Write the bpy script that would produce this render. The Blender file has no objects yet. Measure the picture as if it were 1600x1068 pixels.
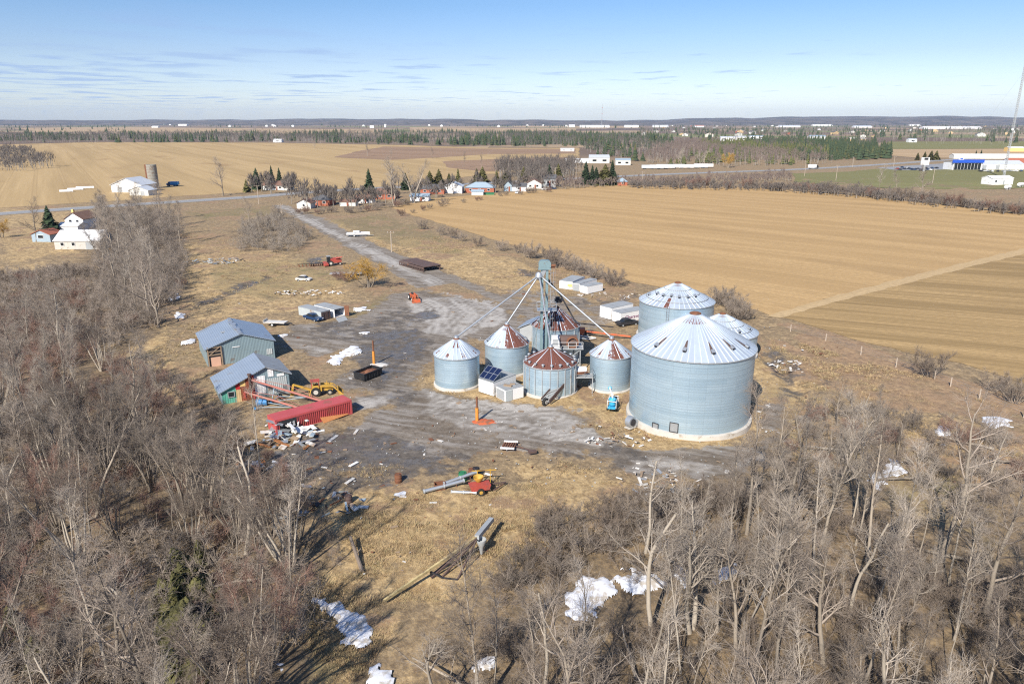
import bpy, math, random
import numpy as np
from mathutils import Vector, Matrix
R = math.radians
rnd = random.Random(7)
nrg = np.random.default_rng(7)
SC = bpy.context.scene
COL = SC.collection

# ------------------------------------------------------------------ camera, sky, sun
H = 40.0                       # drone height in metres
FPX = 1130.0                   # focal length in photo pixels (1600 wide)
PITCH = math.atan((534 - 190) / FPX)
CP, SP = math.cos(PITCH), math.sin(PITCH)
cam = bpy.data.cameras.new('camera'); cam_o = bpy.data.objects.new('camera', cam); COL.objects.link(cam_o)
cam.sensor_width = 36; cam.lens = FPX / 1600 * 36; cam.clip_start = 0.5; cam.clip_end = 40000
cam_o.location = (0, 0, H); cam_o.rotation_euler = (math.pi / 2 - PITCH, 0, 0)
SC.camera = cam_o

SUN_EL, SUN_AZ = R(37), math.atan2(-0.42, -0.907)   # sun stands behind the camera, to its left
sdir = Vector((math.sin(SUN_AZ) * math.cos(SUN_EL), math.cos(SUN_AZ) * math.cos(SUN_EL), math.sin(SUN_EL)))
sun = bpy.data.lights.new('sun', 'SUN'); sun.energy = 5.0; sun.angle = R(0.53); sun.color = (1.0, 0.93, 0.83)
sun_o = bpy.data.objects.new('sun', sun); COL.objects.link(sun_o); sun_o.location = (0, 0, 200)
sun_o.rotation_euler = sdir.to_track_quat('Z', 'Y').to_euler()

w = bpy.data.worlds.new('World'); SC.world = w; w.use_nodes = True
def world():
    nt = w.node_tree; L = nt.links; bg = nt.nodes['Background']
    sky = nt.nodes.new('ShaderNodeTexSky'); sky.sky_type = 'NISHITA'; sky.sun_disc = False
    sky.sun_elevation = SUN_EL; sky.sun_rotation = SUN_AZ; sky.air_density = 1.0; sky.dust_density = 0.6; sky.ozone_density = 2.0
    tc = nt.nodes.new('ShaderNodeTexCoord'); sx = nt.nodes.new('ShaderNodeSeparateXYZ'); L.new(tc.outputs['Generated'], sx.inputs[0])
    # flat clouds on a plane above: direction / height
    mx = nt.nodes.new('ShaderNodeMath'); mx.operation = 'MAXIMUM'; L.new(sx.outputs[2], mx.inputs[0]); mx.inputs[1].default_value = 0.012
    dv = []
    for k, sc_ in ((0, 1.0), (1, 1.0)):
        d = nt.nodes.new('ShaderNodeMath'); d.operation = 'DIVIDE'; L.new(sx.outputs[k], d.inputs[0]); L.new(mx.outputs[0], d.inputs[1]); dv.append(d)
    cb = nt.nodes.new('ShaderNodeCombineXYZ'); L.new(dv[0].outputs[0], cb.inputs[0]); L.new(dv[1].outputs[0], cb.inputs[1])
    no = nt.nodes.new('ShaderNodeTexNoise'); no.inputs['Scale'].default_value = 0.85; no.inputs['Detail'].default_value = 4; no.inputs['Roughness'].default_value = 0.52
    mp = nt.nodes.new('ShaderNodeMapping'); mp.inputs['Location'].default_value = (3.1, 1.7, 0); mp.inputs['Scale'].default_value = (1.0, 0.8, 1)
    L.new(cb.outputs[0], mp.inputs[0]); L.new(mp.outputs[0], no.inputs['Vector'])
    # clouds gather on one side of the sky (x < 0)
    az = nt.nodes.new('ShaderNodeMapRange'); L.new(sx.outputs[0], az.inputs[0])
    az.inputs[1].default_value = -0.42; az.inputs[2].default_value = 0.40; az.inputs[3].default_value = 0.10; az.inputs[4].default_value = -0.055
    ad = nt.nodes.new('ShaderNodeMath'); ad.operation = 'ADD'; L.new(no.outputs['Fac'], ad.inputs[0]); L.new(az.outputs[0], ad.inputs[1])
    cr = nt.nodes.new('ShaderNodeMapRange'); L.new(ad.outputs[0], cr.inputs[0]); cr.interpolation_type = 'SMOOTHSTEP'
    cr.inputs[1].default_value = 0.545; cr.inputs[2].default_value = 0.72; cr.inputs[3].default_value = 0.0; cr.inputs[4].default_value = 0.7
    el = nt.nodes.new('ShaderNodeMapRange'); L.new(sx.outputs[2], el.inputs[0]); el.interpolation_type = 'SMOOTHSTEP'
    el.inputs[1].default_value = 0.0; el.inputs[2].default_value = 0.03; el.inputs[3].default_value = 0.0; el.inputs[4].default_value = 1.0
    eh = nt.nodes.new('ShaderNodeMapRange'); L.new(sx.outputs[2], eh.inputs[0]); eh.interpolation_type = 'SMOOTHSTEP'
    eh.inputs[1].default_value = 0.075; eh.inputs[2].default_value = 0.13; eh.inputs[3].default_value = 1.0; eh.inputs[4].default_value = 0.15
    em = nt.nodes.new('ShaderNodeMath'); em.operation = 'MULTIPLY'; L.new(el.outputs[0], em.inputs[0]); L.new(eh.outputs[0], em.inputs[1])
    n2 = nt.nodes.new('ShaderNodeTexNoise'); n2.inputs['Scale'].default_value = 0.22; n2.inputs['Detail'].default_value = 2; L.new(mp.outputs[0], n2.inputs['Vector'])
    m2 = nt.nodes.new('ShaderNodeMapRange'); L.new(n2.outputs['Fac'], m2.inputs[0]); m2.inputs[1].default_value = 0.40; m2.inputs[2].default_value = 0.56
    m3 = nt.nodes.new('ShaderNodeMath'); m3.operation = 'MULTIPLY'; L.new(em.outputs[0], m3.inputs[0]); L.new(m2.outputs[0], m3.inputs[1]); em = m3
    cm = nt.nodes.new('ShaderNodeMath'); cm.operation = 'MULTIPLY'; L.new(cr.outputs[0], cm.inputs[0]); L.new(em.outputs[0], cm.inputs[1])
    # clear-day tint of the air by elevation
    tr = nt.nodes.new('ShaderNodeMapRange'); L.new(sx.outputs[2], tr.inputs[0]); tr.inputs[1].default_value = 0.0; tr.inputs[2].default_value = 0.14
    rp = nt.nodes.new('ShaderNodeValToRGB'); L.new(tr.outputs[0], rp.inputs[0])
    rp.color_ramp.elements[0].color = SKY_T[0]; rp.color_ramp.elements[1].color = SKY_T[1]
    e = rp.color_ramp.elements.new(0.56); e.color = SKY_T[2]
    mt = nt.nodes.new('ShaderNodeMix'); mt.data_type = 'RGBA'; mt.blend_type = 'MULTIPLY'; mt.inputs[0].default_value = 1
    L.new(sky.outputs[0], mt.inputs[6]); L.new(rp.outputs[0], mt.inputs[7])
    mc = nt.nodes.new('ShaderNodeMix'); mc.data_type = 'RGBA'; L.new(cm.outputs[0], mc.inputs[0])
    L.new(mt.outputs[2], mc.inputs[6]); mc.inputs[7].default_value = SKY_C
    L.new(mc.outputs[2], bg.inputs['Color']); bg.inputs['Strength'].default_value = 0.09
SKY_T = [(1.24, 1.28, 1.55, 1), (.62, .78, 1.02, 1), (.82, .87, 1.11, 1)]   # horizon, high, middle
SKY_C = (2.9, 4.1, 6.6, 1)
world()
SC.view_settings.view_transform = 'Standard'; SC.view_settings.look = 'None'; SC.view_settings.gamma = 1
SC.view_settings.exposure = 0.54
SC.cycles.max_bounces = 5; SC.cycles.diffuse_bounces = 2; SC.cycles.glossy_bounces = 2; SC.cycles.volume_bounces = 0
SC.cycles.use_denoising = False; SC.cycles.filter_width = 1.2; SC.cycles.caustics_reflective = False; SC.cycles.caustics_refractive = False

# ------------------------------------------------------------------ photo pixel -> point on the ground (1600 x 1068)
def P(u, v, z=0.0):
    x = (u - 800) / FPX; y = -(v - 534) / FPX
    d = (x, CP + y * SP, -SP + y * CP); t = (z - H) / d[2]
    return Vector((d[0] * t, d[1] * t, z))
def proj(p):
    dz = p[2] - H; dep = p[1] * CP - dz * SP; up = p[1] * SP + dz * CP
    return 800 + FPX * p[0] / dep, 534 - FPX * up / dep
def hgt(u, v, v2):
    b = P(u, v); lo, hi = 0.0, 150.0
    for _ in range(40):
        m = (lo + hi) / 2
        if proj((b.x, b.y, m))[1] > v2: lo = m
        else: hi = m
    return lo
def rig(a, b, c):               # three base corners in the photo -> origin, heading, width a-b, depth a-c
    A, B, Cc = P(*a), P(*b), P(*c); d = B - A
    return A, math.atan2(d.y, d.x), d.length, (Cc - A).length

# ------------------------------------------------------------------ node helpers and materials
class G:
    def __init__(s, name):
        s.m = bpy.data.materials.new(name); s.m.use_nodes = True; s.nt = s.m.node_tree; s.b = s.nt.nodes['Principled BSDF']
        s.tc = s.nt.nodes.new('ShaderNodeTexCoord')
    def n(s, t, **k):
        o = s.nt.nodes.new('ShaderNode' + t)
        for a, v in k.items(): setattr(o, a, v)
        return o
    def l(s, a, b): s.nt.links.new(a, b)
    def set(s, sock, v):
        if hasattr(v, 'node'): s.l(v, sock)
        elif isinstance(v, (tuple, list)) and len(v) == 3 and sock.type == 'RGBA': sock.default_value = (*v, 1)
        else: sock.default_value = v
    def noise(s, scale, detail=5, rough=.55, vec=None, dist=0, stretch=None, rot=0):
        o = s.n('TexNoise'); o.inputs['Scale'].default_value = scale; o.inputs['Detail'].default_value = detail
        o.inputs['Roughness'].default_value = rough; o.inputs['Distortion'].default_value = dist
        v = vec or s.tc.outputs['Object']
        if stretch:
            if rot:
                mr = s.n('Mapping'); mr.inputs['Rotation'].default_value = (0, 0, -rot); s.l(v, mr.inputs[0]); v = mr.outputs[0]
            mp = s.n('Mapping'); mp.inputs['Scale'].default_value = stretch; s.l(v, mp.inputs[0]); v = mp.outputs[0]
        s.l(v, o.inputs['Vector']); return o.outputs['Fac']
    def ramp(s, f, a, b, lo=0., hi=1., smooth=True):
        o = s.n('MapRange'); s.set(o.inputs[0], f); o.inputs[1].default_value = a; o.inputs[2].default_value = b
        o.inputs[3].default_value = lo; o.inputs[4].default_value = hi
        if smooth: o.interpolation_type = 'SMOOTHSTEP'
        return o.outputs[0]
    def math(s, op, a, b=0.0):
        o = s.n('Math', operation=op); s.set(o.inputs[0], a); s.set(o.inputs[1], b); return o.outputs[0]
    def mix(s, f, a, b, blend='MIX'):
        o = s.n('Mix', data_type='RGBA', blend_type=blend); s.set(o.inputs[0], f); s.set(o.inputs[6], a); s.set(o.inputs[7], b); return o.outputs[2]
    def attr(s, name):
        o = s.n('Attribute'); o.attribute_name = name; return o.outputs['Fac']
    def bump(s, h, st=.4, dist=.05):
        o = s.n('Bump'); o.inputs['Strength'].default_value = st; o.inputs['Distance'].default_value = dist
        s.l(h, o.inputs['Height']); s.l(o.outputs[0], s.b.inputs['Normal'])
    def col(s, c, rough=.8, metal=0.):
        s.set(s.b.inputs['Base Color'], c); s.set(s.b.inputs['Roughness'], rough); s.set(s.b.inputs['Metallic'], metal); return s.m
def k3(c, f): return tuple(min(1, x * f) for x in c)
def simple(name, c, rough=.7, metal=0., var=.22, sc=1.2, dirt=None, amt=.5, ribs=None, rand=0., stretch=None):
    g = G(name); n = g.noise(sc, 6, .6)
    c1 = g.mix(n, k3(c, 1 - var * 1.4), k3(c, 1 + var * 1.2))
    if dirt:
        d = g.noise(sc * .55 + .13, 6, .65, stretch=stretch); c1 = g.mix(g.ramp(d, .62 - amt * .3, .72 - amt * .2, 0, .9), c1, dirt)
    if rand:
        oi = g.n('ObjectInfo'); c1 = g.mix(1.0, c1, g.mix(oi.outputs['Random'], k3((1, 1, 1), 1 - rand), (1 , 1 , 1)), 'MULTIPLY')
    if ribs:
        ax, fr, st = ribs; sx = g.n('SeparateXYZ'); g.l(g.tc.outputs['Object'], sx.inputs[0])
        g.bump(g.math('SINE', g.math('MULTIPLY', sx.outputs[ax], fr * 2 * math.pi)), st, .03)
    return g.col(c1, rough, metal)
MT = {}
def mats():
    S = simple
    MT['steel'] = S('weathered_steel_cladding', (.27, .37, .41), .5, .35, .16, .5, (.22, .2, .18), .08, ribs=(0, 4.0, .35))
    MT['steel_roof'] = S('grey_steel_roof', (.36, .43, .51), .45, .45, .12, .35, (.3, .3, .3), .1, ribs=(0, 3.0, .4))
    MT['pale_roof'] = S('pale_steel_roof', (.62, .65, .68), .5, .2, .1, .4, ribs=(0, 2.0, .3))
    MT['white'] = S('white_paint', (.80, .80, .79), .5, 0, .06, .8, (.45, .40, .34), .1)
    MT['white_panel'] = S('white_ribbed_panel', (.80, .80, .80), .5, 0, .06, .6, (.5, .46, .4), .08, ribs=(0, 2.5, .3))
    MT['grey'] = S('grey_paint', (.36, .38, .39), .6, .1, .15, .9, (.25, .2, .16), .15)
    MT['grey_top'] = S('dull_grey_roofing', (.33, .35, .36), .7, .1, .15, .7, (.2, .19, .18), .2)
    MT['cont_grey'] = S('grey_container_paint', (.46, .50, .50), .55, .1, .12, .6, (.3, .22, .16), .15, ribs=(0, 3.4, .6))
    MT['cont_red'] = S('faded_red_container_paint', (.46, .085, .085), .55, 0, .14, .5, (.30, .10, .07), .12)
    MT['rust'] = S('rusty_steel', (.20, .085, .045), .85, .1, .35, 1.6, (.09, .05, .035), .3)
    MT['brown_rust'] = S('brown_rusted_deck', (.115, .075, .065), .8, .1, .3, .9, (.2, .1, .06), .2)
    MT['dark'] = S('dark_metal', (.035, .035, .04), .6, .2, .3, 2)
    MT['black'] = S('black_paint', (.02, .021, .024), .5, 0, .3, 2, (.1, .07, .05), .12)
    MT['tyre'] = S('black_rubber', (.022, .021, .02), .9, 0, .3, 3)
    MT['galv'] = S('galvanised_tube', (.44, .47, .50), .4, .55, .1, 1.0, (.4, .3, .22), .08)
    MT['green_grey'] = S('green_grey_galvanised', (.22, .32, .345), .5, .35, .14, 1.0, (.2, .15, .11), .1)
    MT['yellow'] = S('yellow_machine_paint', (.52, .31, .05), .65, 0, .25, 1.4, (.20, .12, .06), .4)
    MT['orange'] = S('orange_post_paint', (.62, .25, .04), .65, 0, .15, 2, (.4, .13, .05), .1)
    MT['old_yellow'] = S('weathered_yellow_boom', (.50, .40, .20), .8, 0, .3, 1, (.16, .12, .08), .55)
    MT['red'] = S('red_machine_paint', (.40, .07, .05), .65, 0, .25, 1.4, (.20, .08, .06), .35)
    MT['pink_red'] = S('faded_auger_paint', (.40, .15, .12), .8, 0, .25, .8, (.33, .20, .15), .45)
    MT['orange_red'] = S('orange_red_paint', (.52, .12, .045), .7, 0, .25, 1.4, (.25, .12, .07), .4)
    MT['blue'] = S('blue_machine_paint', (.03, .20, .46), .45, 0, .15, 2)
    MT['bright_blue'] = S('bright_blue_paint', (.05, .38, .62), .5, 0, .15, 2, (.4, .5, .55), .1)
    MT['navy'] = S('dark_blue_car_paint', (.015, .05, .13), .25, .2, .1, 2)
    MT['fascia'] = S('blue_fascia', (.02, .09, .50), .45, 0, .05, 1)
    MT['green'] = S('green_paint', (.03, .18, .08), .6, 0, .2, 2)
    MT['teal'] = S('teal_boards', (.10, .36, .27), .7, 0, .2, 1.2, (.25, .28, .22), .2, ribs=(0, 3, .4))
    MT['wood'] = S('weathered_boards', (.30, .22, .15), .85, 0, .25, 1.5, (.16, .12, .09), .3)
    MT['tan_board'] = S('tan_boards', (.58, .42, .22), .8, 0, .15, 1.2, ribs=(0, 3, .3))
    MT['brown_board'] = S('brown_boards', (.26, .08, .04), .8, 0, .2, 1.2, ribs=(0, 3, .3))
    MT['salmon'] = S('salmon_board', (.62, .38, .27), .8, 0, .12, 1)
    MT['red_board'] = S('red_board', (.5, .03, .03), .7, 0, .12, 1)
    MT['yel_board'] = S('pale_yellow_board', (.75, .52, .2), .8, 0, .12, 1)
    MT['ply'] = S('orange_plywood', (.48, .20, .07), .8, 0, .25, 1)
    MT['glass'] = S('dark_window_glass', (.02, .025, .03), .12, 0, .1, 1)
    MT['solar'] = S('solar_cells', (.012, .02, .06), .18, 0, .1, 1)
    MT['concrete'] = S('pale_concrete', (.52, .49, .44), .9, 0, .15, 1.2, (.3, .26, .2), .2)
    MT['silo_conc'] = S('old_stave_concrete', (.30, .29, .25), .9, 0, .2, .8, (.2, .14, .09), .3)
    MT['brick'] = S('red_brick', (.36, .12, .07), .9, 0, .2, 1)
    MT['shingle'] = S('dark_shingle', (.10, .10, .105), .9, 0, .2, .8)
    MT['brown_shingle'] = S('brown_shingle', (.19, .11, .08), .9, 0, .2, .8)
    MT['siding'] = S('pale_siding', (.62, .62, .58), .8, 0, .08, 1)
    MT['bluegrey'] = S('blue_grey_siding', (.30, .38, .44), .7, 0, .1, 1)
    MT['pole_wood'] = S('pale_pole_wood', (.42, .35, .28), .9, 0, .2, 1)
    MT['snow'] = S('old_snow', (.72, .74, .78), .6, 0, .06, 1.7, (.42, .37, .30), .42)
    MT['scrap'] = S('pale_scrap', (.62, .60, .56), .7, .1, .25, .4, (.3, .2, .13), .25)
    MT['bark'] = S('grey_bark', (.36, .305, .24), .95, 0, .35, .8, (.20, .17, .14), .25, rand=.5)
    MT['bark_pale'] = S('pale_bark', (.47, .41, .33), .95, 0, .2, .8, (.28, .23, .18), .2, rand=.3)
    MT['twig'] = S('grey_brown_twigs', (.35, .29, .235), .95, 0, .25, .6, rand=.45)
    MT['twig_dark'] = S('dark_twigs', (.27, .215, .17), .95, 0, .25, .6, rand=.35)
    MT['twig_red'] = S('reddish_twigs', (.31, .19, .145), .95, 0, .25, .6, rand=.35)
    MT['twig_grey'] = S('silver_grey_twigs', (.43, .37, .305), .95, 0, .2, .6, rand=.3)
    MT['willow'] = S('yellow_willow_twigs', (.50, .30, .06), .9, 0, .25, .6)
    MT['needle'] = S('dark_needles', (.040, .066, .028), .9, 0, .4, .9, (.075, .085, .03), .2, rand=.35)
    MT['needle_olive'] = S('olive_needles', (.16, .15, .05), .9, 0, .4, .9, (.09, .085, .04), .3, rand=.45)
    MT['far_twig'] = S('far_wood_twigs', (.125, .105, .09), .95, 0, .35, .02)
mats()

# ------------------------------------------------------------------ mesh builder and object helpers
class MB:
    def __init__(s): s.v = []; s.f = []; s.mi = []
    def add(s, vs, fs, mi=0):
        o = len(s.v); s.v += [tuple(p) for p in vs]; s.f += [tuple(i + o for i in f) for f in fs]; s.mi += [mi] * len(fs); return s
    def box(s, c, d, rz=0., mi=0, M=None):
        x, y, z = d[0] / 2, d[1] / 2, d[2] / 2
        pts = [Vector(p) for p in ((-x, -y, -z), (x, -y, -z), (x, y, -z), (-x, y, -z), (-x, -y, z), (x, -y, z), (x, y, z), (-x, y, z))]
        mt = M if M is not None else Matrix.Rotation(rz, 3, 'Z')
        return s.add([mt @ p + Vector(c) for p in pts], [(3, 2, 1, 0), (4, 5, 6, 7), (0, 1, 5, 4), (1, 2, 6, 5), (2, 3, 7, 6), (3, 0, 4, 7)], mi)
    def bar(s, a, b, wd, ht, mi=0):     # a box from a to b
        a, b = Vector(a), Vector(b); d = b - a; q = d.to_track_quat('X', 'Z').to_matrix()
        return s.box((a + b) / 2, (d.length, wd, ht), 0, mi, q)
    def tube(s, a, b, r0, r1=None, n=10, mi=0, cap=True):
        a, b = Vector(a), Vector(b); r1 = r0 if r1 is None else r1; d = (b - a)
        q = d.to_track_quat('Z', 'Y').to_matrix(); vs = []
        for c, r in ((a, r0), (b, r1)):
            vs += [q @ Vector((r * math.cos(t * 2 * math.pi / n), r * math.sin(t * 2 * math.pi / n), 0)) + c for t in range(n)]
        fs = [(i, (i + 1) % n, n + (i + 1) % n, n + i) for i in range(n)]
        if cap: fs += [tuple(range(n - 1, -1, -1)), tuple(range(n, 2 * n))]
        return s.add(vs, fs, mi)
    def pipe(s, pts, r, n=8, mi=0):
        for a, b in zip(pts[:-1], pts[1:]): s.tube(a, b, r, r, n, mi)
        return s
    def prism(s, poly, y0, y1, mi=0):   # polygon in x,z swept along y
        n = len(poly); vs = [(x, y0, z) for x, z in poly] + [(x, y1, z) for x, z in poly]
        fs = [tuple(range(n)), tuple(range(2 * n - 1, n - 1, -1))] + [(i + n, (i + 1) % n + n, (i + 1) % n, i) for i in range(n)]
        return s.add(vs, fs, mi)
    def lathe(s, prof, n=24, c=(0, 0, 0), mi=0, cap=False):
        vs = [(c[0] + r * math.cos(k * 2 * math.pi / n), c[1] + r * math.sin(k * 2 * math.pi / n), c[2] + z) for r, z in prof for k in range(n)]
        fs = [(j * n + k, j * n + (k + 1) % n, (j + 1) * n + (k + 1) % n, (j + 1) * n + k) for j in range(len(prof) - 1) for k in range(n)]
        if cap: fs.append(tuple((len(prof) - 1) * n + k for k in range(n)))
        return s.add(vs, fs, mi)
    def wheel(s, c, r, wd, ax=(0, 1, 0), n=16, mi=0):
        a = Vector(ax).normalized(); c = Vector(c)
        s.tube(c - a * wd / 2, c + a * wd / 2, r, r, n, mi); s.tube(c - a * wd * .3, c + a * wd * .62, r * .5, r * .5, n, mi + 1 if mi == 0 else mi)
        return s
    def blob(s, c, d, seed=0, mi=0, n=10, m=6, rough=.15):
        rr = random.Random(seed); vs = []
        for j in range(m + 1):
            for i in range(n):
                t = math.pi * j / m; p = 2 * math.pi * i / n; k = 1 + rr.uniform(-rough, rough)
                vs.append((c[0] + d[0] / 2 * math.sin(t) * math.cos(p) * k, c[1] + d[1] / 2 * math.sin(t) * math.sin(p) * k, c[2] + d[2] / 2 * math.cos(t) * k))
        return s.add(vs, [(j * n + i, (j + 1) * n + i, (j + 1) * n + (i + 1) % n, j * n + (i + 1) % n) for j in range(m) for i in range(n)], mi)
    def build(s, name, mat, parent=None, smooth=False, bevel=0):
        me = bpy.data.meshes.new(name); me.from_pydata(s.v, [], s.f)
        for m in (mat if isinstance(mat, (list, tuple)) else [mat]): me.materials.append(MT[m] if isinstance(m, str) else m)
        if len(me.materials) > 1: me.polygons.foreach_set('material_index', [min(i, len(me.materials) - 1) for i in s.mi])
        if smooth:
            me.polygons.foreach_set('use_smooth', [True] * len(me.polygons)); me.set_sharp_from_angle(angle=R(38))
        o = bpy.data.objects.new(name, me); COL.objects.link(o)
        if parent is not None: o.parent = parent
        return o
def tag(o, label=None, cat=None, group=None, kind=None):
    for k, v in (('label', label), ('category', cat), ('group', group), ('kind', kind)):
        if v: o[k] = v
    return o
def thing(name, label, cat, loc=(0, 0, 0), rz=0., group=None):
    o = bpy.data.objects.new(name, None); COL.objects.link(o); o.empty_display_size = .5
    o.location = loc; o.rotation_euler = (0, 0, rz); return tag(o, label, cat, group)
def mesh_np(name, V, F, mats_, parent=None, mi=None, smooth=False, link=True):
    me = bpy.data.meshes.new(name); V = np.asarray(V, np.float32); F = np.asarray(F, np.int32); nf, k = F.shape
    me.vertices.add(len(V)); me.vertices.foreach_set('co', V.ravel()); me.loops.add(nf * k); me.loops.foreach_set('vertex_index', F.ravel())
    me.polygons.add(nf); me.polygons.foreach_set('loop_start', np.arange(0, nf * k, k, dtype=np.int32))
    for m in mats_: me.materials.append(MT[m] if isinstance(m, str) else m)
    if mi is not None: me.polygons.foreach_set('material_index', np.asarray(mi, np.int32))
    if smooth: me.polygons.foreach_set('use_smooth', np.ones(nf, bool))
    me.update(calc_edges=True); me.validate()
    if not link: return me
    o = bpy.data.objects.new(name, me); COL.objects.link(o)
    if parent is not None: o.parent = parent
    return o
def copy_tree(o, parent=None):
    c = o.copy(); COL.objects.link(c); c.parent = parent
    for ch in o.children: copy_tree(ch, c)
    return c

# ------------------------------------------------------------------ ground: one sheet to the horizon, split where the surface changes
def poly_w(px): return np.array([P(*p).xy for p in px])
def sdf(X, Y, poly):            # signed distance, positive inside
    d = np.full(X.shape, 1e18); ins = np.zeros(X.shape, bool); n = len(poly)
    for i in range(n):
        ax, ay = poly[i]; bx, by = poly[(i + 1) % n]; ex, ey = bx - ax, by - ay
        t = np.clip(((X - ax) * ex + (Y - ay) * ey) / (ex * ex + ey * ey + 1e-9), 0, 1)
        d = np.minimum(d, (X - ax - t * ex) ** 2 + (Y - ay - t * ey) ** 2)
        c = (ay > Y) != (by > Y); xi = (bx - ax) * (Y - ay) / (by - ay + 1e-12) + ax
        ins ^= c & (X < xi)
    return np.where(ins, 1, -1) * np.sqrt(d)
def dline(X, Y, pts):           # distance to an open polyline
    d = np.full(X.shape, 1e18)
    for (ax, ay), (bx, by) in zip(pts[:-1], pts[1:]):
        ex, ey = bx - ax, by - ay; t = np.clip(((X - ax) * ex + (Y - ay) * ey) / (ex * ex + ey * ey + 1e-9), 0, 1)
        d = np.minimum(d, (X - ax - t * ex) ** 2 + (Y - ay - t * ey) ** 2)
    return np.sqrt(d)
def sst(d, a, b): t = np.clip((d - a) / (b - a), 0, 1); return t * t * (3 - 2 * t)
def vnoise(X, Y, s, seed):      # smooth value noise on a lattice of spacing s
    r = np.random.default_rng(seed); T = r.random((256, 256)); x, y = X / s, Y / s
    i, j = np.floor(x).astype(int), np.floor(y).astype(int); fx, fy = x - i, y - j; fx = fx * fx * (3 - 2 * fx); fy = fy * fy * (3 - 2 * fy)
    g = lambda a, b: T[a % 256, b % 256]
    return (g(i, j) * (1 - fx) + g(i + 1, j) * fx) * (1 - fy) + (g(i, j + 1) * (1 - fx) + g(i + 1, j + 1) * fx) * fy
YARD = [(462, 508), (520, 506), (560, 492), (600, 470), (630, 458), (660, 452), (710, 462), (770, 474), (812, 488), (838, 505), (830, 540), (740, 535), (690, 545),
        (668, 572), (655, 600), (690, 616), (760, 628), (840, 640), (905, 650), (940, 668), (975, 690), (1010, 702), (1090, 708), (1150, 697), (1184, 672), (1182, 640),
        (1214, 632), (1245, 660), (1240, 700), (1190, 728), (1100, 742), (1000, 738), (930, 722), (850, 712), (780, 708), (700, 712), (640, 722), (560, 738), (500, 740), (450, 738),
        (440, 712), (480, 690), (560, 655), (590, 632), (560, 612), (540, 596), (560, 570), (545, 548), (500, 560), (462, 560), (440, 545)]
DRIVE_L = [(424, 320), (470, 344), (520, 372), (570, 400), (610, 424), (650, 450)]
DRIVE_R = [(720, 440), (668, 415), (610, 392), (560, 368), (505, 342), (442, 319)]
DRIVE = DRIVE_L + DRIVE_R
FIELD_R = [(612, 324), (668, 311), (760, 303), (870, 296), (950, 289), (1120, 291), (1200, 294), (1330, 302), (1440, 313), (1600, 333), (1760, 352), (1760, 372), (1600, 392), (1500, 415), (1400, 440), (1290, 468),
           (1205, 492), (1120, 468), (990, 440), (900, 412), (790, 380), (700, 352), (650, 338)]
FIELD_S = [(1212, 494), (1300, 468), (1500, 418), (1600, 395), (1760, 362), (1900, 420), (1900, 720), (1700, 632), (1600, 598), (1500, 566), (1420, 552), (1330, 528), (1260, 506)]
FIELD_L = [(-420, 262), (-200, 236), (0, 226), (150, 222), (420, 223), (640, 227), (760, 231), (905, 231), (905, 258), (860, 266), (760, 272), (660, 286), (600, 292), (480, 297), (430, 296), (395, 300), (270, 307), (180, 314), (60, 321), (0, 325), (-300, 344)]
ROAD = [(-420, 372), (-200, 350), (0, 334), (130, 325), (250, 317), (330, 312), (400, 307.5), (450, 303), (520, 298), (600, 293.5), (700, 289), (800, 284), (880, 280), (960, 276), (1050, 272), (1130, 269), (1220, 266), (1300, 262), (1380, 257), (1480, 250), (1640, 241)]
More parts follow.
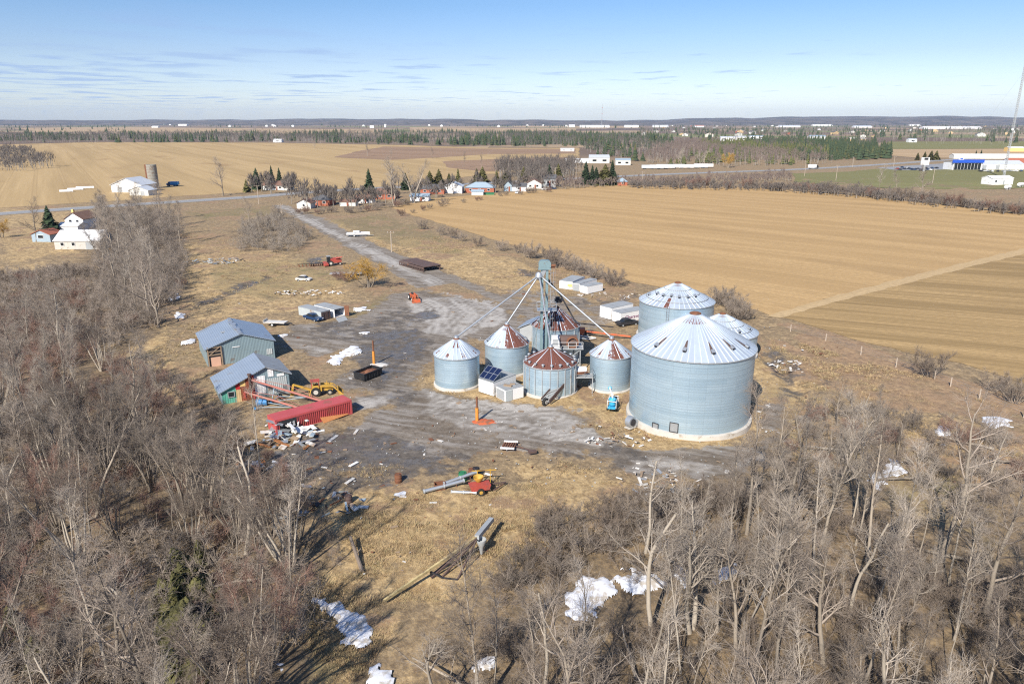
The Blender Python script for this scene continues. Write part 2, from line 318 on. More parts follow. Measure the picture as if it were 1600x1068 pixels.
def ground():
    def axis(lo, hi, f0, f1, fine, mid, m0, m1):
        a = list(np.arange(f0, f1, fine)); x = f1
        while x < m1: a.append(x); x += mid
        st = mid
        while x < hi: a.append(x); st *= 1.22; x += st
        a.append(hi); x = f0; b = []
        while x > m0: x -= mid; b.append(x)
        st = mid
        while x > lo: st *= 1.22; x -= st; b.append(max(x, lo))
        return np.array(b[::-1] + a)
    xs = axis(-16000, 16000, -88, 100, .75, 2.8, -340, 330); ys = axis(-400, 16000, 34, 235, .75, 2.8, -10, 560)
    X, Y = np.meshgrid(xs, ys); nx, ny = len(xs), len(ys); X, Y = X.ravel(), Y.ravel()
    n1, n2, n3 = vnoise(X, Y, 9, 1), vnoise(X, Y, 3.2, 2), vnoise(X, Y, 1.2, 3); nz = (n1 * .55 + n2 * .3 + n3 * .15 - .5)
    near = sst(-np.hypot(X, Y - 120), -600, -380)
    yd = sdf(X, Y, poly_w(YARD)); dr = sdf(X, Y, poly_w(DRIVE)); at = {}
    gv = np.maximum(sst(yd + nz * 8, -2.2, 2.6), sst(dr + nz * 2.0, -1.0, .8))
    # second, narrower farm lane from the deck towards the bins
    ln = dline(X, Y, [tuple(P(*p).xy) for p in ((668, 418), (720, 440), (780, 466), (830, 492))])
    gv = np.maximum(gv, .9 * sst(-ln + nz * 2, -2.6, -1.2))
    gv = np.maximum(gv, .62 * sst(sdf(X, Y, poly_w([(740, 470), (800, 452), (850, 452), (985, 480), (985, 500), (900, 520), (840, 510)])) + nz * 6, -2, 3))
    at['gravel'] = gv
    gv = np.maximum(gv, sst(sdf(X, Y, poly_w([(552, 622), (575, 615), (600, 618), (610, 627), (596, 638), (560, 641), (546, 632)])) + nz * 2, -.8, .8)); at['gravel'] = gv
    def blobs(L, soft):
        m = np.zeros(X.shape)
        for px, wt in L: m = np.maximum(m, wt * sst(sdf(X, Y, poly_w(px)) + nz * soft, -soft * .35, soft * .35))
        return m
    at['mud'] = blobs([([(455, 715), (480, 685), (580, 668), (660, 690), (700, 712), (640, 745), (560, 740), (470, 745)], .85), ([(545, 545), (600, 520), (660, 505), (670, 535), (640, 580), (600, 610), (555, 600), (560, 570)], .8),
                       ([(470, 510), (560, 505), (620, 480), (680, 490), (650, 520), (560, 535), (480, 530)], .55), ([(600, 610), (660, 600), (640, 640), (590, 640)], .6),
                       ([(780, 690), (980, 690), (980, 735), (800, 712)], .5), ([(560, 700), (700, 700), (760, 720), (620, 760), (520, 780), (480, 770)], .6),
                       ([(560, 522), (610, 512), (640, 516), (620, 532), (575, 536)], 1.15), ([(600, 548), (640, 540), (650, 556), (612, 566)], 1.1), ([(640, 492), (676, 486), (690, 496), (660, 504)], 1.0), ([(500, 505), (545, 500), (552, 510), (510, 514)], 1.0), ([(940, 690), (990, 700), (1000, 716), (950, 708)], .9), ([(1195, 540), (1215, 540), (1250, 620), (1230, 620)], .7), ([(1230, 560), (1300, 600), (1280, 610), (1225, 580)], .4), ([(300, 470), (350, 455), (420, 428), (420, 434), (350, 466), (300, 482)], .8),
                       ([(485, 405), (500, 402), (506, 410), (486, 413)], .9), ([(1015, 405), (1045, 408), (1040, 416), (1012, 412)], .0), ([(700, 362), (725, 370), (720, 376), (695, 370)], .6),
                       ([(800, 420), (850, 424), (848, 434), (806, 430)], .7), ([(870, 470), (990, 462), (990, 470), (880, 480)], .5), ([(600, 470), (610, 472), (606, 480), (598, 478)], .1)], 5)
    at['pale'] = blobs([([(668, 612), (760, 628), (860, 642), (930, 668), (980, 700), (930, 700), (820, 680), (720, 672), (668, 645)], .9), ([(556, 622), (590, 616), (606, 626), (590, 638), (560, 640)], 1.0),
                        ([(640, 470), (700, 462), (780, 470), (800, 500), (720, 530), (660, 520), (650, 490)], .8), ([(980, 712), (1120, 728), (1200, 700), (1200, 720), (1110, 740), (1000, 735)], .7),
                        ([(470, 508), (560, 515), (550, 525), (480, 522)], .5), ([(460, 540), (520, 535), (530, 550), (470, 556)], .5), ([(430, 322), (445, 320), (520, 358), (640, 415), (740, 462), (720, 470), (600, 412), (500, 358)], .75)], 4)
    at['straw'] = blobs([([(520, 780), (640, 770), (800, 760), (830, 830), (780, 880), (700, 930), (600, 930), (560, 900), (530, 850)], .9), ([(800, 715), (900, 725), (980, 760), (900, 820), (830, 820)], .7),
                         ([(655, 590), (700, 612), (760, 620), (850, 636), (940, 645), (975, 690), (1090, 712), (1180, 680), (1176, 640), (990, 560), (780, 560)], .9), ([(1180, 560), (1250, 600), (1230, 640), (1180, 620)], .8),
                         ([(620, 370), (720, 380), (840, 420), (840, 460), (740, 440), (640, 400)], .6), ([(480, 350), (520, 345), (640, 390), (640, 402), (560, 375)], .5), ([(165, 520), (250, 515), (270, 575), (190, 575)], .9),
                         ([(0, 425), (70, 405), (70, 425), (0, 455)], .8), ([(270, 380), (420, 390), (520, 430), (560, 470), (430, 490), (300, 500), (290, 430)], .5), ([(1380, 640), (1500, 640), (1520, 720), (1420, 700)], .35),
                         ([(560, 900), (500, 880), (490, 930), (570, 960), (600, 1000), (560, 1068), (500, 1068)], .8), ([(0, 300), (0, 420), (70, 400), (130, 395), (140, 340)], .5), ([(960, 690), (1000, 712), (1180, 690), (1196, 660), (1176, 640)], .8)], 6)
    at['green'] = blobs([([(470, 350), (600, 335), (680, 360), (740, 400), (700, 400), (600, 380), (520, 352)], .55), ([(280, 330), (420, 322), (440, 335), (320, 345)], .6), ([(330, 410), (520, 405), (560, 440), (420, 470), (320, 450)], .55),
                         ([(500, 490), (560, 480), (600, 460), (640, 470), (560, 500)], .6), ([(1280, 690), (1420, 690), (1600, 800), (1600, 900), (1400, 800)], .5), ([(480, 970), (560, 1000), (540, 1068), (480, 1068)], .7), ([(590, 318), (650, 308), (700, 300), (660, 325)], .5),
                         ([(1230, 273), (1420, 266), (1600, 262), (1600, 290), (1450, 294), (1300, 286)], .75), ([(380, 226), (900, 232), (900, 240), (400, 236)], .1), ([(1390, 222), (1640, 222), (1640, 234), (1394, 233)], 1.0),
                         ([(1180, 590), (1240, 610), (1240, 640), (1190, 625)], .5), ([(700, 760), (860, 730), (980, 745), (960, 770), (800, 770)], .35)], 6)
    at['litter'] = blobs([([(-300, 1500), (-300, 470), (120, 410), (150, 340), (280, 335), (285, 420), (250, 520), (180, 560), (260, 640), (330, 700), (400, 740), (470, 820), (520, 880), (480, 940), (480, 1500)], .9),
                          ([(620, 1500), (660, 1020), (790, 900), (900, 850), (1000, 770), (1230, 730), (1330, 780), (1500, 830), (1600, 760), (1900, 820), (1900, 1500)], .85), ([(360, 360), (470, 335), (480, 385), (380, 395)], .7)], 8)
    at['brush'] = blobs([([(0, 440), (120, 425), (290, 450), (240, 520), (120, 540), (0, 520)], .9), ([(1250, 510), (1330, 530), (1450, 570), (1600, 620), (1600, 660), (1400, 640), (1240, 590)], .8), ([(840, 400), (990, 440), (990, 470), (850, 440)], .6),
                         ([(270, 560), (330, 620), (400, 700), (340, 690), (260, 620)], .7), ([(300, 380), (390, 360), (440, 400), (330, 410)], .5), ([(860, 900), (760, 850), (850, 780), (960, 760), (1200, 740), (1000, 800)], .5)], 6)
    tk = np.zeros(X.shape)
    for px in ([(640, 425), (700, 460), (740, 490), (700, 530), (650, 560), (600, 590), (560, 615)], [(640, 455), (690, 480), (690, 520), (640, 550)], [(660, 600), (720, 640), (800, 660), (900, 680), (990, 715), (1090, 730), (1180, 712), (1215, 680), (1200, 645)],
               [(600, 650), (700, 650), (820, 668), (920, 695), (1000, 722), (1100, 735), (1195, 716), (1230, 680), (1212, 645)], [(470, 520), (560, 525), (640, 560), (680, 620)], [(500, 550), (580, 580), (640, 640), (760, 690)], [(433, 321), (520, 364), (610, 408), (720, 462), (800, 490)], [(860, 655), (760, 665), (680, 660)], [(560, 690), (640, 640), (660, 590), (640, 550)]):
        d = dline(X, Y, [tuple(P(*p).xy) for p in px]) + n2 * .5
        for off in (.0, 1.9, 3.3): tk = np.maximum(tk, sst(-np.abs(d - off), -.55, -.1) * (.55 + .45 * n1))
    at['track'] = tk
    fld = np.maximum.reduce([sdf(X, Y, poly_w(q)) for q in (FIELD_R, FIELD_S, FIELD_L)])
    rl = dline(X, Y, [tuple(P(*p).xy) for p in ROAD])
    flat = sst(-fld, 1, 6) * sst(rl, 8, 14) * near
    Z = flat * (1 - .85 * gv) * ((n1 - .5) * .5 + (n2 - .5) * .28 + (n3 - .5) * .12) - .02
    # ditch on the right of the bins and along the lane
    for px, dep in (([(1180, 545), (1215, 570), (1245, 610), (1290, 640)], .7), ([(830, 470), (900, 472), (985, 466)], .35), ([(300, 480), (350, 462), (425, 430)], .4)):
        Z -= dep * sst(-dline(X, Y, [tuple(P(*p).xy) for p in px]), -2.2, -.2)
    V = np.stack([X, Y, Z], 1); i = np.arange(nx - 1); j = np.arange(ny - 1); I, J = np.meshgrid(i, j); a = (J * nx + I).ravel()
    F = np.stack([a, a + 1, a + nx + 1, a + nx], 1)
    kind = np.zeros(len(F), int); gf = gv[F].max(1); kind[gf > .02] = 1
    drf = (sst(dr, -3, -2)[F].max(1) > .02) & (Y[F].mean(1) > P(640, 440).y) & (gf > .02); kind[drf] = 2
    for k, nm in enumerate(('ground', 'gravel_yard', 'driveway')):
        f = F[kind == k]; ids, inv = np.unique(f, return_inverse=True)
        o = mesh_np(nm, V[ids], inv.reshape(f.shape), ['earth'], smooth=True); o['kind'] = 'structure'
        for an, av in at.items():
            A = o.data.attributes.new(an, 'FLOAT', 'POINT'); A.data.foreach_set('value', av[ids].astype(np.float32))
def earth():
    g = G('earth'); tc = g.tc.outputs['Object']
    big = g.noise(.035, 5, .6); mid = g.noise(.22, 6, .62); fine = g.math('ADD', g.math('MULTIPLY', g.noise(.75, 8, .74), .6), g.math('MULTIPLY', g.noise(2.6, 6, .7, stretch=(1, .6, 1), rot=R(25)), .4)); vf = g.noise(6.5, 4, .7)
    # dead grass and weeds
    st = g.mix(g.ramp(fine, .38, .63), (.27, .175, .075), (.63, .455, .225))
    br = g.mix(g.ramp(fine, .37, .64), (.15, .102, .055), (.43, .31, .165))
    gr = g.mix(g.ramp(fine, .3, .7), (.115, .100, .036), (.27, .225, .095))
    lt = g.mix(g.ramp(fine, .38, .66), (.075, .053, .031), (.35, .245, .13))
    bu = g.mix(g.ramp(fine, .3, .7), (.175, .105, .062), (.46, .305, .165))
    sv = g.math('ADD', g.attr('straw'), g.ramp(mid, .38, .66, -.15, .35))
    c = g.mix(g.ramp(g.math('ADD', sv, g.ramp(fine, .3, .7, -.25, .25)), .15, .62), br, st)
    gn = g.math('ADD', g.math('MULTIPLY', g.attr('green'), .95), g.ramp(g.noise(.13, 5, .6), .52, .72, -.12, .22))
    c = g.mix(g.ramp(g.math('ADD', gn, g.ramp(fine, .3, .7, -.2, .2)), .2, .75), c, gr)
    c = g.mix(g.ramp(g.math('ADD', g.math('MAXIMUM', g.attr('brush'), g.ramp(g.noise(.055, 5, .65), .5, .62, 0, .75)), g.ramp(mid, .3, .7, -.3, .3)), .3, .8), c, bu)
    c = g.mix(g.ramp(g.math('ADD', g.attr('litter'), g.ramp(mid, .3, .7, -.35, .35)), .3, .85), c, lt)
    c = g.mix(g.ramp(g.noise(.33, 7, .72), .52, .64, 0, .62), c, g.mix(fine, (.11, .082, .048), (.27, .20, .115)))
    c = g.mix(g.ramp(vf, .35, .65, 0, .35), c, k3((.9, .8, .7), .22))
    # far country: brown and tan patches
    cam_d = g.n('Mapping'); g.l(tc, cam_d.inputs[0]); cam_d.inputs['Scale'].default_value = (.0016, .0024, 1)
    vo = g.n('TexVoronoi'); vo.inputs['Scale'].default_value = 1; g.l(cam_d.outputs[0], vo.inputs['Vector'])
    sx = g.n('SeparateXYZ'); g.l(vo.outputs['Color'], sx.inputs[0])
    fc = g.mix(g.ramp(sx.outputs[0], .35, .65), (.16, .115, .085), (.36, .265, .165)); fc = g.mix(g.ramp(sx.outputs[1], .80, .84), fc, (.17, .19, .07))
    sp = g.n('SeparateXYZ'); g.l(tc, sp.inputs[0]); c = g.mix(g.ramp(sp.outputs[1], 760, 1000), c, fc)
    # gravel, pale gravel, mud, wheel tracks
    gvn = g.ramp(fine, .30, .70); pa = g.ramp(g.math('ADD', g.attr('pale'), g.ramp(mid, .3, .7, -.35, .35)), .25, .8)
    gc = g.mix(gvn, (.105, .085, .065), (.27, .23, .185)); gp = g.mix(gvn, (.27, .25, .225), (.52, .49, .445)); gc = g.mix(pa, gc, gp)
    mu = g.ramp(g.math('ADD', g.attr('mud'), g.ramp(g.noise(.35, 6, .65), .3, .7, -.4, .4)), .3, .7)
    mc = g.mix(gvn, (.052, .046, .041), (.175, .150, .126))
    gc = g.mix(g.math('MULTIPLY', g.attr('track'), g.ramp(mid, .3, .6, .45, .95)), gc, (.105, .082, .060))
    streak = g.noise(.5, 4, .6, stretch=(.22, 1.6, 1), rot=R(-20)); gc = g.mix(g.ramp(streak, .42, .66, .0, .42), gc, (.42, .40, .375))
    gm = g.ramp(g.math('ADD', g.attr('gravel'), g.ramp(g.math('ADD', g.math('MULTIPLY', fine, .5), g.math('MULTIPLY', mid, .5)), .36, .64, -.55, .5)), .35, .65)
    c = g.mix(gm, c, gc); c = g.mix(g.math('MULTIPLY', mu, .88), c, mc)
    wet = g.ramp(g.math('ADD', g.attr('mud'), g.ramp(g.noise(.5, 5, .6), .3, .7, -.6, .45)), .66, .9)
    g.bump(g.math('ADD', fine, g.math('MULTIPLY', vf, .5)), .6, .20)
    g.set(g.b.inputs['Specular IOR Level'], .25)
    MT['earth'] = g.col(c, g.ramp(wet, 0, 1, .95, .22))
earth(); ground()

def sheet(name, pts, z, mat, kind='structure', jag=0.0, step=3.0):     # flat sheet from a ground outline, its rim broken up a little
    out = []
    for a, b in zip(pts, list(pts[1:]) + [pts[0]]):
        a, b = Vector(a), Vector(b); n = max(1, min(200, int((b - a).length / step)))
        for k in range(n):
            q = a.lerp(b, k / n); t = (b - a).normalized(); q = q + Vector((-t.y, t.x)) * rnd.uniform(-jag, jag); out.append((q.x, q.y, z))
    mb = MB(); mb.add(out, [tuple(range(len(out)))]); o = mb.build(name, mat); o['kind'] = kind; return o
def ribbon(name, px, wd, z, mat, off=0.):
    pts = [P(*p).xy for p in px]; fine = []
    for a, b in zip(pts[:-1], pts[1:]):
        for k in range(6): fine.append(a.lerp(b, k / 6))
    fine.append(pts[-1]); 
    for _ in range(3): fine = [fine[0]] + [(fine[i - 1] + fine[i] * 2 + fine[i + 1]) / 4 for i in range(1, len(fine) - 1)] + [fine[-1]]
    vs = []
    for i, p in enumerate(fine):
        t = (fine[min(i + 1, len(fine) - 1)] - fine[max(i - 1, 0)]).normalized(); nn = Vector((-t.y, t.x))
        vs += [(*(p + nn * (off + wd / 2)), z), (*(p + nn * (off - wd / 2)), z)]
    mb = MB(); mb.add(vs, [(2 * i, 2 * i + 1, 2 * i + 3, 2 * i + 2) for i in range(len(fine) - 1)]); o = mb.build(name, mat); o['kind'] = 'structure'; return o
def field_mat(name, a, b, dark, ang, per, amt):
    g = G(name); mp = g.n('Mapping'); g.l(g.tc.outputs['Object'], mp.inputs[0]); mp.inputs['Rotation'].default_value = (0, 0, -ang)
    v = mp.outputs[0]; row = g.noise(1 / per, 4, .6, vec=v, stretch=(.02, 1, 1)); swa = g.noise(1 / (per * 6), 3, .5, vec=v, stretch=(.05, 1, 1))
    fine = g.noise(.9, 6, .7); big = g.noise(.022, 5, .6, vec=v, stretch=(.5, 1.4, 1)); mid = g.noise(.16, 5, .6)
    c = g.mix(g.ramp(fine, .3, .7), k3(a, .80), k3(a, 1.14)); c = g.mix(g.ramp(row, .36, .64, 0, amt), c, b); c = g.mix(g.ramp(swa, .4, .62, 0, amt), c, k3(b, .85))
    c = g.mix(g.ramp(big, .56, .74, 0, .75), c, dark); c = g.mix(g.ramp(mid, .5, .7, 0, .3), c, k3(a, .7))
    yy = g.n('SeparateXYZ'); g.l(v, yy.inputs[0]); ln_ = g.math('FRACT', g.math('MULTIPLY', g.math('ADD', yy.outputs[1], g.math('MULTIPLY', mid, 1.5)), 1 / 17.)); c = g.mix(g.math('MULTIPLY', g.math('MAXIMUM', g.ramp(g.math('ABSOLUTE', g.math('SUBTRACT', ln_, .45)), 0, .035, .38, 0), g.ramp(g.math('ABSOLUTE', g.math('SUBTRACT', ln_, .57)), 0, .035, .38, 0)), g.ramp(fine, .35, .6, .3, 1)), c, k3(dark, .85))
    g.bump(g.math('ADD', row, g.math('MULTIPLY', fine, .6)), .5, .25); g.set(g.b.inputs['Specular IOR Level'], .2); MT[name] = g.col(c, .95)
field_mat('stubble_field', (.485, .328, .158), (.40, .262, .12), (.30, .198, .095), R(-41), 1.5, .5)
field_mat('rough_stubble', (.43, .295, .14), (.27, .182, .082), (.235, .155, .075), R(-22), .9, .7)
field_mat('long_stubble', (.475, .34, .172), (.385, .27, .13), (.29, .19, .095), R(-58), 4.0, .55)
field_mat('lane_grass', (.50, .365, .20), (.43, .305, .16), (.4, .28, .15), R(37), 1.5, .5)
field_mat('tilled_earth', (.33, .22, .14), (.26, .17, .11), (.2, .135, .09), R(-30), 4, .6)
field_mat('far_green', (.215, .205, .085), (.19, .175, .075), (.15, .14, .06), R(10), 6, .4)
field_mat('far_tan', (.46, .335, .20), (.40, .28, .16), (.33, .22, .13), R(5), 8, .4)
sheet('field', poly_w(FIELD_R), .03, 'stubble_field', jag=.7)
sheet('field', poly_w(FIELD_S), .03, 'rough_stubble', jag=.7)
sheet('field', poly_w(FIELD_L), .03, 'long_stubble', jag=1.5, step=8)
sheet('farm_track', poly_w([(1198, 494), (1290, 466), (1400, 437.5), (1500, 412), (1600, 388), (1760, 362), (1760, 372), (1600, 397), (1500, 421), (1400, 447), (1300, 473), (1218, 497)]), .05, 'lane_grass', jag=.4)
sheet('tilled_field', poly_w([(600, 229), (760, 232.5), (900, 233), (900, 240), (760, 241), (690, 246), (610, 250), (520, 246), (560, 236)]), .06, 'tilled_earth', jag=2, step=15)
sheet('tilled_field', poly_w([(690, 252), (850, 246), (900, 246), (900, 256), (860, 263), (760, 268), (700, 262)]), .06, 'tilled_earth', jag=2, step=15)
for px, m in (([(400, 201), (600, 202), (605, 208.5), (400, 209)], 'far_tan'), ([(640, 199), (900, 201), (900, 206), (640, 206)], 'far_tan'), ([(20, 200), (180, 198.5), (400, 200.5), (360, 206), (60, 206)], 'far_tan'),
              ([(1385, 221.5), (1700, 220), (1700, 232), (1392, 233)], 'far_green'), ([(1390, 233.5), (1700, 232.5), (1700, 246), (1440, 247), (1392, 243)], 'far_tan'), ([(800, 196.5), (1000, 197.5), (1000, 200), (800, 199)], 'far_tan'),
              ([(1240, 271.5), (1320, 268), (1480, 256), (1700, 250), (1700, 290), (1560, 296), (1440, 296), (1330, 292), (1240, 284)], 'far_green')):
    sheet('field', poly_w(px), .12 if px[0][1] < 260 else .06, m, jag=3, step=40)
MT['asphalt'] = simple('old_asphalt', (.26, .265, .275), .85, 0, .12, .15)
MT['verge'] = simple('gravel_verge', (.36, .335, .30), .9, 0, .15, .3)
MT['road_paint'] = simple('road_paint', (.62, .60, .52), .8, 0, .1, 1)
ribbon('road_shoulder', ROAD, 13.5, .09, 'verge'); ribbon('road', ROAD, 8.4, .14, 'asphalt')
ribbon('road_marking', ROAD, .35, .17, 'road_paint', 3.6); ribbon('road_marking', ROAD, .35, .17, 'road_paint', -3.6)
sheet('parking_lot', poly_w([(1370, 262), (1500, 254), (1700, 247), (1700, 258), (1600, 261), (1440, 266), (1400, 266)]), .10, 'asphalt')
def hills():
    for k, (y0, h0, seed, xo) in enumerate(((7800, 62, 5, 0), (9800, 78, 8, 0))):
        xs = np.linspace(-13000, 13000, 330); prof = h0 * (.55 + .45 * vnoise(xs, xs * 0, 1500, seed) + .22 * vnoise(xs, xs * 0, 320, seed + 1) - .1) * (1 + .55 * sst(xs, 500, 6000))
        rows = [(0, 0), (260, .35), (620, .72), (1100, 1.0), (1900, .9)]; V = []; jit = vnoise(xs, xs * 0, 90, seed + 3) * 5
        for dy, kf in rows: V += [(x, y0 + dy + 300 * math.sin(x / 2100 + seed), p * kf + j * kf - 1) for x, p, j in zip(xs, prof, jit)]
        n = len(xs); F = [(r * n + i, r * n + i + 1, (r + 1) * n + i + 1, (r + 1) * n + i) for r in range(len(rows) - 1) for i in range(n - 1)]
        o = mesh_np('hills', V, F, ['hill_wood'], smooth=True); o['kind'] = 'structure'
def hill_mat():
    g = G('hill_wood'); a = g.noise(.004, 6, .7); b = g.noise(.03, 4, .6); c = g.mix(g.ramp(a, .4, .6), (.09, .075, .065), (.19, .15, .12)); c = g.mix(g.ramp(b, .5, .6, 0, .6), c, (.05, .055, .04))
    MT['hill_wood'] = g.col(c, .95)
hill_mat(); hills()

# ------------------------------------------------------------------ grain bins
def bin_mats():
    g = G('galvanised_bin_wall'); t = g.attr('tone'); n = g.noise(.5, 5, .6); v = g.noise(1.2, 4, .6, stretch=(1, 1, .06))
    sx = g.n('SeparateXYZ'); g.l(g.tc.outputs['Object'], sx.inputs[0])
    c = g.mix(t, (.42, .57, .68), (.55, .70, .80)); c = g.mix(g.ramp(n, .4, .7, 0, .25), c, (.40, .54, .65)); c = g.mix(g.ramp(v, .55, .75, 0, .25), c, (.46, .52, .55))
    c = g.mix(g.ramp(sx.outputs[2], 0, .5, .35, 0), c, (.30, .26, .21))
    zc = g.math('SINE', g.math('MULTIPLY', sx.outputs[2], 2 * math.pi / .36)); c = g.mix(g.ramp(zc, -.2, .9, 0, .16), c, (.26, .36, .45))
    zr = g.math('FRACT', g.math('MULTIPLY', sx.outputs[2], 1 / .82)); c = g.mix(g.ramp(zr, .90, .93, 0, .30), c, (.22, .28, .33))
    an = g.n('Math', operation='ARCTAN2'); g.l(sx.outputs[1], an.inputs[0]); g.l(sx.outputs[0], an.inputs[1])
    ar = g.math('FRACT', g.math('MULTIPLY', an.outputs[0], 24 / (2 * math.pi))); c = g.mix(g.ramp(ar, .965, .985, 0, .22), c, (.2, .25, .3))
    g.bump(g.noise(1.4, 4, .6, stretch=(.5, .5, 4)), .12, .02)
    MT['bin_wall'] = g.col(c, .38, .55)
    for nm, base in (('bin_roof', (.48, .55, .63)),):
        g = G('galvanised_bin_roof'); r = g.attr('rust'); t = g.attr('tone'); n = g.noise(2.2, 6, .7); n2 = g.noise(.6, 5, .6)
        c = g.mix(t, k3(base, .90), k3(base, 1.10)); c = g.mix(g.ramp(n2, .45, .7, 0, .3), c, k3(base, .78))
        ru = g.mix(n, (.080, .030, .024), (.185, .072, .052)); k = g.ramp(g.math('ADD', r, g.ramp(n, .3, .7, -.28, .28)), .38, .62)
        c = g.mix(k, c, ru); MT[nm] = g.col(c, g.ramp(k, 0, 1, .5, .9), g.ramp(k, 0, 1, .35, 0))
bin_mats()
def attr_faces(o, name, vals):
    A = o.data.attributes.new(name, 'FLOAT', 'FACE'); A.data.foreach_set('value', np.asarray(vals, np.float32))
BINS = {}
def grain_bin(key, label, l, r, bv, ev, av, ns, rust, vents=(), rim_vents=0, stiff=0, ladder=None, skirt=False, pad=.5, au=None, door=None):
    uc = (l + r) / 2; b = P(uc, bv); Rr = 5.0
    for _ in range(20):
        cy = b.y + Rr; Rr = (r - l) / 2 / FPX * (cy * CP + H * SP) * .995
    cx = b.x * cy / b.y; he = hgt(uc, bv, ev); lo, hi = 0, 60
    for _ in range(40):
        m = (lo + hi) / 2; lo, hi = (m, hi) if proj((cx, cy, m))[1] > av else (lo, m)
    ha = lo - .3; BINS[key] = (cx, cy, Rr, he, ha); rr = random.Random(hash(label) % 1000 + 3)
    t = thing('grain_bin', label, 'grain bin', (cx, cy, 0), 0, 'round steel grain bins in the yard')
    # wall: rings of curved sheets
    n = 96; nr = max(4, int(he / .82)); V, F, T = [], [], []; tone = {}
    for j in range(nr):
        z0, z1 = pad + (he - pad) * j / nr, pad + (he - pad) * (j + 1) / nr
        ro = Rr + .012 * (j % 2); base = len(V)
        for z in (z0, z1):
            V += [(ro * math.cos(2 * math.pi * k / n), ro * math.sin(2 * math.pi * k / n), z) for k in range(n)]
        off = (j % 2) * 3; rt = .5 + rr.uniform(-.28, .28)
        for k in range(n):
            F.append((base + k, base + (k + 1) % n, base + n + (k + 1) % n, base + n + k))
            s = (j, (k + off) // 8); tone.setdefault(s, min(1, max(0, rt + rr.uniform(-.26, .26)))); T.append(tone[s] if not (skirt and j == 0) else 0.0)
    o = mesh_np('wall', V, F, ['bin_wall'], t, smooth=True); attr_faces(o, 'tone', T)
    # roof cone in ribbed sectors
    ra, Ro = max(.45, Rr * .085), Rr * 1.015 + .05; m = 10; V, F, RU, T = [], [], [], []; slope = (ha - he) / (Ro - ra)
    for k in range(ns):
        a0, a1 = 2 * math.pi * k / ns, 2 * math.pi * (k + 1) / ns; base = len(V); tn = rr.random()
        for j in range(m + 1):
            q = j / m; rad = Ro + (ra - Ro) * q; z = he - .08 + (ha - he + .08) * q
            V += [(rad * math.cos(a0), rad * math.sin(a0), z), (rad * math.cos(a1), rad * math.sin(a1), z)]
        for j in range(m):
            F.append((base + 2 * j, base + 2 * j + 1, base + 2 * j + 3, base + 2 * j + 2)); RU.append(rust((a0 + a1) / 2, (j + .5) / m, k)); T.append(tn)
        # standing rib along the seam
        rb = len(V); e = Vector((-math.sin(a0), math.cos(a0), 0)) * .035; d = Vector((math.cos(a0), math.sin(a0), 0))
        for q, up in ((0, 0), (0, .08), (1, 0), (1, .08)):
            p = d * (Ro + (ra - Ro) * q) + Vector((0, 0, he - .08 + (ha - he + .08) * q + up)); V += [tuple(p - e), tuple(p + e)]
        for f in ((2, 3, 7, 6), (0, 2, 6, 4), (1, 5, 7, 3), (0, 1, 3, 2)):
            F.append(tuple(rb + i for i in f)); RU.append((.2 if k % 4 == 0 else .9) * max(rust(a0, .5, k), rust(a0 - .01, .5, k))); T.append(.9)
    o = mesh_np('roof', V, F, ['bin_roof'], t); attr_faces(o, 'rust', RU); attr_faces(o, 'tone', T); roof = o
    mb = MB(); mb.lathe([(ra * 1.1, ha - .12), (ra * 1.12, ha + .16), (ra * .7, ha + .30), (.01, ha + .36)], 20); o = mb.build('cap', 'rust', roof, True)
    mb = MB(); mb.lathe([(Ro + .03, he - .16), (Ro + .05, he - .05), (Ro - .05, he - .03)], 96); mb.build('eave_ring', 'grey', roof, True)
    mb = MB(); mb.lathe([(Rr + .12 + .035 * Rr, -.3), (Rr + .08 + .035 * Rr, pad - .12), (Rr + .02, pad - .02), (Rr - .1, pad)], 96); mb.build('foundation', 'concrete', t, True)
    for q, dg in vents:         # sheet hoods on the slope
        a = R(dg); rad = Ro + (ra - Ro) * q; z = he + (ha - he) * q; d = Vector((math.cos(a), math.sin(a), 0)); s = Vector((-d.y, d.x, 0)); dn = (d - Vector((0, 0, slope))).normalized(); up = dn.cross(s) * -1
        if up.z < 0: up = -up
        M = Matrix((dn, s, up)).transposed(); c = d * rad + Vector((0, 0, z)) + up * .16
        mb = MB(); mb.box(c, (.42, .36, .24), 0, 0, M); mb.box(c + dn * .3 - up * .02, (.12, .36, .22), 0, 1, M); mb.box(c + up * .17, (.6, .5, .04), 0, 0, M); mb.build('roof_vent', ['galv', 'dark'], roof)
        if key == 'big':
            mb = MB(); c2 = d * (rad - .1) + Vector((0, 0, z + .1 * slope)); mb.add([tuple(c2 + up * .03 - s * .28 + dn * .3), tuple(c2 + up * .03 + s * .28 + dn * .3), tuple(c2 + up * .03 + s * .06 - dn * 1.9), tuple(c2 + up * .05 - s * .10 - dn * 1.6), tuple(c2 + up * .09 + dn * 0)], [(0, 1, 4), (1, 2, 4), (2, 3, 4), (3, 0, 4)]); mb.build('dark_hatch_wedge', 'brown_rust', roof)  # dark rust-coloured wedge standing in for an open hatch hole above each hood
    if key in ('rear', 'right'):
        for q in (.2, .45, .7):
            rad = Ro + (ra - Ro) * q; z = he + (ha - he) * q + .10; mb = MB(); mb.lathe([(rad + .04, z - .05), (rad + .02, z + .03), (rad - .05, z + .03)], 60); mb.build('roof_hoop', 'grey', roof, True)
    for k in range(rim_vents):  # mushroom vents along the eave
        a = 2 * math.pi * (k + .5) / rim_vents; rad = Ro * .90; z = he + (ha - he) * .10; mb = MB(); c = (rad * math.cos(a), rad * math.sin(a), z)
        mb.lathe([(.16, 0), (.16, .25), (.25, .25), (.27, .33), (.2, .42), (.01, .46)], 12, c); mb.build('roof_vent', 'galv', roof, True)
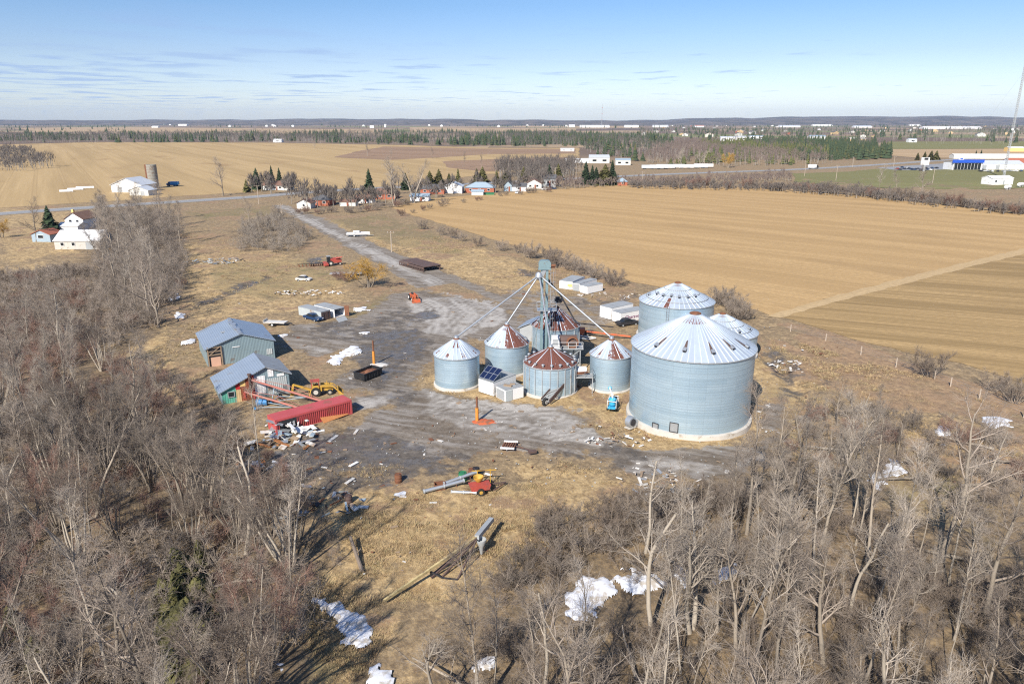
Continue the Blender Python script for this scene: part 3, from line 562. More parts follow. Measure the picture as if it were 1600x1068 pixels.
    for k in range(stiff):      # outside stiffeners
        a = 2 * math.pi * (k + .3) / stiff; mb = MB(); d = Vector((math.cos(a), math.sin(a), 0))
        mb.box(d * (Rr + .06) + Vector((0, 0, (pad + he) / 2)), (.14, .12, he - pad - .1), a); mb.build('stiffener', 'grey', t)
    if ladder is not None:
        a = R(ladder); d = Vector((math.cos(a), math.sin(a), 0)); s = Vector((-d.y, d.x, 0)); mb = MB()
        for k in (-1, 1): mb.bar(d * (Rr + .22) + s * .23 * k + Vector((0, 0, .6)), d * (Rr + .22) + s * .23 * k + Vector((0, 0, he + .5)), .05, .05)
        for q in range(int(he / .35)): mb.bar(d * (Rr + .22) - s * .23 + Vector((0, 0, .8 + .35 * q)), d * (Rr + .22) + s * .23 + Vector((0, 0, .8 + .35 * q)), .035, .035)
        for q in range(5): mb.bar(d * Rr + Vector((0, 0, 1 + q * (he - 1.2) / 4)), d * (Rr + .22) + Vector((0, 0, 1 + q * (he - 1.2) / 4)), .04, .04)
        mb.build('ladder', 'galv', t)
    for a, z, ww, hh in (door or ()):
        a = R(a); d = Vector((math.cos(a), math.sin(a), 0)); s = Vector((-d.y, d.x, 0)); mb = MB(); c = d * (Rr + .07) + Vector((0, 0, z + hh / 2))
        for k in (-1, 1):
            mb.bar(c + s * ww / 2 * k - Vector((0, 0, hh / 2)), c + s * ww / 2 * k + Vector((0, 0, hh / 2)), .09, .09); mb.bar(c - s * ww / 2 + Vector((0, 0, hh / 2 * k)), c + s * ww / 2 + Vector((0, 0, hh / 2 * k)), .09, .09)
        mb.box(c - d * .05, (.06, ww - .05, hh - .05), a, 1); mb.build('door', ['dark', 'galv'], t)
    return t
def no_rust(a, q, k): return 0.0
def top_rust(lim):
    return lambda a, q, k: 1.0 if q > lim + .12 * math.sin(k * 2.7) else (.0)
def ang(d, a): return abs((math.degrees(a) - d + 180) % 360 - 180)
def big_rust(a, q, k):
    if q > .80 + .05 * math.sin(k * 2.1) and ang(268, a) < 65: return .95 if k % 2 else .45
    if q > .93: return .8
    return .12 if k % 7 == 0 else 0.
def s2_rust(a, q, k):   # right side rusted, left side bright
    d = math.degrees(a) % 360
    return [1.0, .82, .6, 1.0, .72][k % 5] if 266 < d < 352 else (.9 if q > .78 else (.35 if k % 5 == 0 and q < .4 else 0))
def s1_rust(a, q, k):
    d = math.degrees(a) % 360
    return 1.0 if (252 < d < 288 and q > .62 and k % 2) or q > .88 else (.55 if k % 4 == 0 and .05 < q < .3 else 0)
def full_rust(a, q, k): return .8 if k % 5 == 0 else 1.0
def tall_rust(a, q, k): return [1.0, .9, .62, 1.0, .5][k % 5] + (.2 if q < .2 else 0)
def s3_rust(a, q, k):
    d = math.degrees(a) % 360
    return [1.0, .6, .85][k % 3] if 262 < d < 300 else (.55 if k % 3 == 0 and q < .5 else .05)
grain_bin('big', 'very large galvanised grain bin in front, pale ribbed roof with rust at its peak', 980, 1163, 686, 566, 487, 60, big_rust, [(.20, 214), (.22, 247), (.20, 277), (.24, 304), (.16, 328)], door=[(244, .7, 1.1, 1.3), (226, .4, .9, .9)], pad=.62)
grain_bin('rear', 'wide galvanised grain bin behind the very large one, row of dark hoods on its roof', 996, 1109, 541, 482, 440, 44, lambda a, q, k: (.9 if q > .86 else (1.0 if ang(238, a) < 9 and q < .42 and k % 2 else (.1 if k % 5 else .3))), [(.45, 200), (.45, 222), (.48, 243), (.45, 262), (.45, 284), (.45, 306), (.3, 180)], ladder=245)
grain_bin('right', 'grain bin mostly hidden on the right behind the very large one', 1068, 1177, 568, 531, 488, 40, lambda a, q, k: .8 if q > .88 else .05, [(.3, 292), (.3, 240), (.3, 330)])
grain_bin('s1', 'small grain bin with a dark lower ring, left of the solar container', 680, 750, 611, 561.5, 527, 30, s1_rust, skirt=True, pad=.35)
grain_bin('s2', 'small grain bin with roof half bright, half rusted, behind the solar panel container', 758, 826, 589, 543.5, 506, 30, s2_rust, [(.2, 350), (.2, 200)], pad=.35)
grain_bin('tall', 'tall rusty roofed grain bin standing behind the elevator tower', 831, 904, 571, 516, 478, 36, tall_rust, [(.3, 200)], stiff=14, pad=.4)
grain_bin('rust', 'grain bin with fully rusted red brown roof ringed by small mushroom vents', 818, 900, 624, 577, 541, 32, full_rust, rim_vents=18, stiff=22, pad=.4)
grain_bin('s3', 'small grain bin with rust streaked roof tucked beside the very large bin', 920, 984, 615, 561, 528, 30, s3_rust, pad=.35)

# ------------------------------------------------------------------ elevator tower with its spouts
def elevator():
    b = P(849, 573); hh = hgt(849, 573, 406); x0, y0 = b.x, b.y
    t = thing('grain_elevator', 'tall green grey bucket elevator tower with silver spouts fanning down to the bins', 'grain elevator', b)
    for k in (-1, 1):
        mb = MB(); mb.box((.40 * k, 0, hh / 2 - .6), (.42, .52, hh - 1.4))
        for q in range(int(hh / 2.4)): mb.box((.40 * k, 0, 1 + q * 2.4), (.50, .60, .10))
        mb.build('leg_casing', 'green_grey', t)
    mb = MB(); pr = [(-1.0, hh - 1.5), (1.0, hh - 1.5), (1.0, hh - .45), (.8, hh - .12), (.45, hh), (-.45, hh), (-.8, hh - .12), (-1.0, hh - .45)]; mb.prism(pr, -.5, .5); mb.box((0, 0, hh - 1.5), (2.1, 1.1, .08)); head = mb.build('head', 'green_grey', t)
    mb = MB(); mb.tube((1.0, -.2, hh - .9), (1.75, -.2, hh - .9), .24, .24, 12); mb.box((1.25, -.2, hh - 1.25), (.9, .6, .08)); mb.build('motor', 'rust', head)
    mb = MB(); mb.prism([(-.9, hh - 2.3), (-.2, hh - 1.6), (.3, hh - 1.6), (-.3, hh - 2.9), (-.9, hh - 2.9)], -.35, .35); mb.build('discharge_chute', 'galv', t)
    mb = MB()
    for k in (-1, 1): mb.bar((1.0, .25 * k - .2, .2), (1.0, .25 * k - .2, hh - 1.2), .05, .05)
    for q in range(int(hh / .4)): mb.bar((1.0, -.45, .4 + .4 * q), (1.0, .05, .4 + .4 * q), .035, .035)
    for q in range(int(hh / 1.6)):
        z = 2.4 + 1.55 * q
        if z < hh - 1: mb.pipe([(1.0, -.6, z), (1.45, -.6, z), (1.75, -.2, z), (1.45, .2, z), (1.0, .2, z)], .025, 4)
    for a in ((1.45, -.6), (1.75, -.2), (1.45, .2)): mb.bar((*a, 2.4), (*a, hh - 1.2), .035, .02)
    mb.build('caged_ladder', 'galv', t)
    mb = MB(); zz = hh * .55; mb.box((.4, -.1, zz), (3.2, 2.0, .10))
    for x in (-1.2, .4, 2.0):
        for y in (-1.1, .9): mb.bar((x, y, zz), (x, y, zz + 1.05), .05, .05)
    for z in (.55, 1.05):
        mb.pipe([(-1.2, -1.1, zz + z), (2.0, -1.1, zz + z), (2.0, .9, zz + z), (-1.2, .9, zz + z)], .03, 5)
    mb.build('platform', 'galv', t)
    # distributor and spouts to the bin peaks
    dz = hgt(849, 573, 433); D = Vector((-.95, -.25, dz)); mb = MB(); mb.lathe([(.25, .95), (.55, .6), (.62, .1), (.35, -.3), (.2, -.4)], 14, tuple(D), cap=True); mb.build('distributor', 'galv', t, True)
    for key, off, ra in (('s1', (-.5, 0, 0), .13), ('s2', (-.3, .1, -.1), .12), ('rust', (.15, -.3, -.1), .13), ('s3', (.55, 0, 0), .13)):
        cx, cy, _, _, ha = BINS[key]; e = Vector((cx, cy, ha + .35)) - b; s = D + Vector(off); mb = MB(); mb.tube(s, e, ra, ra, 10)
        L = (e - s).length
        for q in range(1, 4): p = s.lerp(e, q / 4); d = (e - s).normalized(); mb.tube(p - d * .08, p + d * .08, ra * 1.3, ra * 1.3, 10)
        mb.tube(e + Vector((0, 0, .25)), e - Vector((0, 0, .35)), .3, .42, 12); mb.build('spout', 'galv', t, True)
    cx, cy, _, _, ha = BINS['tall']; e = Vector((cx, cy, ha)) - b; mb = MB(); mb.tube((.6, .3, hh * .82), e + Vector((.6, 0, 2.4)), .15, .15, 8); mb.tube(e + Vector((.6, 0, 2.4)), e + Vector((3.4, -1.2, -2.4)), .14, .14, 8); mb.tube(e + Vector((3.4, -1.2, -2.4)), e + Vector((9, -7, -1.5)), .10, .10, 8); mb.build('spout', 'dark', t, True)
    mb = MB(); c = e + Vector((.2, -.2, 1.3)); mb.box(c, (1.1, .9, .6)); mb.wheel(c + Vector((.5, -.5, .2)), .35, .3); mb.box(c + Vector((0, -.1, .5)), (.7, .5, .4), .3); mb.build('drive_unit', ['dark', 'bluegrey'], t)
    mb = MB()
    for k in (-1, 1):
        mb.bar((k * .5, -.3, hh * .5), (k * 3.0, -2.0, 0), .07, .07)
    mb.pipe([(.9, -1.2, 0), (.9, -1.2, 6.2)], .22, 8); mb.build('brace', 'green_grey', t)
elevator()

def dryer():
    b = P(884, 577); t = thing('grain_dryer', 'rusty round burner on a raised frame with rails between the rusted and tall bins', 'grain dryer', b); z = hgt(884, 577, 533)
    mb = MB(); mb.tube((-1.3, -.2, z + .2), (1.7, -.2, z + .2), .95, .95, 20); mb.build('burner_drum', 'brown_rust', t, True)
    mb = MB(); mb.lathe([(.75, 0), (1.05, .05), (1.05, .3), (.75, .35)], 20, (0, 0, 0))
    for v in range(len(mb.v)): x, y, q = mb.v[v]; mb.v[v] = (x + .9, -1.15 - q, y + z + .2)
    mb.build('burner_mouth', 'rust', t, True)
    mb = MB()
    for x in (-2.4, 2.2):
        for y in (-1.6, 1.2): mb.bar((x, y, -.3), (x, y, z - .8), .16, .16)
    mb.box((0, -.2, z - .8), (5.4, 3.4, .14)); mb.bar((-2.4, -1.6, .4), (2.2, -1.6, z - 1), .1, .1); mb.bar((2.2, -1.6, .4), (-2.4, -1.6, z - 1), .1, .1); mb.build('frame', 'grey', t)
    mb = MB()
    for x in (-2.6, -1.2, .2, 1.5, 2.6): mb.bar((x, -1.8, z - .8), (x, -1.8, z + .35), .05, .05)
    for q in (-.2, .35): mb.bar((-2.6, -1.8, z + q), (2.6, -1.8, z + q), .05, .05)
    mb.build('railing', 'white', t)
    mb = MB(); mb.box((-1.9, -.8, z + .2), (1.3, 1.2, 1.9)); mb.box((-1.9, -1.42, z + .2), (.9, .05, 1.2), 0, 1); mb.build('control_box', ['white', 'grey'], t)
dryer()
def stair_platform():
    b = P(852, 633); t = thing('inclined_conveyor', 'rusty slatted conveyor climbing from a wheel to the raised walkway beside the rusted roof bin', 'conveyor', b)
    e = P(888, 613) - b; z1 = hgt(888, 613, 597); top = Vector((e.x, e.y, z1 + 1.3)); mb = MB()
    n = Vector((-e.y, e.x, 0)).normalized() * .7
    for s in (-1, 1): mb.bar(n * s + Vector((0, 0, .7)), top + n * s, .12, .6)
    mb.build('side_rail', 'brown_rust', t); mb = MB()
    for q in range(22): p = Vector((0, 0, .75)).lerp(top, q / 21); mb.bar(p - n, p + n, .09, .12)
    mb.build('slats', 'grey', t); mb = MB(); mb.wheel((0, -.2, .62), .62, .4, (e.y, -e.x, 0), 18); mb.build('wheel', ['tyre', 'concrete'], t)
    mb = MB(); mb.bar(top, top + Vector((2.9, .7, .25)), .9, .35); mb.build('top_chute', 'rust', t); mb = MB()
    for q in (.45, .8):
        p = Vector((0, 0, .7)).lerp(top, q); mb.bar((p.x, p.y, -.1), p, .12, .12); mb.bar((p.x + .8, p.y + .6, -.1), p, .1, .1)
    mb.build('support', 'rust', t)
    c = P(905, 611); t = thing('raised_walkway', 'small raised steel walkway with white tank and stair between two bins', 'walkway', c); z = 2.6; mb = MB(); mb.box((0, 0, z), (4.0, 2.2, .12))
    for x in (-1.9, 1.9):
        for y in (-1, 1): mb.bar((x, y, -.2), (x, y, z), .13, .13)
    mb.build('deck', 'grey', t); mb = MB()
    for x in (-1.9, -.6, .7, 1.9): mb.bar((x, -1.05, z), (x, -1.05, z + 1.05), .05, .05)
    for q in (.5, 1.05): mb.bar((-1.9, -1.05, z + q), (1.9, -1.05, z + q), .05, .05); mb.bar((1.95, -1.05, z + q), (1.95, 1.05, z + q), .05, .05)
    mb.build('railing', 'galv', t); mb = MB(); mb.tube((-1.2, .2, z + .85), (1.0, .2, z + .85), .55, .55, 16); mb.box((-.1, .2, z + .25), (1.6, .7, .3)); mb.build('tank', 'white', t, True)
    mb = MB()
    for s in (-.4, .4): mb.bar((-1.9, -1.2 + s, z), (-3.6, -1.7 + s, 0), .08, .22)
    for q in range(8): f = (q + .5) / 8; mb.box((-1.9 - 1.7 * f, -1.2 - .5 * f, z * (1 - f)), (.26, .85, .05), .28)
    mb.build('stair', 'grey', t)
stair_platform()

# ------------------------------------------------------------------ buildings
def gable(name, label, cat, A, ang_, wd, dp, he, hp, ridge=.5, wall='white', roof='grey_top', over=.35, group=None, along=False, hip=False):
    """front wall along local x from the origin, depth along local y; ridge runs front to back (or along x when 'along')"""
    t = thing(name, label, cat, A, ang_, group); th = .14
    if not along:
        xr = wd * ridge; mb = MB(); mb.prism([(0, -.3), (wd, -.3), (wd, he), (xr, hp), (0, he)], 0, dp); mb.build('wall', wall, t)
        mb = MB(); s0 = (hp - he) / xr; s1 = (hp - he) / (wd - xr); y0, y1 = -over, dp + over
        for sgn, xe, s in ((0, -over, s0), (1, wd + over, s1)):
            ze = he - s * over + .02; zr = hp + .02
            q = [(xe, ze), (xr, zr), (xr, zr + th), (xe, ze + th)]; mb.prism(q if sgn == 0 else q[::-1], y0, y1)
        r = mb.build('roof', roof, t)
    elif hip:
        mb = MB(); mb.box((wd / 2, dp / 2, he / 2 - .15), (wd, dp, he + .3)); mb.build('wall', wall, t); o, i = over, min(wd, dp) / 2
        mb = MB(); vs = [(-o, -o, he - .1), (wd + o, -o, he - .1), (wd + o, dp + o, he - .1), (-o, dp + o, he - .1), (i, dp / 2, hp), (wd - i, dp / 2, hp)]
        mb.add(vs, [(0, 1, 5, 4), (1, 2, 5), (2, 3, 4, 5), (3, 0, 4), (3, 2, 1, 0)]); r = mb.build('roof', roof, t)
    else:
        mb = MB(); n = [(0, -.3), (dp, -.3), (dp, he), (dp * ridge, hp), (0, he)]; vs = [(0, y, z) for y, z in n] + [(wd, y, z) for y, z in n]
        mb.add(vs, [(4, 3, 2, 1, 0), (5, 6, 7, 8, 9)] + [(i, (i + 1) % 5, (i + 1) % 5 + 5, i + 5) for i in range(5)]); mb.build('wall', wall, t); mb = MB(); yr = dp * ridge
        for ye, s in ((-over, (hp - he) / yr), (dp + over, (hp - he) / (dp - yr))):
            ze = he - s * over + .02; pts = [(ye, ze), (yr, hp + .02), (yr, hp + .02 + th), (ye, ze + th)]; vs = [(-over, y, z) for y, z in pts] + [(wd + over, y, z) for y, z in pts]
            mb.add(vs, [(3, 2, 1, 0), (4, 5, 6, 7)] + [(i, (i + 1) % 4, (i + 1) % 4 + 4, i + 4) for i in range(4)])
        r = mb.build('roof', roof, t)
    return t, r
def panel(t, name, x, z, ww, hh, mat, y=-.03, th=.06, frame=None, ax='x'):     # door, window or board on the front (or a side) wall
    mb = MB(); d = (ww, th, hh) if ax == 'x' else (th, ww, hh); c = (x, y, z) if ax == 'x' else (y, x, z); mb.box(c, d); o = mb.build(name, mat, t)
    if frame:
        mb = MB()
        for k in (-1, 1):
            if ax == 'x': mb.box((x + k * (ww / 2 + .05), y - .02, z), (.1, th + .05, hh + .2)); mb.box((x, y - .02, z + k * (hh / 2 + .05)), (ww, th + .04, .1))
            else: mb.box((y - .02, x + k * (ww / 2 + .05), z), (th + .05, .1, hh + .2)); mb.box((y - .02, x, z + k * (hh / 2 + .05)), (th + .04, ww, .1))
        mb.build('frame', frame, o)
    return o
def barns():
    A, B = P(325.3, 573), P(430, 557.5); d = B - A; an = math.atan2(d.y, d.x); wd = d.length; he = hgt(430, 557.5, 531.4); mid = A.lerp(B, .5)
    lo, hi = 0, 30
    hp = he * 1.62; dp = (P(308.5, 522, he) - P(322.5, 547.6, he)).length
    t, r = gable('barn', 'larger grey steel barn with a low gable roof and dark torn opening', 'barn', A, an, wd, dp, he, hp, .52, 'steel', 'steel_roof')
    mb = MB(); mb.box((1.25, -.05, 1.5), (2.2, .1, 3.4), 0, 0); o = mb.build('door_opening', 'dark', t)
    mb = MB()
    for x in (.2, 2.35): mb.box((x, -.16, 1.6), (.2, .16, 3.6))
    for z in (2.0, 2.6, 3.3): mb.box((1.28, -.16, z), (2.0, .14, .16))
    mb.bar((.4, -.2, 2.0), (2.1, -.2, 3.3), .12, .12); mb.build('timber_frame', 'wood', o); panel(o, 'salmon_door', 1.35, .75, 1.55, 1.7, 'salmon', -.18)
    panel(t, 'patch', 4.8, he * .93, 1.2, .12, 'white', -.06); panel(t, 'patch', wd - .9, 1.2, 1.0, 1.0, 'cont_grey', -.05)
    mb = MB()
    for q in range(9): mb.box((wd * .52 - .2 + rnd.uniform(-.3, .2), .4 + q * dp / 9, hp + .2 + rnd.uniform(-.03, .1)), (rnd.uniform(.5, .9), dp / 8.5, .08), rnd.uniform(-.2, .2))
    mb.build('ridge_flashing', 'galv', r); mb = MB()
    mb.box((wd * .36, dp * .42, hp * .90), (1.6, .7, .06), .2); mb.build('roof_patch', 'grey', r); mb = MB(); mb.bar((.1, dp - .6, he + .25), (wd * .28, dp + .2, hp * .82 + .25), .5, .12); mb.build('loose_flashing', 'galv', r)
    A, B = P(347.8, 631.2), P(453.8, 612.2); d = B - A; an = math.atan2(d.y, d.x); wd = d.length; he = hgt(453.8, 612.2, 582.5); hl = hgt(347.8, 631.2, 612.5); dp = (P(333, 590, hl) - P(346.4, 613, hl)).length
    t = thing('patchwork_shed', 'smaller steel roofed shed with teal, red, tan and white patched front', 'shed', A, an); xr = wd * .655; hp = he * 1.5
    mb = MB(); mb.prism([(0, -.3), (wd, -.3), (wd, he), (xr, hp), (0, hl)], 0, dp); mb.build('wall', 'steel', t)
    mb = MB(); s0 = (hp - hl) / xr; s1 = (hp - he) / (wd - xr)
    mb.prism([(-.4, hl - .4 * s0 + .02), (xr, hp + .02), (xr, hp + .16), (-.4, hl - .4 * s0 + .16)], -.4, dp + .3); mb.build('roof', 'steel_roof', t)
    mb = MB(); mb.prism([(xr, hp + .16), (xr, hp + .02), (wd + .4, he - .4 * s1 + .02), (wd + .4, he - .4 * s1 + .16)], -.4, dp + .3); mb.build('roof', 'grey_top', t)
    f = lambda x: hl + s0 * x if x < xr else hp - s1 * (x - xr)
    def board(x0, x1, z0, z1, m, nm='wall_patch'):
        mb = MB(); mb.prism([(x0, z0), (x1, z0), (x1, min(z1, f(x1) - .05)), (x0, min(z1, f(x0) - .05))], -.07, -.005); return mb.build(nm, m, t)
    u = wd / 10
    board(.05, 2.05 * u, -.2, 9, 'teal'); board(2.06 * u, 2.75 * u, -.2, f(2 * u) * .68, 'tan_board'); board(2.76 * u, 4.4 * u, -.2, f(2 * u) * .8, 'brown_board')
    board(2.06 * u, 2.7 * u, f(2 * u) * .69, 9, 'red_board'); board(2.71 * u, 3.5 * u, f(2 * u) * .82, 9, 'yel_board'); board(3.51 * u, 4.4 * u, f(2 * u) * .82, 9, 'brown_board'); board(4.41 * u, 4.8 * u, -.2, 9, 'red_board')
    board(4.81 * u, 6.4 * u, .6, f(4.8 * u) * .86, 'white_panel'); board(6.9 * u, 7.7 * u, he * .98, 9, 'white_panel'); board(8.2 * u, 9.3 * u, he * .93, he * 1.05, 'white'); board(6.6 * u, 9.6 * u, .2, he * .88, 'cont_grey', 'sliding_door'); board(8.9 * u, 9.95 * u, -.2, he * .45, 'grey')
    panel(t, 'window', 1.35 * u, hl * .70, .8, .7, 'glass', -.11, .06, 'grey')
    mb = MB(); mb.tube((4.1 * u, -.55, hl * .62), (4.1 * u, -.55, f(4 * u) + .4), .2, .2, 12); mb.tube((4.1 * u, -.55, f(4 * u) + .4), (4.1 * u, -.55, f(4 * u) + .6), .3, .3, 10); mb.build('stove_pipe', 'brown_rust', t, True)
barns()
def cont(name, label, a, b, c, h, wall, top, group=None, open_=False, cat='container', cwidth=None):
    A, an, wd, dp = rig(a, b, c); t = thing(name, label, cat, A, an, group); mb = MB(); k = .08
    if not open_: mb.box((wd / 2, dp / 2, h / 2 + .05), (wd, dp, h - .1))
    else:
        for x in (k / 2, wd - k / 2): mb.box((x, dp / 2, h / 2), (k, dp, h))
        mb.box((wd / 2, dp - k / 2, h / 2), (wd - 2 * k, k, h)); mb.box((wd / 2, dp / 2, .06), (wd - 2 * k, dp - k, .12))
    mb.build('body', wall, t); mb = MB(); mb.box((wd / 2, dp / 2, h + .03), (wd + .04, dp + .04, .08)); mb.build('roof', top, t)
    return t, wd, dp
def containers():
    gp = 'grey containers on the rough grass'
    h = hgt(516.9, 497.7, 484); t, wd, dp = cont('shipping_container', 'closed grey container with rusty end doors beside the dark blue car', (502.3, 501.4), (516.9, 497.7), (481.6, 489.5), h, 'cont_grey', 'grey_top', gp)
    for k in (0, 1): o = panel(t, 'door', wd * (.26 + .48 * k), h / 2, wd * .45, h * .86, 'brown_rust', -.04); panel(o, 'lock_bar', wd * (.26 + .48 * k), h / 2, .06, h * .8, 'dark', -.09)
    t, wd, dp = cont('shipping_container', 'open grey and white container with its dark inside showing', (523, 496.5), (539.4, 492.4), (504.5, 486), hgt(539.4, 492.4, 480), 'white_panel', 'grey_top', gp, True)
    mb = MB(); mb.box((wd + .1, -.5, 1.1), (.08, 1.1, 2.2), .35); mb.build('door', 'rust', t)
    h = hgt(550.4, 646, 625); t, wd, dp = cont('shipping_container', 'long faded red container with a torn open left end', (432, 679.5), (550.4, 646), (423.2, 669.5), h, 'cont_red', 'cont_red')
    mb = MB()
    for q in range(58):
        x = 2.9 + q * (wd - 3.0) / 58
        if q % 2: mb.box((x, -.045, h / 2), ((wd - 3) / 58 * .62, .09, h * .88))
    for z in (.12, h - .1): mb.box((wd / 2, -.05, z), (wd, .11, .2))
    for x in (.1, wd - .1): mb.box((x, -.05, h / 2), (.2, .12, h))
    mb.build('corrugation', 'cont_red', t); panel(t, 'torn_opening', 1.9, h * .52, 2.7, h * .8, 'dark', -.03)
    g2 = 'white box bodies at the field edge'
    h = hgt(894.3, 453, 440.5); t, wd, dp = cont('box_body', 'white box body with yellow panel, leftmost of three at the field edge', (874, 450.6), (894.3, 453), (901, 443), h, 'white', 'grey_top', g2); panel(t, 'yellow_panel', wd * .80, h * .55, wd * .35, h * .35, 'yel_board', -.05)
    h = hgt(905.5, 455.8, 443.8); t, wd, dp = cont('box_body', 'box body with brown grey end doors in the middle of three', (895, 454), (905.5, 455.8), (916, 445), h, 'white', 'grey_top', g2); panel(t, 'door', wd / 2, h / 2, wd * .9, h * .88, 'grey', -.05)
    h = hgt(917.3, 459.6, 447.9); t, wd, dp = cont('box_body', 'short white box body at the right of three by the field', (906.4, 457), (917.3, 459.6), (919, 450), h, 'white', 'grey_top', g2); panel(t, 'door', wd / 2, h / 2, wd * .9, h * .88, 'white_panel', -.05)
    g3 = 'white semi trailer bodies behind the bins'
    h = hgt(955.3, 500, 482); t, wd, dp = cont('trailer_body', 'plain white trailer body with grey roof, farther of two', (937, 495), (954.5, 499.8), (971, 487), h, 'white', 'grey_top', g3); panel(t, 'door', wd / 2, h / 2, wd * .94, h * .9, 'white_panel', -.05)
    h = hgt(969.5, 505.8, 490); t, wd, dp = cont('trailer_body', 'white trailer body with dark red and navy lettering on its side', (956, 501), (969.5, 505.6), (992, 493), h, 'white', 'grey_top', g3); panel(t, 'door', wd / 2, h / 2, wd * .94, h * .9, 'white_panel', -.05)
    for s, x0, z, col in (('Clearaway', 1.0, h * .34, 'lettering_paint'),):
        MT.setdefault('lettering_paint', simple('dark_red_lettering', (.22, .05, .14), .6, 0, .1, 1)); cu = bpy.data.curves.new('lettering', 'FONT'); cu.body = s; cu.size = 1.1; cu.shear = .25; cu.extrude = .01; cu.materials.append(MT['lettering_paint'])
        co = bpy.data.objects.new('lettering_curve', cu); o = bpy.data.objects.new('lettering', bpy.data.meshes.new_from_object(co)); bpy.data.objects.remove(co); COL.objects.link(o); o.parent = t; o.location = (wd + .03, x0, z); o.rotation_euler = (math.pi / 2, 0, math.pi / 2)
    # solar container and shed by the bins
    h = hgt(773, 618, 597); t, wd, dp = cont('power_container', 'white container carrying a tilted solar panel by the small bins', (748, 612), (771, 619.5), (776, 596.5), h, 'white', 'grey_top')
    panel(t, 'door', wd * .28, h * .48, wd * .42, h * .82, 'white_panel', -.04); panel(t, 'door', wd * .74, h * .48, wd * .42, h * .82, 'white_panel', -.04)
    MT.setdefault('notice', simple('grey_printed_notice', (.42, .43, .45), .7, 0, .3, 6))
    for k in range(5): panel(t, 'notice', dp * (.12 + .15 * k), h * (.42 + .10 * (k % 3)), .55, .40, 'notice', wd + .03, .03, None, 'y')
    mb = MB(); tl = R(32); Mx = Matrix.Rotation(tl, 3, 'X'); c = Vector((wd * .45, 1.3, h + .85)); mb.box(c, (wd * .98, 2.5, .08), 0, 0, Mx); o = mb.build('solar_panel', 'solar', t)
    mb = MB()
    for k in range(4): mb.box(c + Mx @ Vector((wd * (-.49 + .98 * k / 3), 0, .045)), (.07, 2.54, .03), 0, 0, Mx)
    for k in range(3): mb.box(c + Mx @ Vector((0, -1.25 + 1.25 * k, .048)), (wd, .07, .03), 0, 0, Mx)
    mb.build('panel_frame', 'galv', o); mb = MB()
    for x in (.3, wd * .8): mb.bar((x, 2.2, h), (x, 2.2, h + 1.3), .08, .08); mb.bar((x, .4, h), (x, .4, h + .3), .08, .08)
    mb.build('panel_stand', 'galv', t)
    h = hgt(789.5, 628, 609.5); t, wd, dp = cont('equipment_shed', 'small white equipment shed with grey louvred end below the solar container', (775.5, 621), (789.5, 628.5), (799, 612), h, 'white', 'grey_top')
    panel(t, 'louvre', wd * .5, h * .5, wd * .85, h * .78, 'grey', -.04); panel(t, 'door', dp * .2, h * .5, dp * .36, h * .9, 'cont_grey', wd + .03, .06, None, 'y')
    mb = MB(); mb.box((wd * .5, dp * .4, h + .17), (1.3, .5, .2), .5); mb.box((wd * .4, dp * .7, h + .14), (.8, .3, .15), .9); mb.build('roof_scrap', 'wood', t)
    A = P(812, 530); gable('shed', 'small grey shed with pale door behind the half rusted bin', 'shed', A, -.35, 4.2, 5, 2.4, 3.4, .5, 'grey', 'steel_roof'); 
    # black roll-off dumpster, open on top
    A, an, wd, dp = rig((553.5, 592.3), (569.6, 596.6), (576.5, 580.5)); h = hgt(569.6, 596.4, 585); t = thing('dumpster', 'open black dumpster with rusty inside standing on the wet gravel', 'dumpster', A, an); k = .1; mb = MB()
    for x in (k / 2, wd - k / 2): mb.box((x, dp / 2, h / 2 + .15), (k, dp, h - .3))
    for y in (k / 2, dp - k / 2): mb.box((wd / 2, y, h / 2 + .15), (wd - 2 * k, k, h - .3))
    mb.box((wd / 2, dp / 2, .2), (wd - .1, dp - .1, .12)); mb.build('body', 'black', t); mb = MB()
    for x in (-.03, wd + .03):
        mb.box((x, dp / 2, h), (.14, dp + .2, .14))
        for q in range(6): mb.box((x, .5 + q * (dp - 1) / 5, h / 2 + .1), (.09, .12, h - .3))
    for y in (0, dp): mb.box((wd / 2, y, h), (wd, .14, .14))
    mb.build('rim', 'black', t); mb = MB(); mb.box((wd / 2, dp / 2, h * .55), (wd - .25, dp - .25, .3)); mb.blob((wd / 2, dp * .6, h * .7), (wd * .7, dp * .5, .7), 4); mb.build('scrap_load', 'rust', t)
    mb = MB()
    for x in (.25, wd - .25):
        for y in (.3, dp - .3): mb.wheel((x, y, .13), .15, .2, (1, 0, 0), 10)
    mb.build('roller', 'dark', t)
containers()

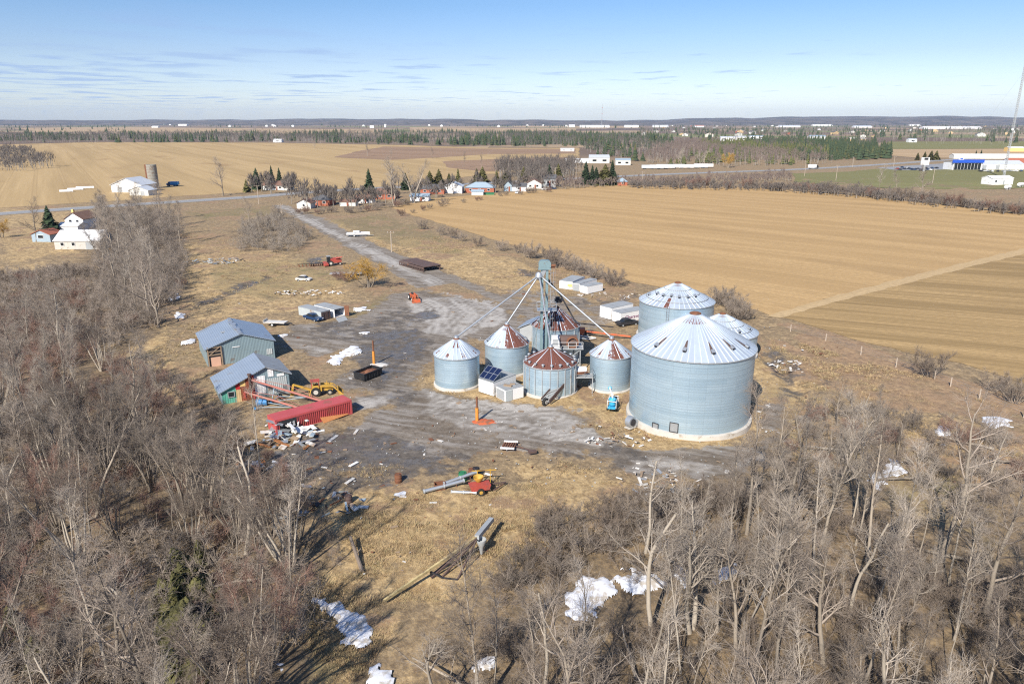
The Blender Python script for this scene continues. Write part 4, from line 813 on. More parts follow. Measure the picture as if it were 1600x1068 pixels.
# ------------------------------------------------------------------ machines and yard objects
def posts():
    for (u, v, v2), lab, md in (((745.5, 658, 620), 'orange steel post with rusty top standing in a bright orange spill', 'orange_red'), ((584.5, 569, 532), 'orange steel post with rusty top on a pale rubble mound behind the dumpster', 'scrap')):
        b = P(u, v); h = hgt(u, v, v2); t = thing('steel_post', lab, 'post', b, 0, 'orange steel posts in the yard'); mb = MB(); mb.tube((0, 0, -.2), (0, 0, h * .56), .23, .23, 14); mb.build('sleeve', 'orange', t, True)
        mb = MB(); mb.tube((0, 0, h * .56), (0, 0, h), .15, .15, 12); mb.build('shaft', 'rust', t, True)
        mb = MB(); n = 22; rr = random.Random(int(u)); ring = []
        for k in range(n): a = 2 * math.pi * k / n; q = rr.uniform(.75, 1.15); ring.append((1.0 + 1.6 * q * math.cos(a), -.1 + 1.2 * q * math.sin(a)))
        mb.add([(x, y, -.02) for x, y in ring] + [(.8 + (x - .8) * .6, y * .6, .10 + rr.uniform(0, .08)) for x, y in ring] + [(.8, 0, .16)], [(i, (i + 1) % n, n + (i + 1) % n, n + i) for i in range(n)] + [(n + i, n + (i + 1) % n, 2 * n) for i in range(n)])
        o = mb.build('spill' if md == 'orange_red' else 'rubble_mound', md, None, True); o.location = b; o['kind'] = 'stuff'; o['label'] = 'bright orange spill around a steel post' if md == 'orange_red' else 'pale rubble heaped around a steel post'
        for k in range(5 if md == 'scrap' else 2): pass
posts()
def wheel(t, name, c, r, wd, ax=(0, 1, 0), hub='concrete'):
    mb = MB(); mb.wheel(c, r, wd, ax, 20); return mb.build(name, ['tyre', hub], t)
def tractor_like(name, label, cat, u, v, rz, body, s=1.0, loader=None, hoe=None, canopy=None, hub='concrete'):
    t = thing(name, label, cat, P(u, v), rz); q = lambda *a: tuple(x * s for x in a)
    mb = MB(); mb.prism([(-.6 * s, .75 * s), (2.3 * s, .75 * s), (2.35 * s, 1.55 * s), (.7 * s, 1.7 * s), (.3 * s, 1.25 * s), (-.6 * s, 1.25 * s)], -.42 * s, .42 * s); mb.box(q(2.45, 0, 1.1), q(.15, .7, .75)); mb.tube(q(1.6, .2, 1.6), q(1.6, .2, 2.3), .05 * s, .05 * s, 8); mb.build('hood', body, t)
    mb = MB()
    for k in (-1, 1): mb.prism([(-1.0 * s, 1.1 * s), (.35 * s, 1.1 * s), (.2 * s, 1.75 * s), (-.7 * s, 1.75 * s)], (.55 * k - .2) * s, (.55 * k + .2) * s)
    mb.build('fender', body, t); mb = MB(); mb.box(q(-.4, 0, 1.45), q(.5, .5, .12)); mb.box(q(-.62, 0, 1.75), q(.1, .5, .55)); mb.build('seat', 'dark', t)
    mb = MB(); mb.tube(q(.15, 0, 1.3), q(-.05, 0, 1.95), .03 * s, .03 * s, 6); mb.tube(q(-.08, 0, 1.93), q(-.02, 0, 1.97), .2 * s, .2 * s, 12); mb.build('steering_wheel', 'dark', t)
    for k in (-1, 1): wheel(t, 'rear_wheel', q(-.3, .85 * k, .78), .78 * s, .42 * s, (0, k, 0), hub); wheel(t, 'front_wheel', q(2.0, .7 * k, .5), .5 * s, .28 * s, (0, k, 0), hub)
    if canopy:
        mb = MB(); mb.box(q(-.35, 0, 2.55), q(1.5, 1.4, .1))
        for x in (-.95, .25):
            for y in (-.6, .6): mb.bar(q(x, y, 1.3), q(x, y, 2.5), .07 * s, .07 * s)
        mb.build('canopy', canopy, t)
    if loader:
        mb = MB()
        for k in (-1, 1): mb.bar(q(.6, .75 * k, 1.7), q(2.6, .75 * k, 1.5), .12 * s, .22 * s); mb.bar(q(2.6, .75 * k, 1.5), q(3.5, .75 * k, .55), .12 * s, .22 * s); mb.bar(q(.6, .75 * k, .8), q(.6, .75 * k, 1.8), .14 * s, .2 * s)
        mb.build('loader_arm', loader, t); mb = MB(); mb.prism([(3.3 * s, .1 * s), (4.3 * s, .05 * s), (4.25 * s, .15 * s), (3.5 * s, .25 * s), (3.4 * s, .95 * s), (3.25 * s, .95 * s)], -1.1 * s, 1.1 * s)
        for k in (-1.1, 1.1): mb.prism([(3.3 * s, .1 * s), (4.3 * s, .05 * s), (3.4 * s, .95 * s)], (k - .03) * s, (k + .03) * s)
        mb.build('bucket', loader, t)
    if hoe:
        mb = MB(); mb.bar(q(-1.0, 0, .9), q(-2.6, 0, 1.6), .28 * s, .36 * s); mb.build('boom', hoe, t); mb = MB(); mb.bar(q(-2.6, 0, 1.6), q(-3.9, -.2, 2.2), .24 * s, .32 * s); mb.bar(q(-3.9, -.2, 2.2), q(-4.2, -.2, .7), .26 * s, .34 * s); mb.build('dipper', hoe, t)
        mb = MB(); mb.prism([(-4.6 * s, .1 * s), (-3.8 * s, .1 * s), (-3.9 * s, .8 * s), (-4.3 * s, .9 * s)], -.6 * s, .2 * s); mb.build('hoe_bucket', hoe, t)
        mb = MB()
        for k in (-1, 1): mb.bar(q(-1.1, .3 * k, .9), q(-1.4, 1.4 * k, .2), .14 * s, .2 * s); mb.box(q(-1.4, 1.45 * k, .1), q(.5, .4, .1))
        mb.build('outrigger', hoe, t)
    return t
tractor_like('backhoe', 'yellow backhoe loader with a red brown canopy beside the patchwork shed', 'backhoe', 497, 616, R(14), 'yellow', .9, 'yellow', 'yellow', 'red', 'concrete')
tractor_like('tractor', 'orange tractor with loader parked at the edge of the gravel lane', 'tractor', 645, 468, R(-68), 'orange_red', .85, 'orange_red', hub='white')
def combine():
    t = thing('combine_harvester', 'small red harvester with grey cab out on the rough grass', 'harvester', P(521, 414), R(205)); s = 1.0; q = lambda *a: tuple(x * s for x in a)
    mb = MB(); mb.prism([(-2.2 * s, .8 * s), (.8 * s, .7 * s), (.9 * s, 2.0 * s), (-1.6 * s, 2.2 * s), (-2.4 * s, 1.6 * s)], -.8 * s, .8 * s); mb.build('body', 'red', t); mb = MB(); mb.box(q(1.3, 0, 2.0), q(.9, 1.2, 1.3)); mb.box(q(1.3, 0, 2.72), q(1.1, 1.4, .1), 0, 1); mb.build('cab', ['glass', 'grey'], t)
    mb = MB(); mb.prism([(1.6 * s, .3 * s), (2.9 * s, .2 * s), (2.7 * s, .9 * s), (1.8 * s, 1.0 * s)], -1.7 * s, 1.7 * s); mb.build('header', 'red', t); mb = MB(); mb.tube(q(-.6, .9, 2.1), q(-2.4, 1.6, 2.5), .16, .16, 8); mb.build('unload_auger', 'red', t, True)
    for k in (-1, 1): wheel(t, 'front_wheel', q(.9, .95 * k, .75), .75 * s, .5 * s, (0, k, 0)); wheel(t, 'rear_wheel', q(-1.8, .8 * k, .45), .45 * s, .3 * s, (0, k, 0))
combine()
def augers():
    for lab, hi, zh, lo, zl, wx in (('upper of two long faded red grain augers sloping past the patchwork shed', (394, 624), 3.2, (512, 634), .5, .32), ('lower faded red grain auger on blue wheels in front of the patchwork shed', (385, 634), 2.2, (486, 646), .35, .22)):
        A, B = P(*hi), P(*lo); t = thing('grain_auger', lab, 'auger', A, 0, 'faded red grain augers'); b = B - A; a = Vector((0, 0, zh)); e = Vector((b.x, b.y, zl)); mb = MB(); mb.tube(a, e, .16, .16, 12); mb.tube(e, e + (e - a).normalized() * 1.2, .13, .13, 8); mb.build('tube', 'pink_red', t, True)
        mb = MB(); d = (e - a).normalized(); mb.tube(a, a - Vector((0, 0, .9)), .26, .2, 10); mb.build('spout', 'red', t, True); mb = MB()
        mb.bar(a.lerp(e, .03) + Vector((0, 0, .3)), a.lerp(e, .5) + Vector((0, 0, .9)), .05, .05); mb.bar(a.lerp(e, .5) + Vector((0, 0, .9)), a.lerp(e, .95) + Vector((0, 0, .25)), .05, .05)
        for f in (.2, .5, .8): mb.bar(a.lerp(e, f), a.lerp(e, f) + Vector((0, 0, .3 + .55 * (1 - abs(f - .5) * 2))), .05, .05)
        mb.build('truss', 'pink_red', t); mb = MB(); m = a.lerp(e, wx); n = Vector((-d.y, d.x, 0)).normalized()
        for k in (-1, 1): mb.bar(m, Vector((m.x, m.y, .45)) + n * 1.1 * k, .09, .09); mb.bar(a.lerp(e, .75), Vector((m.x, m.y, .45)) + n * 1.1 * k, .09, .09)
        mb.bar(Vector((m.x, m.y, .45)) - n * 1.1, Vector((m.x, m.y, .45)) + n * 1.1, .1, .1); mb.build('undercarriage', 'bluegrey', t)
        for k in (-1, 1): wheel(t, 'wheel', tuple(Vector((m.x, m.y, .42)) + n * 1.2 * k), .42, .22, tuple(n * k), 'blue')
        mb = MB(); c = e + d * -.6; mb.lathe([(.15, -.25), (.8, .25), (.85, .35), (.75, .3)], 14, (c.x, c.y, .25)); mb.build('hopper', 'rust', t, True)
    t = thing('blue_drum', 'round blue drum lying under the auger by the patchwork shed', 'drum', P(409, 634)); mb = MB(); mb.tube((-.7, 0, .55), (.7, .2, .55), .52, .52, 16); mb.tube((-.75, 0, .55), (-.65, .02, .55), .56, .56, 16); mb.tube((.65, .19, .55), (.75, .21, .55), .56, .56, 16); mb.build('shell', 'blue', t, True); mb = MB(); mb.tube((-.9, 0, .55), (-.75, 0, .55), .12, .12, 8); mb.build('bung', 'dark', t)
augers()
def grain_vac():
    t = thing('grain_vacuum', 'bright blue and white grain vacuum machine beside the very large bin', 'grain vacuum', P(957, 640), R(75)); t.scale = (.84, .84, .84); mb = MB()
    mb.box((0, 0, .9), (3.4, 1.3, .16)); mb.bar((1.7, 0, .8), (2.9, 0, .5), .14, .14); mb.build('chassis', 'bright_blue', t); mb = MB(); mb.lathe([(.1, .9), (.55, 1.3), (.65, 2.3), (.5, 2.5), (.01, 2.55)], 16, (-.7, 0, 0)); mb.build('cyclone', 'bright_blue', t, True)
    mb = MB(); mb.tube((.3, -.5, 1.35), (.3, .5, 1.35), .55, .55, 18); mb.box((1.05, 0, 1.3), (.7, 1.0, .7)); mb.build('blower', 'bright_blue', t, True); mb = MB(); mb.pipe([(-.7, 0, 2.5), (-.7, 0, 3.0), (.2, .4, 3.15), (2.6, .9, 3.0)], .16, 10); mb.build('discharge_pipe', 'white', t, True)
    mb = MB(); mb.tube((2.6, .9, 3.0), (3.1, .95, 2.8), .3, .36, 12); mb.build('discharge_hood', 'bright_blue', t, True); mb = MB()
    for x in (-1.5, 1.4): mb.pipe([(x, -.75, .9), (x, -.75, 2.1), (x, .75, 2.1), (x, .75, .9)], .05, 6)
    mb.bar((-1.5, -.75, 2.1), (1.4, -.75, 2.1), .07, .07); mb.bar((-1.5, .75, 2.1), (1.4, .75, 2.1), .07, .07); mb.build('hose_rack', 'white', t)
    for k in (-1, 1): wheel(t, 'wheel', (-.3, .85 * k, .45), .45, .24, (0, k, 0), 'white')
    t = thing('aeration_fan', 'galvanised fan housing against the foot of the very large bin', 'fan', P(985, 667), R(40)); mb = MB(); mb.tube((0, -.4, .85), (0, .4, .85), .78, .78, 20); mb.box((.55, 0, .45), (1.0, .8, .7)); mb.build('housing', 'galv', t, True); mb = MB(); mb.tube((0, -.5, .85), (0, -.41, .85), .5, .5, 16); mb.build('inlet', 'dark', t); mb = MB(); mb.box((0, 0, .02), (1.4, 1.0, .12)); mb.build('base', 'concrete', t)
grain_vac()
def car(name, label, u, v, rz, paint, L=4.6, pick=False, group=None, cat='car', simple_=False, z=0.0):
    t = thing(name, label, cat, P(u, v) + Vector((0, 0, z)), rz, group); hL = L / 2
    if pick: pr = [(-hL, .42), (hL, .42), (hL, .80), (hL - .15, .98), (.85, 1.02), (.35, 1.0), (-hL, 1.0)]; cb = [(.95, 1.0), (.40, 1.62), (-.75, 1.66), (-.95, 1.0)]
    else: pr = [(-hL, .42), (hL, .38), (hL, .74), (hL - .2, .86), (.95, .96), (-hL + .5, .98), (-hL, .88)]; cb = [(1.05, .95), (.40, 1.42), (-.85, 1.45), (-1.55, .97)]
    mb = MB(); mb.prism(pr, -.88, .88); mb.prism([(x * .92 - .02, z + (.07 if z > 1.2 else 0)) for x, z in cb], -.70, .70); b = mb.build('body', paint, t)
    mb = MB(); mb.prism(cb, -.74, .74); mb.build('window', 'glass', t)
    if not simple_:
        for k in (-1, 1):
            for x in (-hL + .85, hL - .85): wheel(t, 'wheel', (x, .82 * k, .33), .33, .2, (0, k, 0), 'grey')
            mb = MB(); mb.box((hL + .005, .62 * k, .68), (.05, .34, .16)); mb.build('headlight', 'white', t)
    return t
car('parked_car', 'dark blue car with a red tail parked beside the closed grey container', 490, 500, R(-38), 'navy', 4.7)
car('parked_car', 'dark grey green car under the lettering of the white trailer', 980, 508, R(22), 'dark', 4.7)
car('parked_car', 'pale old car abandoned alone on the rough grass', 475, 439, R(-10), 'scrap', 4.0)
def trailers():
    t = thing('flatbed_trailer', 'small pale flatbed trailer behind the larger barn', 'trailer', P(431, 508), R(-8)); mb = MB(); mb.box((0, 0, .75), (4.6, 1.9, .14)); mb.box((-2.2, 0, 1.0), (.1, 1.9, .5)); mb.build('deck', 'scrap', t); mb = MB(); mb.bar((2.3, .6, .68), (3.6, 0, .55), .1, .1); mb.bar((2.3, -.6, .68), (3.6, 0, .55), .1, .1); mb.build('drawbar', 'dark', t)
    for k in (-1, 1): wheel(t, 'wheel', (-.3, .95 * k, .36), .36, .22, (0, k, 0), 'white')
    t = thing('flatbed_trailer', 'long grey tandem axle trailer left of the yellow willow bush', 'trailer', P(541, 431), R(4)); mb = MB(); mb.box((0, 0, .8), (8.5, 2.2, .16)); mb.build('deck', 'grey', t); mb = MB(); mb.bar((4.2, .8, .7), (6.4, 0, .6), .12, .12); mb.bar((4.2, -.8, .7), (6.4, 0, .6), .12, .12); mb.build('drawbar', 'dark', t)
    for k in (-1, 1):
        for x in (.6, 1.6): wheel(t, 'wheel', (x, 1.1 * k, .4), .4, .25, (0, k, 0), 'white')
    A, an, wd, dp = rig((623.5, 413.8), (662, 425), (638, 408)); t = thing('rusty_flat_deck', 'long rusty brown railcar flat deck lying beside the lane', 'flat deck', A, an); L = wd * 1.0; h = 1.35; mb = MB(); mb.box((L / 2, dp * .5, h), (L, dp * .9, .16)); mb.build('deck', 'brown_rust', t); mb = MB()
    for y in (.05, dp * .9): mb.box((L / 2, y, h - .35), (L, .22, .42)); mb.box((L / 2, y, .18), (L, .2, .2))
    for q in range(15): mb.box((.3 + (L - .6) * q / 14, .05, h / 2), (.16, .2, h - .3)); mb.box((.3 + (L - .6) * q / 14, dp * .9, h / 2), (.16, .2, h - .3))
    mb.build('side_frame', 'brown_rust', t)
    t = thing('boat', 'white boat hull resting on a low trailer in the grass beyond the lane', 'boat', P(560, 369.5), R(6)); mb = MB(); n = 9; vs = []
    for i in range(n):
        f = i / (n - 1); x = -4.2 + 8.4 * f; wd_ = 1.25 * (1 - max(0, (f - .45) / .55) ** 2.2) + .03; k = .25 + .3 * max(0, f - .6)
        vs += [(x, -wd_, 1.35 + .35 * f), (x, -wd_ * .75, .75), (x, 0, .5 + k * .3), (x, wd_ * .75, .75), (x, wd_, 1.35 + .35 * f), (x, 0, 1.3 + .3 * f)]
    mb.add(vs, [(i * 6 + j, (i + 1) * 6 + j, (i + 1) * 6 + (j + 1) % 6, i * 6 + (j + 1) % 6) for i in range(n - 1) for j in range(6)] + [(5, 4, 3, 2, 1, 0)]); mb.build('hull', 'white', t); mb = MB(); mb.box((-.6, 0, 1.85), (2.2, 1.6, .5)); mb.build('cabin', 'white', t); mb = MB(); mb.box((.5, -.0, 1.9), (.08, 1.4, .32)); mb.build('windscreen', 'glass', t); mb = MB(); mb.box((-.3, 0, .45), (6.5, 1.1, .12)); mb.bar((2.8, 0, .45), (5.6, 0, .45), .1, .1); mb.build('trailer_frame', 'grey', t)
    for k in (-1, 1): wheel(t, 'wheel', (-1.4, .9 * k, .36), .36, .2, (0, k, 0), 'white')
    t = thing('plough', 'dark rusted plough lying in the grass left of the red harvester', 'plough', P(478, 416), R(15)); mb = MB(); mb.bar((-2.5, 0, .7), (2.5, 0, .7), .16, .16); mb.build('beam', 'dark', t)
    for q in range(5): mb = MB(); mb.prism([(-2 + q, 0), (-1.6 + q, 0), (-1.9 + q, .75), (-2.1 + q, .75)], -.25, .25); mb.build('share', 'rust', t)
    t = thing('disc_harrow', 'dark disc harrow on the grass just left of the red harvester', 'harrow', P(498, 415), R(10)); mb = MB(); mb.bar((-2.2, .5, .7), (2.2, .5, .7), .14, .14); mb.bar((-2.2, -.5, .7), (2.2, -.5, .7), .14, .14); mb.bar((-2.2, -.5, .7), (-2.2, .5, .7), .14, .14); mb.bar((2.2, -.5, .7), (2.2, .5, .7), .14, .14); mb.build('frame', 'dark', t); mb = MB()
    for q in range(9): mb.wheel((-2 + .5 * q, .5, .35), .35, .05, (1, .2, 0), 12); mb.wheel((-2 + .5 * q, -.5, .35), .35, .05, (1, -.2, 0), 12)
    mb.build('discs', ['rust', 'dark'], t)
trailers()
def foreground_machines():
    A, B, D = P(787.7, 693.4), P(809, 694.5), P(781.7, 704); e, f = B - A, D - A; t = thing('harrow_rack', 'flat rusty harrow rack with white end boards and a long drawbar', 'harrow', A); mb = MB()
    for q in range(6): a = e * (q + .5) / 6; mb.bar((a.x, a.y, .3), (a.x + f.x, a.y + f.y, .3), .18, .16)
    mb.build('tines', 'rust', t)
    for k in (0, 1): mb = MB(); a = f * k; mb.bar((a.x, a.y, .42), (a.x + e.x, a.y + e.y, .42), .26, .16); mb.build('end_board', 'white', t)
    g = P(838, 708) - A; mb = MB(); mb.bar((e.x + f.x * .5, e.y + f.y * .5, .3), (g.x, g.y, .25), .1, .1); mb.box((g.x - .5, g.y, .25), (1.0, .5, .3), .4); mb.build('drawbar', 'brown_rust', t)
    for lab, a, b, za, zb, r in (('longest pale auger tube lying in front of the red and yellow machine', (661.5, 772), (726, 760), .35, .8, .21), ('second pale auger tube resting against the yellow frame', (693, 761.5), (745, 750), .5, 1.1, .19), ('shortest pale auger tube on the grass below the red machine', (705, 771), (745, 773), .25, .3, .17)):
        A, B = P(*a), P(*b); t = thing('auger_tube', lab, 'auger tube', A, 0, 'pale auger tubes on the grass'); d = B - A; s, e = Vector((0, 0, za)), Vector((d.x, d.y, zb)); mb = MB(); mb.tube(s, e, r, r, 12); mb.build('tube', 'galv', t, True); mb = MB()
        for q in (.02, .5, .98): p = s.lerp(e, q); u = (e - s).normalized(); mb.tube(p - u * .07, p + u * .07, r * 1.3, r * 1.3, 12)
        mb.build('collars', 'grey', t)['kind'] = 'stuff'; mb = MB(); mb.bar(s.lerp(e, .8), (d.x * .8, d.y * .8, -.05), .08, .08); mb.bar(s.lerp(e, .15), (d.x * .15, d.y * .15, -.05), .08, .08); mb.build('prop', 'rust', t)
    t = thing('seed_machine', 'faded red and yellow hopper machine with dark triangular frame on the grass', 'farm implement', P(748, 769), R(15)); mb = MB(); mb.prism([(-.9, .5), (1.1, .5), (1.3, 1.1), (-1.1, 1.1)], -.6, .6); mb.build('red_hopper', 'red', t)
    mb = MB(); mb.lathe([(.25, 1.1), (.55, 1.5), (.6, 1.75), (.5, 1.7), (.2, 1.3)], 14, (.1, .5, 0)); mb.build('yellow_bowl', 'yellow', t, True); mb = MB(); mb.bar((1.2, .6, .55), (3.4, .9, .4), .12, .12); mb.bar((3.4, .9, .4), (1.6, -.7, .45), .12, .12); mb.bar((-.4, 1.3, .5), (1.2, .6, .55), .12, .12); mb.bar((1.2, -.6, .5), (1.2, 1.4, .5), .12, .12); mb.build('frame', 'brown_rust', t)
    mb = MB()
    for x in (.2, 1.7): mb.bar((x, 1.5, 0), (x, 1.5, 2.0), .09, .09)
    mb.bar((-.5, 1.5, 2.0), (2.4, 1.5, 1.8), .1, .1); mb.build('mast', 'yellow', t)
    for k in (-1, 1): wheel(t, 'wheel', (.1, .8 * k, .42), .42, .22, (0, k, 0), 'yellow')
    for lab, u, v, m, r, h in (('green drum standing behind the pale auger tubes', 723, 751, 'green', .48, 1.1), ('rusty orange drum behind the yellow frame', 737, 743.5, 'rust', .38, .95), ('dark drum beside the rusty orange drum', 744, 742.5, 'dark', .42, 1.0), ('lone rusty barrel standing on the muddy gravel', 622.5, 753, 'rust', .42, 1.05), ('brown barrel half hidden by the junk heap in the brush', 545, 786, 'brown_rust', .4, 1.0)):
        t = thing('barrel', lab, 'barrel', P(u, v), 0, 'old barrels on the grass'); mb = MB(); mb.lathe([(r, -.05), (r, .3 * h), (r * 1.05, .33 * h), (r, .36 * h), (r, .64 * h), (r * 1.05, .67 * h), (r, .70 * h), (r, h), (r * .94, h), (r * .94, h - .06)], 18, cap=True); mb.build('shell', m, t, True); mb = MB(); mb.tube((r * .5, 0, h - .06), (r * .5, 0, h + .03), .06, .06, 8); mb.build('bung', 'dark', t)
    t = thing('crate', 'small rusty open steel crate at the end of a pale auger tube', 'crate', P(687.5, 764), .2); mb = MB(); k = .06
    for x in (-.6, .6): mb.box((x, 0, .4), (k, .9, .8))
    for y in (-.45, .45): mb.box((0, y, .4), (1.2 - k, k, .8))
    mb.build('wall', 'rust', t); mb = MB(); mb.box((0, 0, .05), (1.15, .85, .06)); mb.build('base', 'brown_rust', t)
    # fallen conveyor boom
    A = P(600, 939); t = thing('fallen_conveyor', 'long collapsed conveyor boom with yellow weathered rail and splayed legs on the dead grass', 'conveyor', A); q = lambda u, v, z: P(u, v, z) - A
    mb = MB(); mb.bar(q(600, 938, .45), q(746, 838, 1.9), .20, .26); mb.build('boom_rail', 'old_yellow', t); mb = MB(); mb.bar(q(745, 839, 1.95), q(768, 811, 1.7), .46, .46); mb.build('head_casing', 'grey', t)
    for a, b in (((674, 902, .3), (744, 841, 1.85)), ((691, 901, .15), (744, 842, 1.75)), ((714, 907, .1), (745, 842, 1.75)), ((677, 896, .2), (742, 842, 1.7))): mb = MB(); mb.bar(q(*a), q(*b), .14, .16); mb.build('leg', 'brown_rust', t)
    mb = MB(); mb.bar(q(672, 892, .7), q(691, 902, .2), .12, .14); mb.bar(q(691, 902, .2), q(716, 905, .2), .12, .14); mb.bar(q(673, 893, .7), q(673, 902, .0), .12, .12); mb.build('cross_brace', 'dark', t); mb = MB(); a = q(752, 846, 1.4); mb.lathe([(.12, -1.3), (.25, -.5), (.5, .1), (.5, .3)], 10, tuple(a)); mb.build('hopper', 'grey', t, True)
    o = MB(); a = P(547, 838, .9); b = P(566, 892, 0); o.tube(b - a, (0, 0, 0), .2, .15, 8); o.tube((b - a) * .5, (b - a) * .5 + Vector((.5, .1, .5)), .07, .03, 6); ob = o.build('fallen_log', 'twig_dark', None, True); ob.location = a; tag(ob, 'dark leaning broken log beside the dead grass clearing', 'log')
foreground_machines()
def scrap_heap(name, label, u, v, rx, ry, n, ms, seed, big=1.0, kind='stuff', zmax=.7):
    rr = random.Random(seed); mb = MB(); c0 = P(u, v)
    for _ in range(n):
        a = rr.uniform(0, 6.28); q = math.sqrt(rr.random()); x, y = rx * q * math.cos(a), ry * q * math.sin(a); L = rr.uniform(.3, 2.2) * big; q = rr.uniform(0, 1)
        M = Matrix.Rotation(rr.uniform(0, 3.14), 3, 'Z') @ Matrix.Rotation(rr.uniform(-.35, .35), 3, 'Y') @ Matrix.Rotation(rr.uniform(-.3, .3), 3, 'X')
        mb.box((x, y, .05 + zmax * rr.random() ** 2), (L, rr.uniform(.12, .7) * big, rr.uniform(.03, .12)), 0, rr.randrange(len(ms)), M)
    o = mb.build(name, ms); o.location = c0; tag(o, label, None, None, kind); return o
scrap_heap('scrap_pile', 'white sheet metal and boards torn from the red container', 452, 682, 3.6, 2.4, 54, ['scrap', 'galv', 'white', 'siding', 'bluegrey', 'galv'], 3, 1.1, 'stuff', 1.7)
scrap_heap('scrap_pile', 'pale and orange boards scattered left of the red container', 440, 696, 5.0, 1.4, 24, ['scrap', 'ply', 'galv', 'wood'], 4, 1.1, 'stuff', .5)
scrap_heap('scrap_pile', 'junk heap in the brush at the edge of the clearing', 490, 788, 6.0, 3.0, 70, ['scrap', 'rust', 'galv', 'dark', 'bluegrey'], 5, .8, 'stuff', .7)
scrap_heap('scrap_pile', 'pale rubbish at the foot of the bare trees below the track', 1030, 755, 5.0, 3.0, 50, ['scrap', 'scrap', 'galv', 'wood'], 6, .6, 'stuff', .5)
scrap_heap('scrap_pile', 'rubbish scattered at the foot of the very large bin', 968, 690, 4.5, 1.6, 36, ['scrap', 'wood', 'white', 'rust'], 7, .55, 'stuff', .4)
scrap_heap('scrap_pile', 'torn pale sheeting in the brush below the red container', 395, 728, 3.0, 1.6, 18, ['scrap', 'white', 'ply'], 8, 1.0, 'stuff', .5)
scrap_heap('scrap_pile', 'pale debris along the ditch right of the bins', 1232, 572, 4.0, 4.0, 40, ['scrap', 'wood', 'white'], 9, .6, 'stuff', .5)
scrap_heap('scrap_pile', 'dark rubbish and pale scraps on the rough grass behind the barn', 335, 409, 9.0, 5.0, 90, ['scrap', 'dark', 'galv', 'bluegrey'], 10, .7, 'stuff', .5)
scrap_heap('scrap_pile', 'pale rubble row behind the grey containers', 485, 458, 9.0, 3.0, 70, ['scrap', 'white', 'wood'], 11, .6, 'stuff', .5)
scrap_heap('scrap_pile', 'pale scrap lumber beside the trailers', 965, 462, 10.0, 3.0, 50, ['scrap', 'wood'], 12, .7, 'stuff', .3)
def boards():
    for lab, a, b, m, wd, z in (('orange plywood sheet leaning along the red container', (503, 661), (541, 647), 'ply', 1.3, .55), ('pale plank alone on the mud right of the red container', (514, 690), (527, 680), 'scrap', .45, .05), ('small pale plank on the mud, farther one', (554, 678), (559, 671), 'scrap', .35, .05), ('long pale beam lying at the foot of the junk heap', (540, 756), (553, 747), 'scrap', .4, .06),
                               ('white board fallen below the red container end', (466, 679), (507, 673), 'white', .35, .12), ('pale pipe section above the yellow frame', (758, 740), (768, 743), 'white', .3, .08), ('white plank on the ground near the junk heap', (546, 729), (559, 722), 'white', .35, .08), ('dark sheet lying before the open container', (528, 503), (542, 499), 'grey', 1.6, .25)):
        A, B = P(*a), P(*b); d = B - A; mb = MB(); M = Matrix.Rotation(math.atan2(d.y, d.x), 3, 'Z') @ Matrix.Rotation(R(38) if wd > 1 else R(4), 3, 'X'); mb.box((0, 0, 0), (d.length, wd, .07), 0, 0, M); L = d.length
        for k in (-1, 1): mb.box((0, 0, 0), (.08, wd * 1.02, .10), 0, 0, M) if k > 0 and wd < 1 else None
        o = mb.build('board', m); o.location = (A + B) / 2 + Vector((0, 0, z)); tag(o, lab, 'board')
boards()
def scatter_bits():
    mb = MB(); ms = ['scrap', 'white', 'wood', 'rust', 'galv', 'ply']; rr = random.Random(21)
    for u0, u1, v0, v1, n in ((440, 700, 690, 790, 150), (600, 960, 650, 740, 90), (660, 1000, 590, 690, 90), (440, 640, 500, 640, 70), (300, 620, 400, 500, 130), (700, 1000, 400, 520, 90), (1180, 1330, 540, 680, 110), (520, 820, 760, 900, 60), (960, 1240, 720, 800, 120), (400, 520, 640, 760, 110), (1240, 1560, 640, 760, 60)):
        for _ in range(n // 2):
            p = P(rr.uniform(u0, u1), rr.uniform(v0, v1)); s = rr.choice((.15, .2, .25, .3, .4, .5, .8)); M = Matrix.Rotation(rr.uniform(0, 3.1), 3, 'Z') @ Matrix.Rotation(rr.uniform(-.3, .3), 3, 'X')
            mb.box((p.x, p.y, .06), (s, s * rr.uniform(.2, .7), .06), 0, rr.choice((0, 0, 2, 2, 2, 2, 2, 3, 3)), M)
    tag(mb.build('debris', ms), 'small scraps of wood and metal strewn over the yard', None, None, 'stuff')
    mb = MB()
    for _ in range(600):
        p = P(rr.uniform(440, 1240), rr.uniform(440, 760)); s = rr.uniform(.05, .16); mb.blob((p.x, p.y, .03), (s * 1.6, s * 1.3, s), rr.random(), 0, 5, 3, .25)
    tag(mb.build('gravel_stones', 'grey'), 'loose stones on the yard', None, None, 'stuff')
scatter_bits()
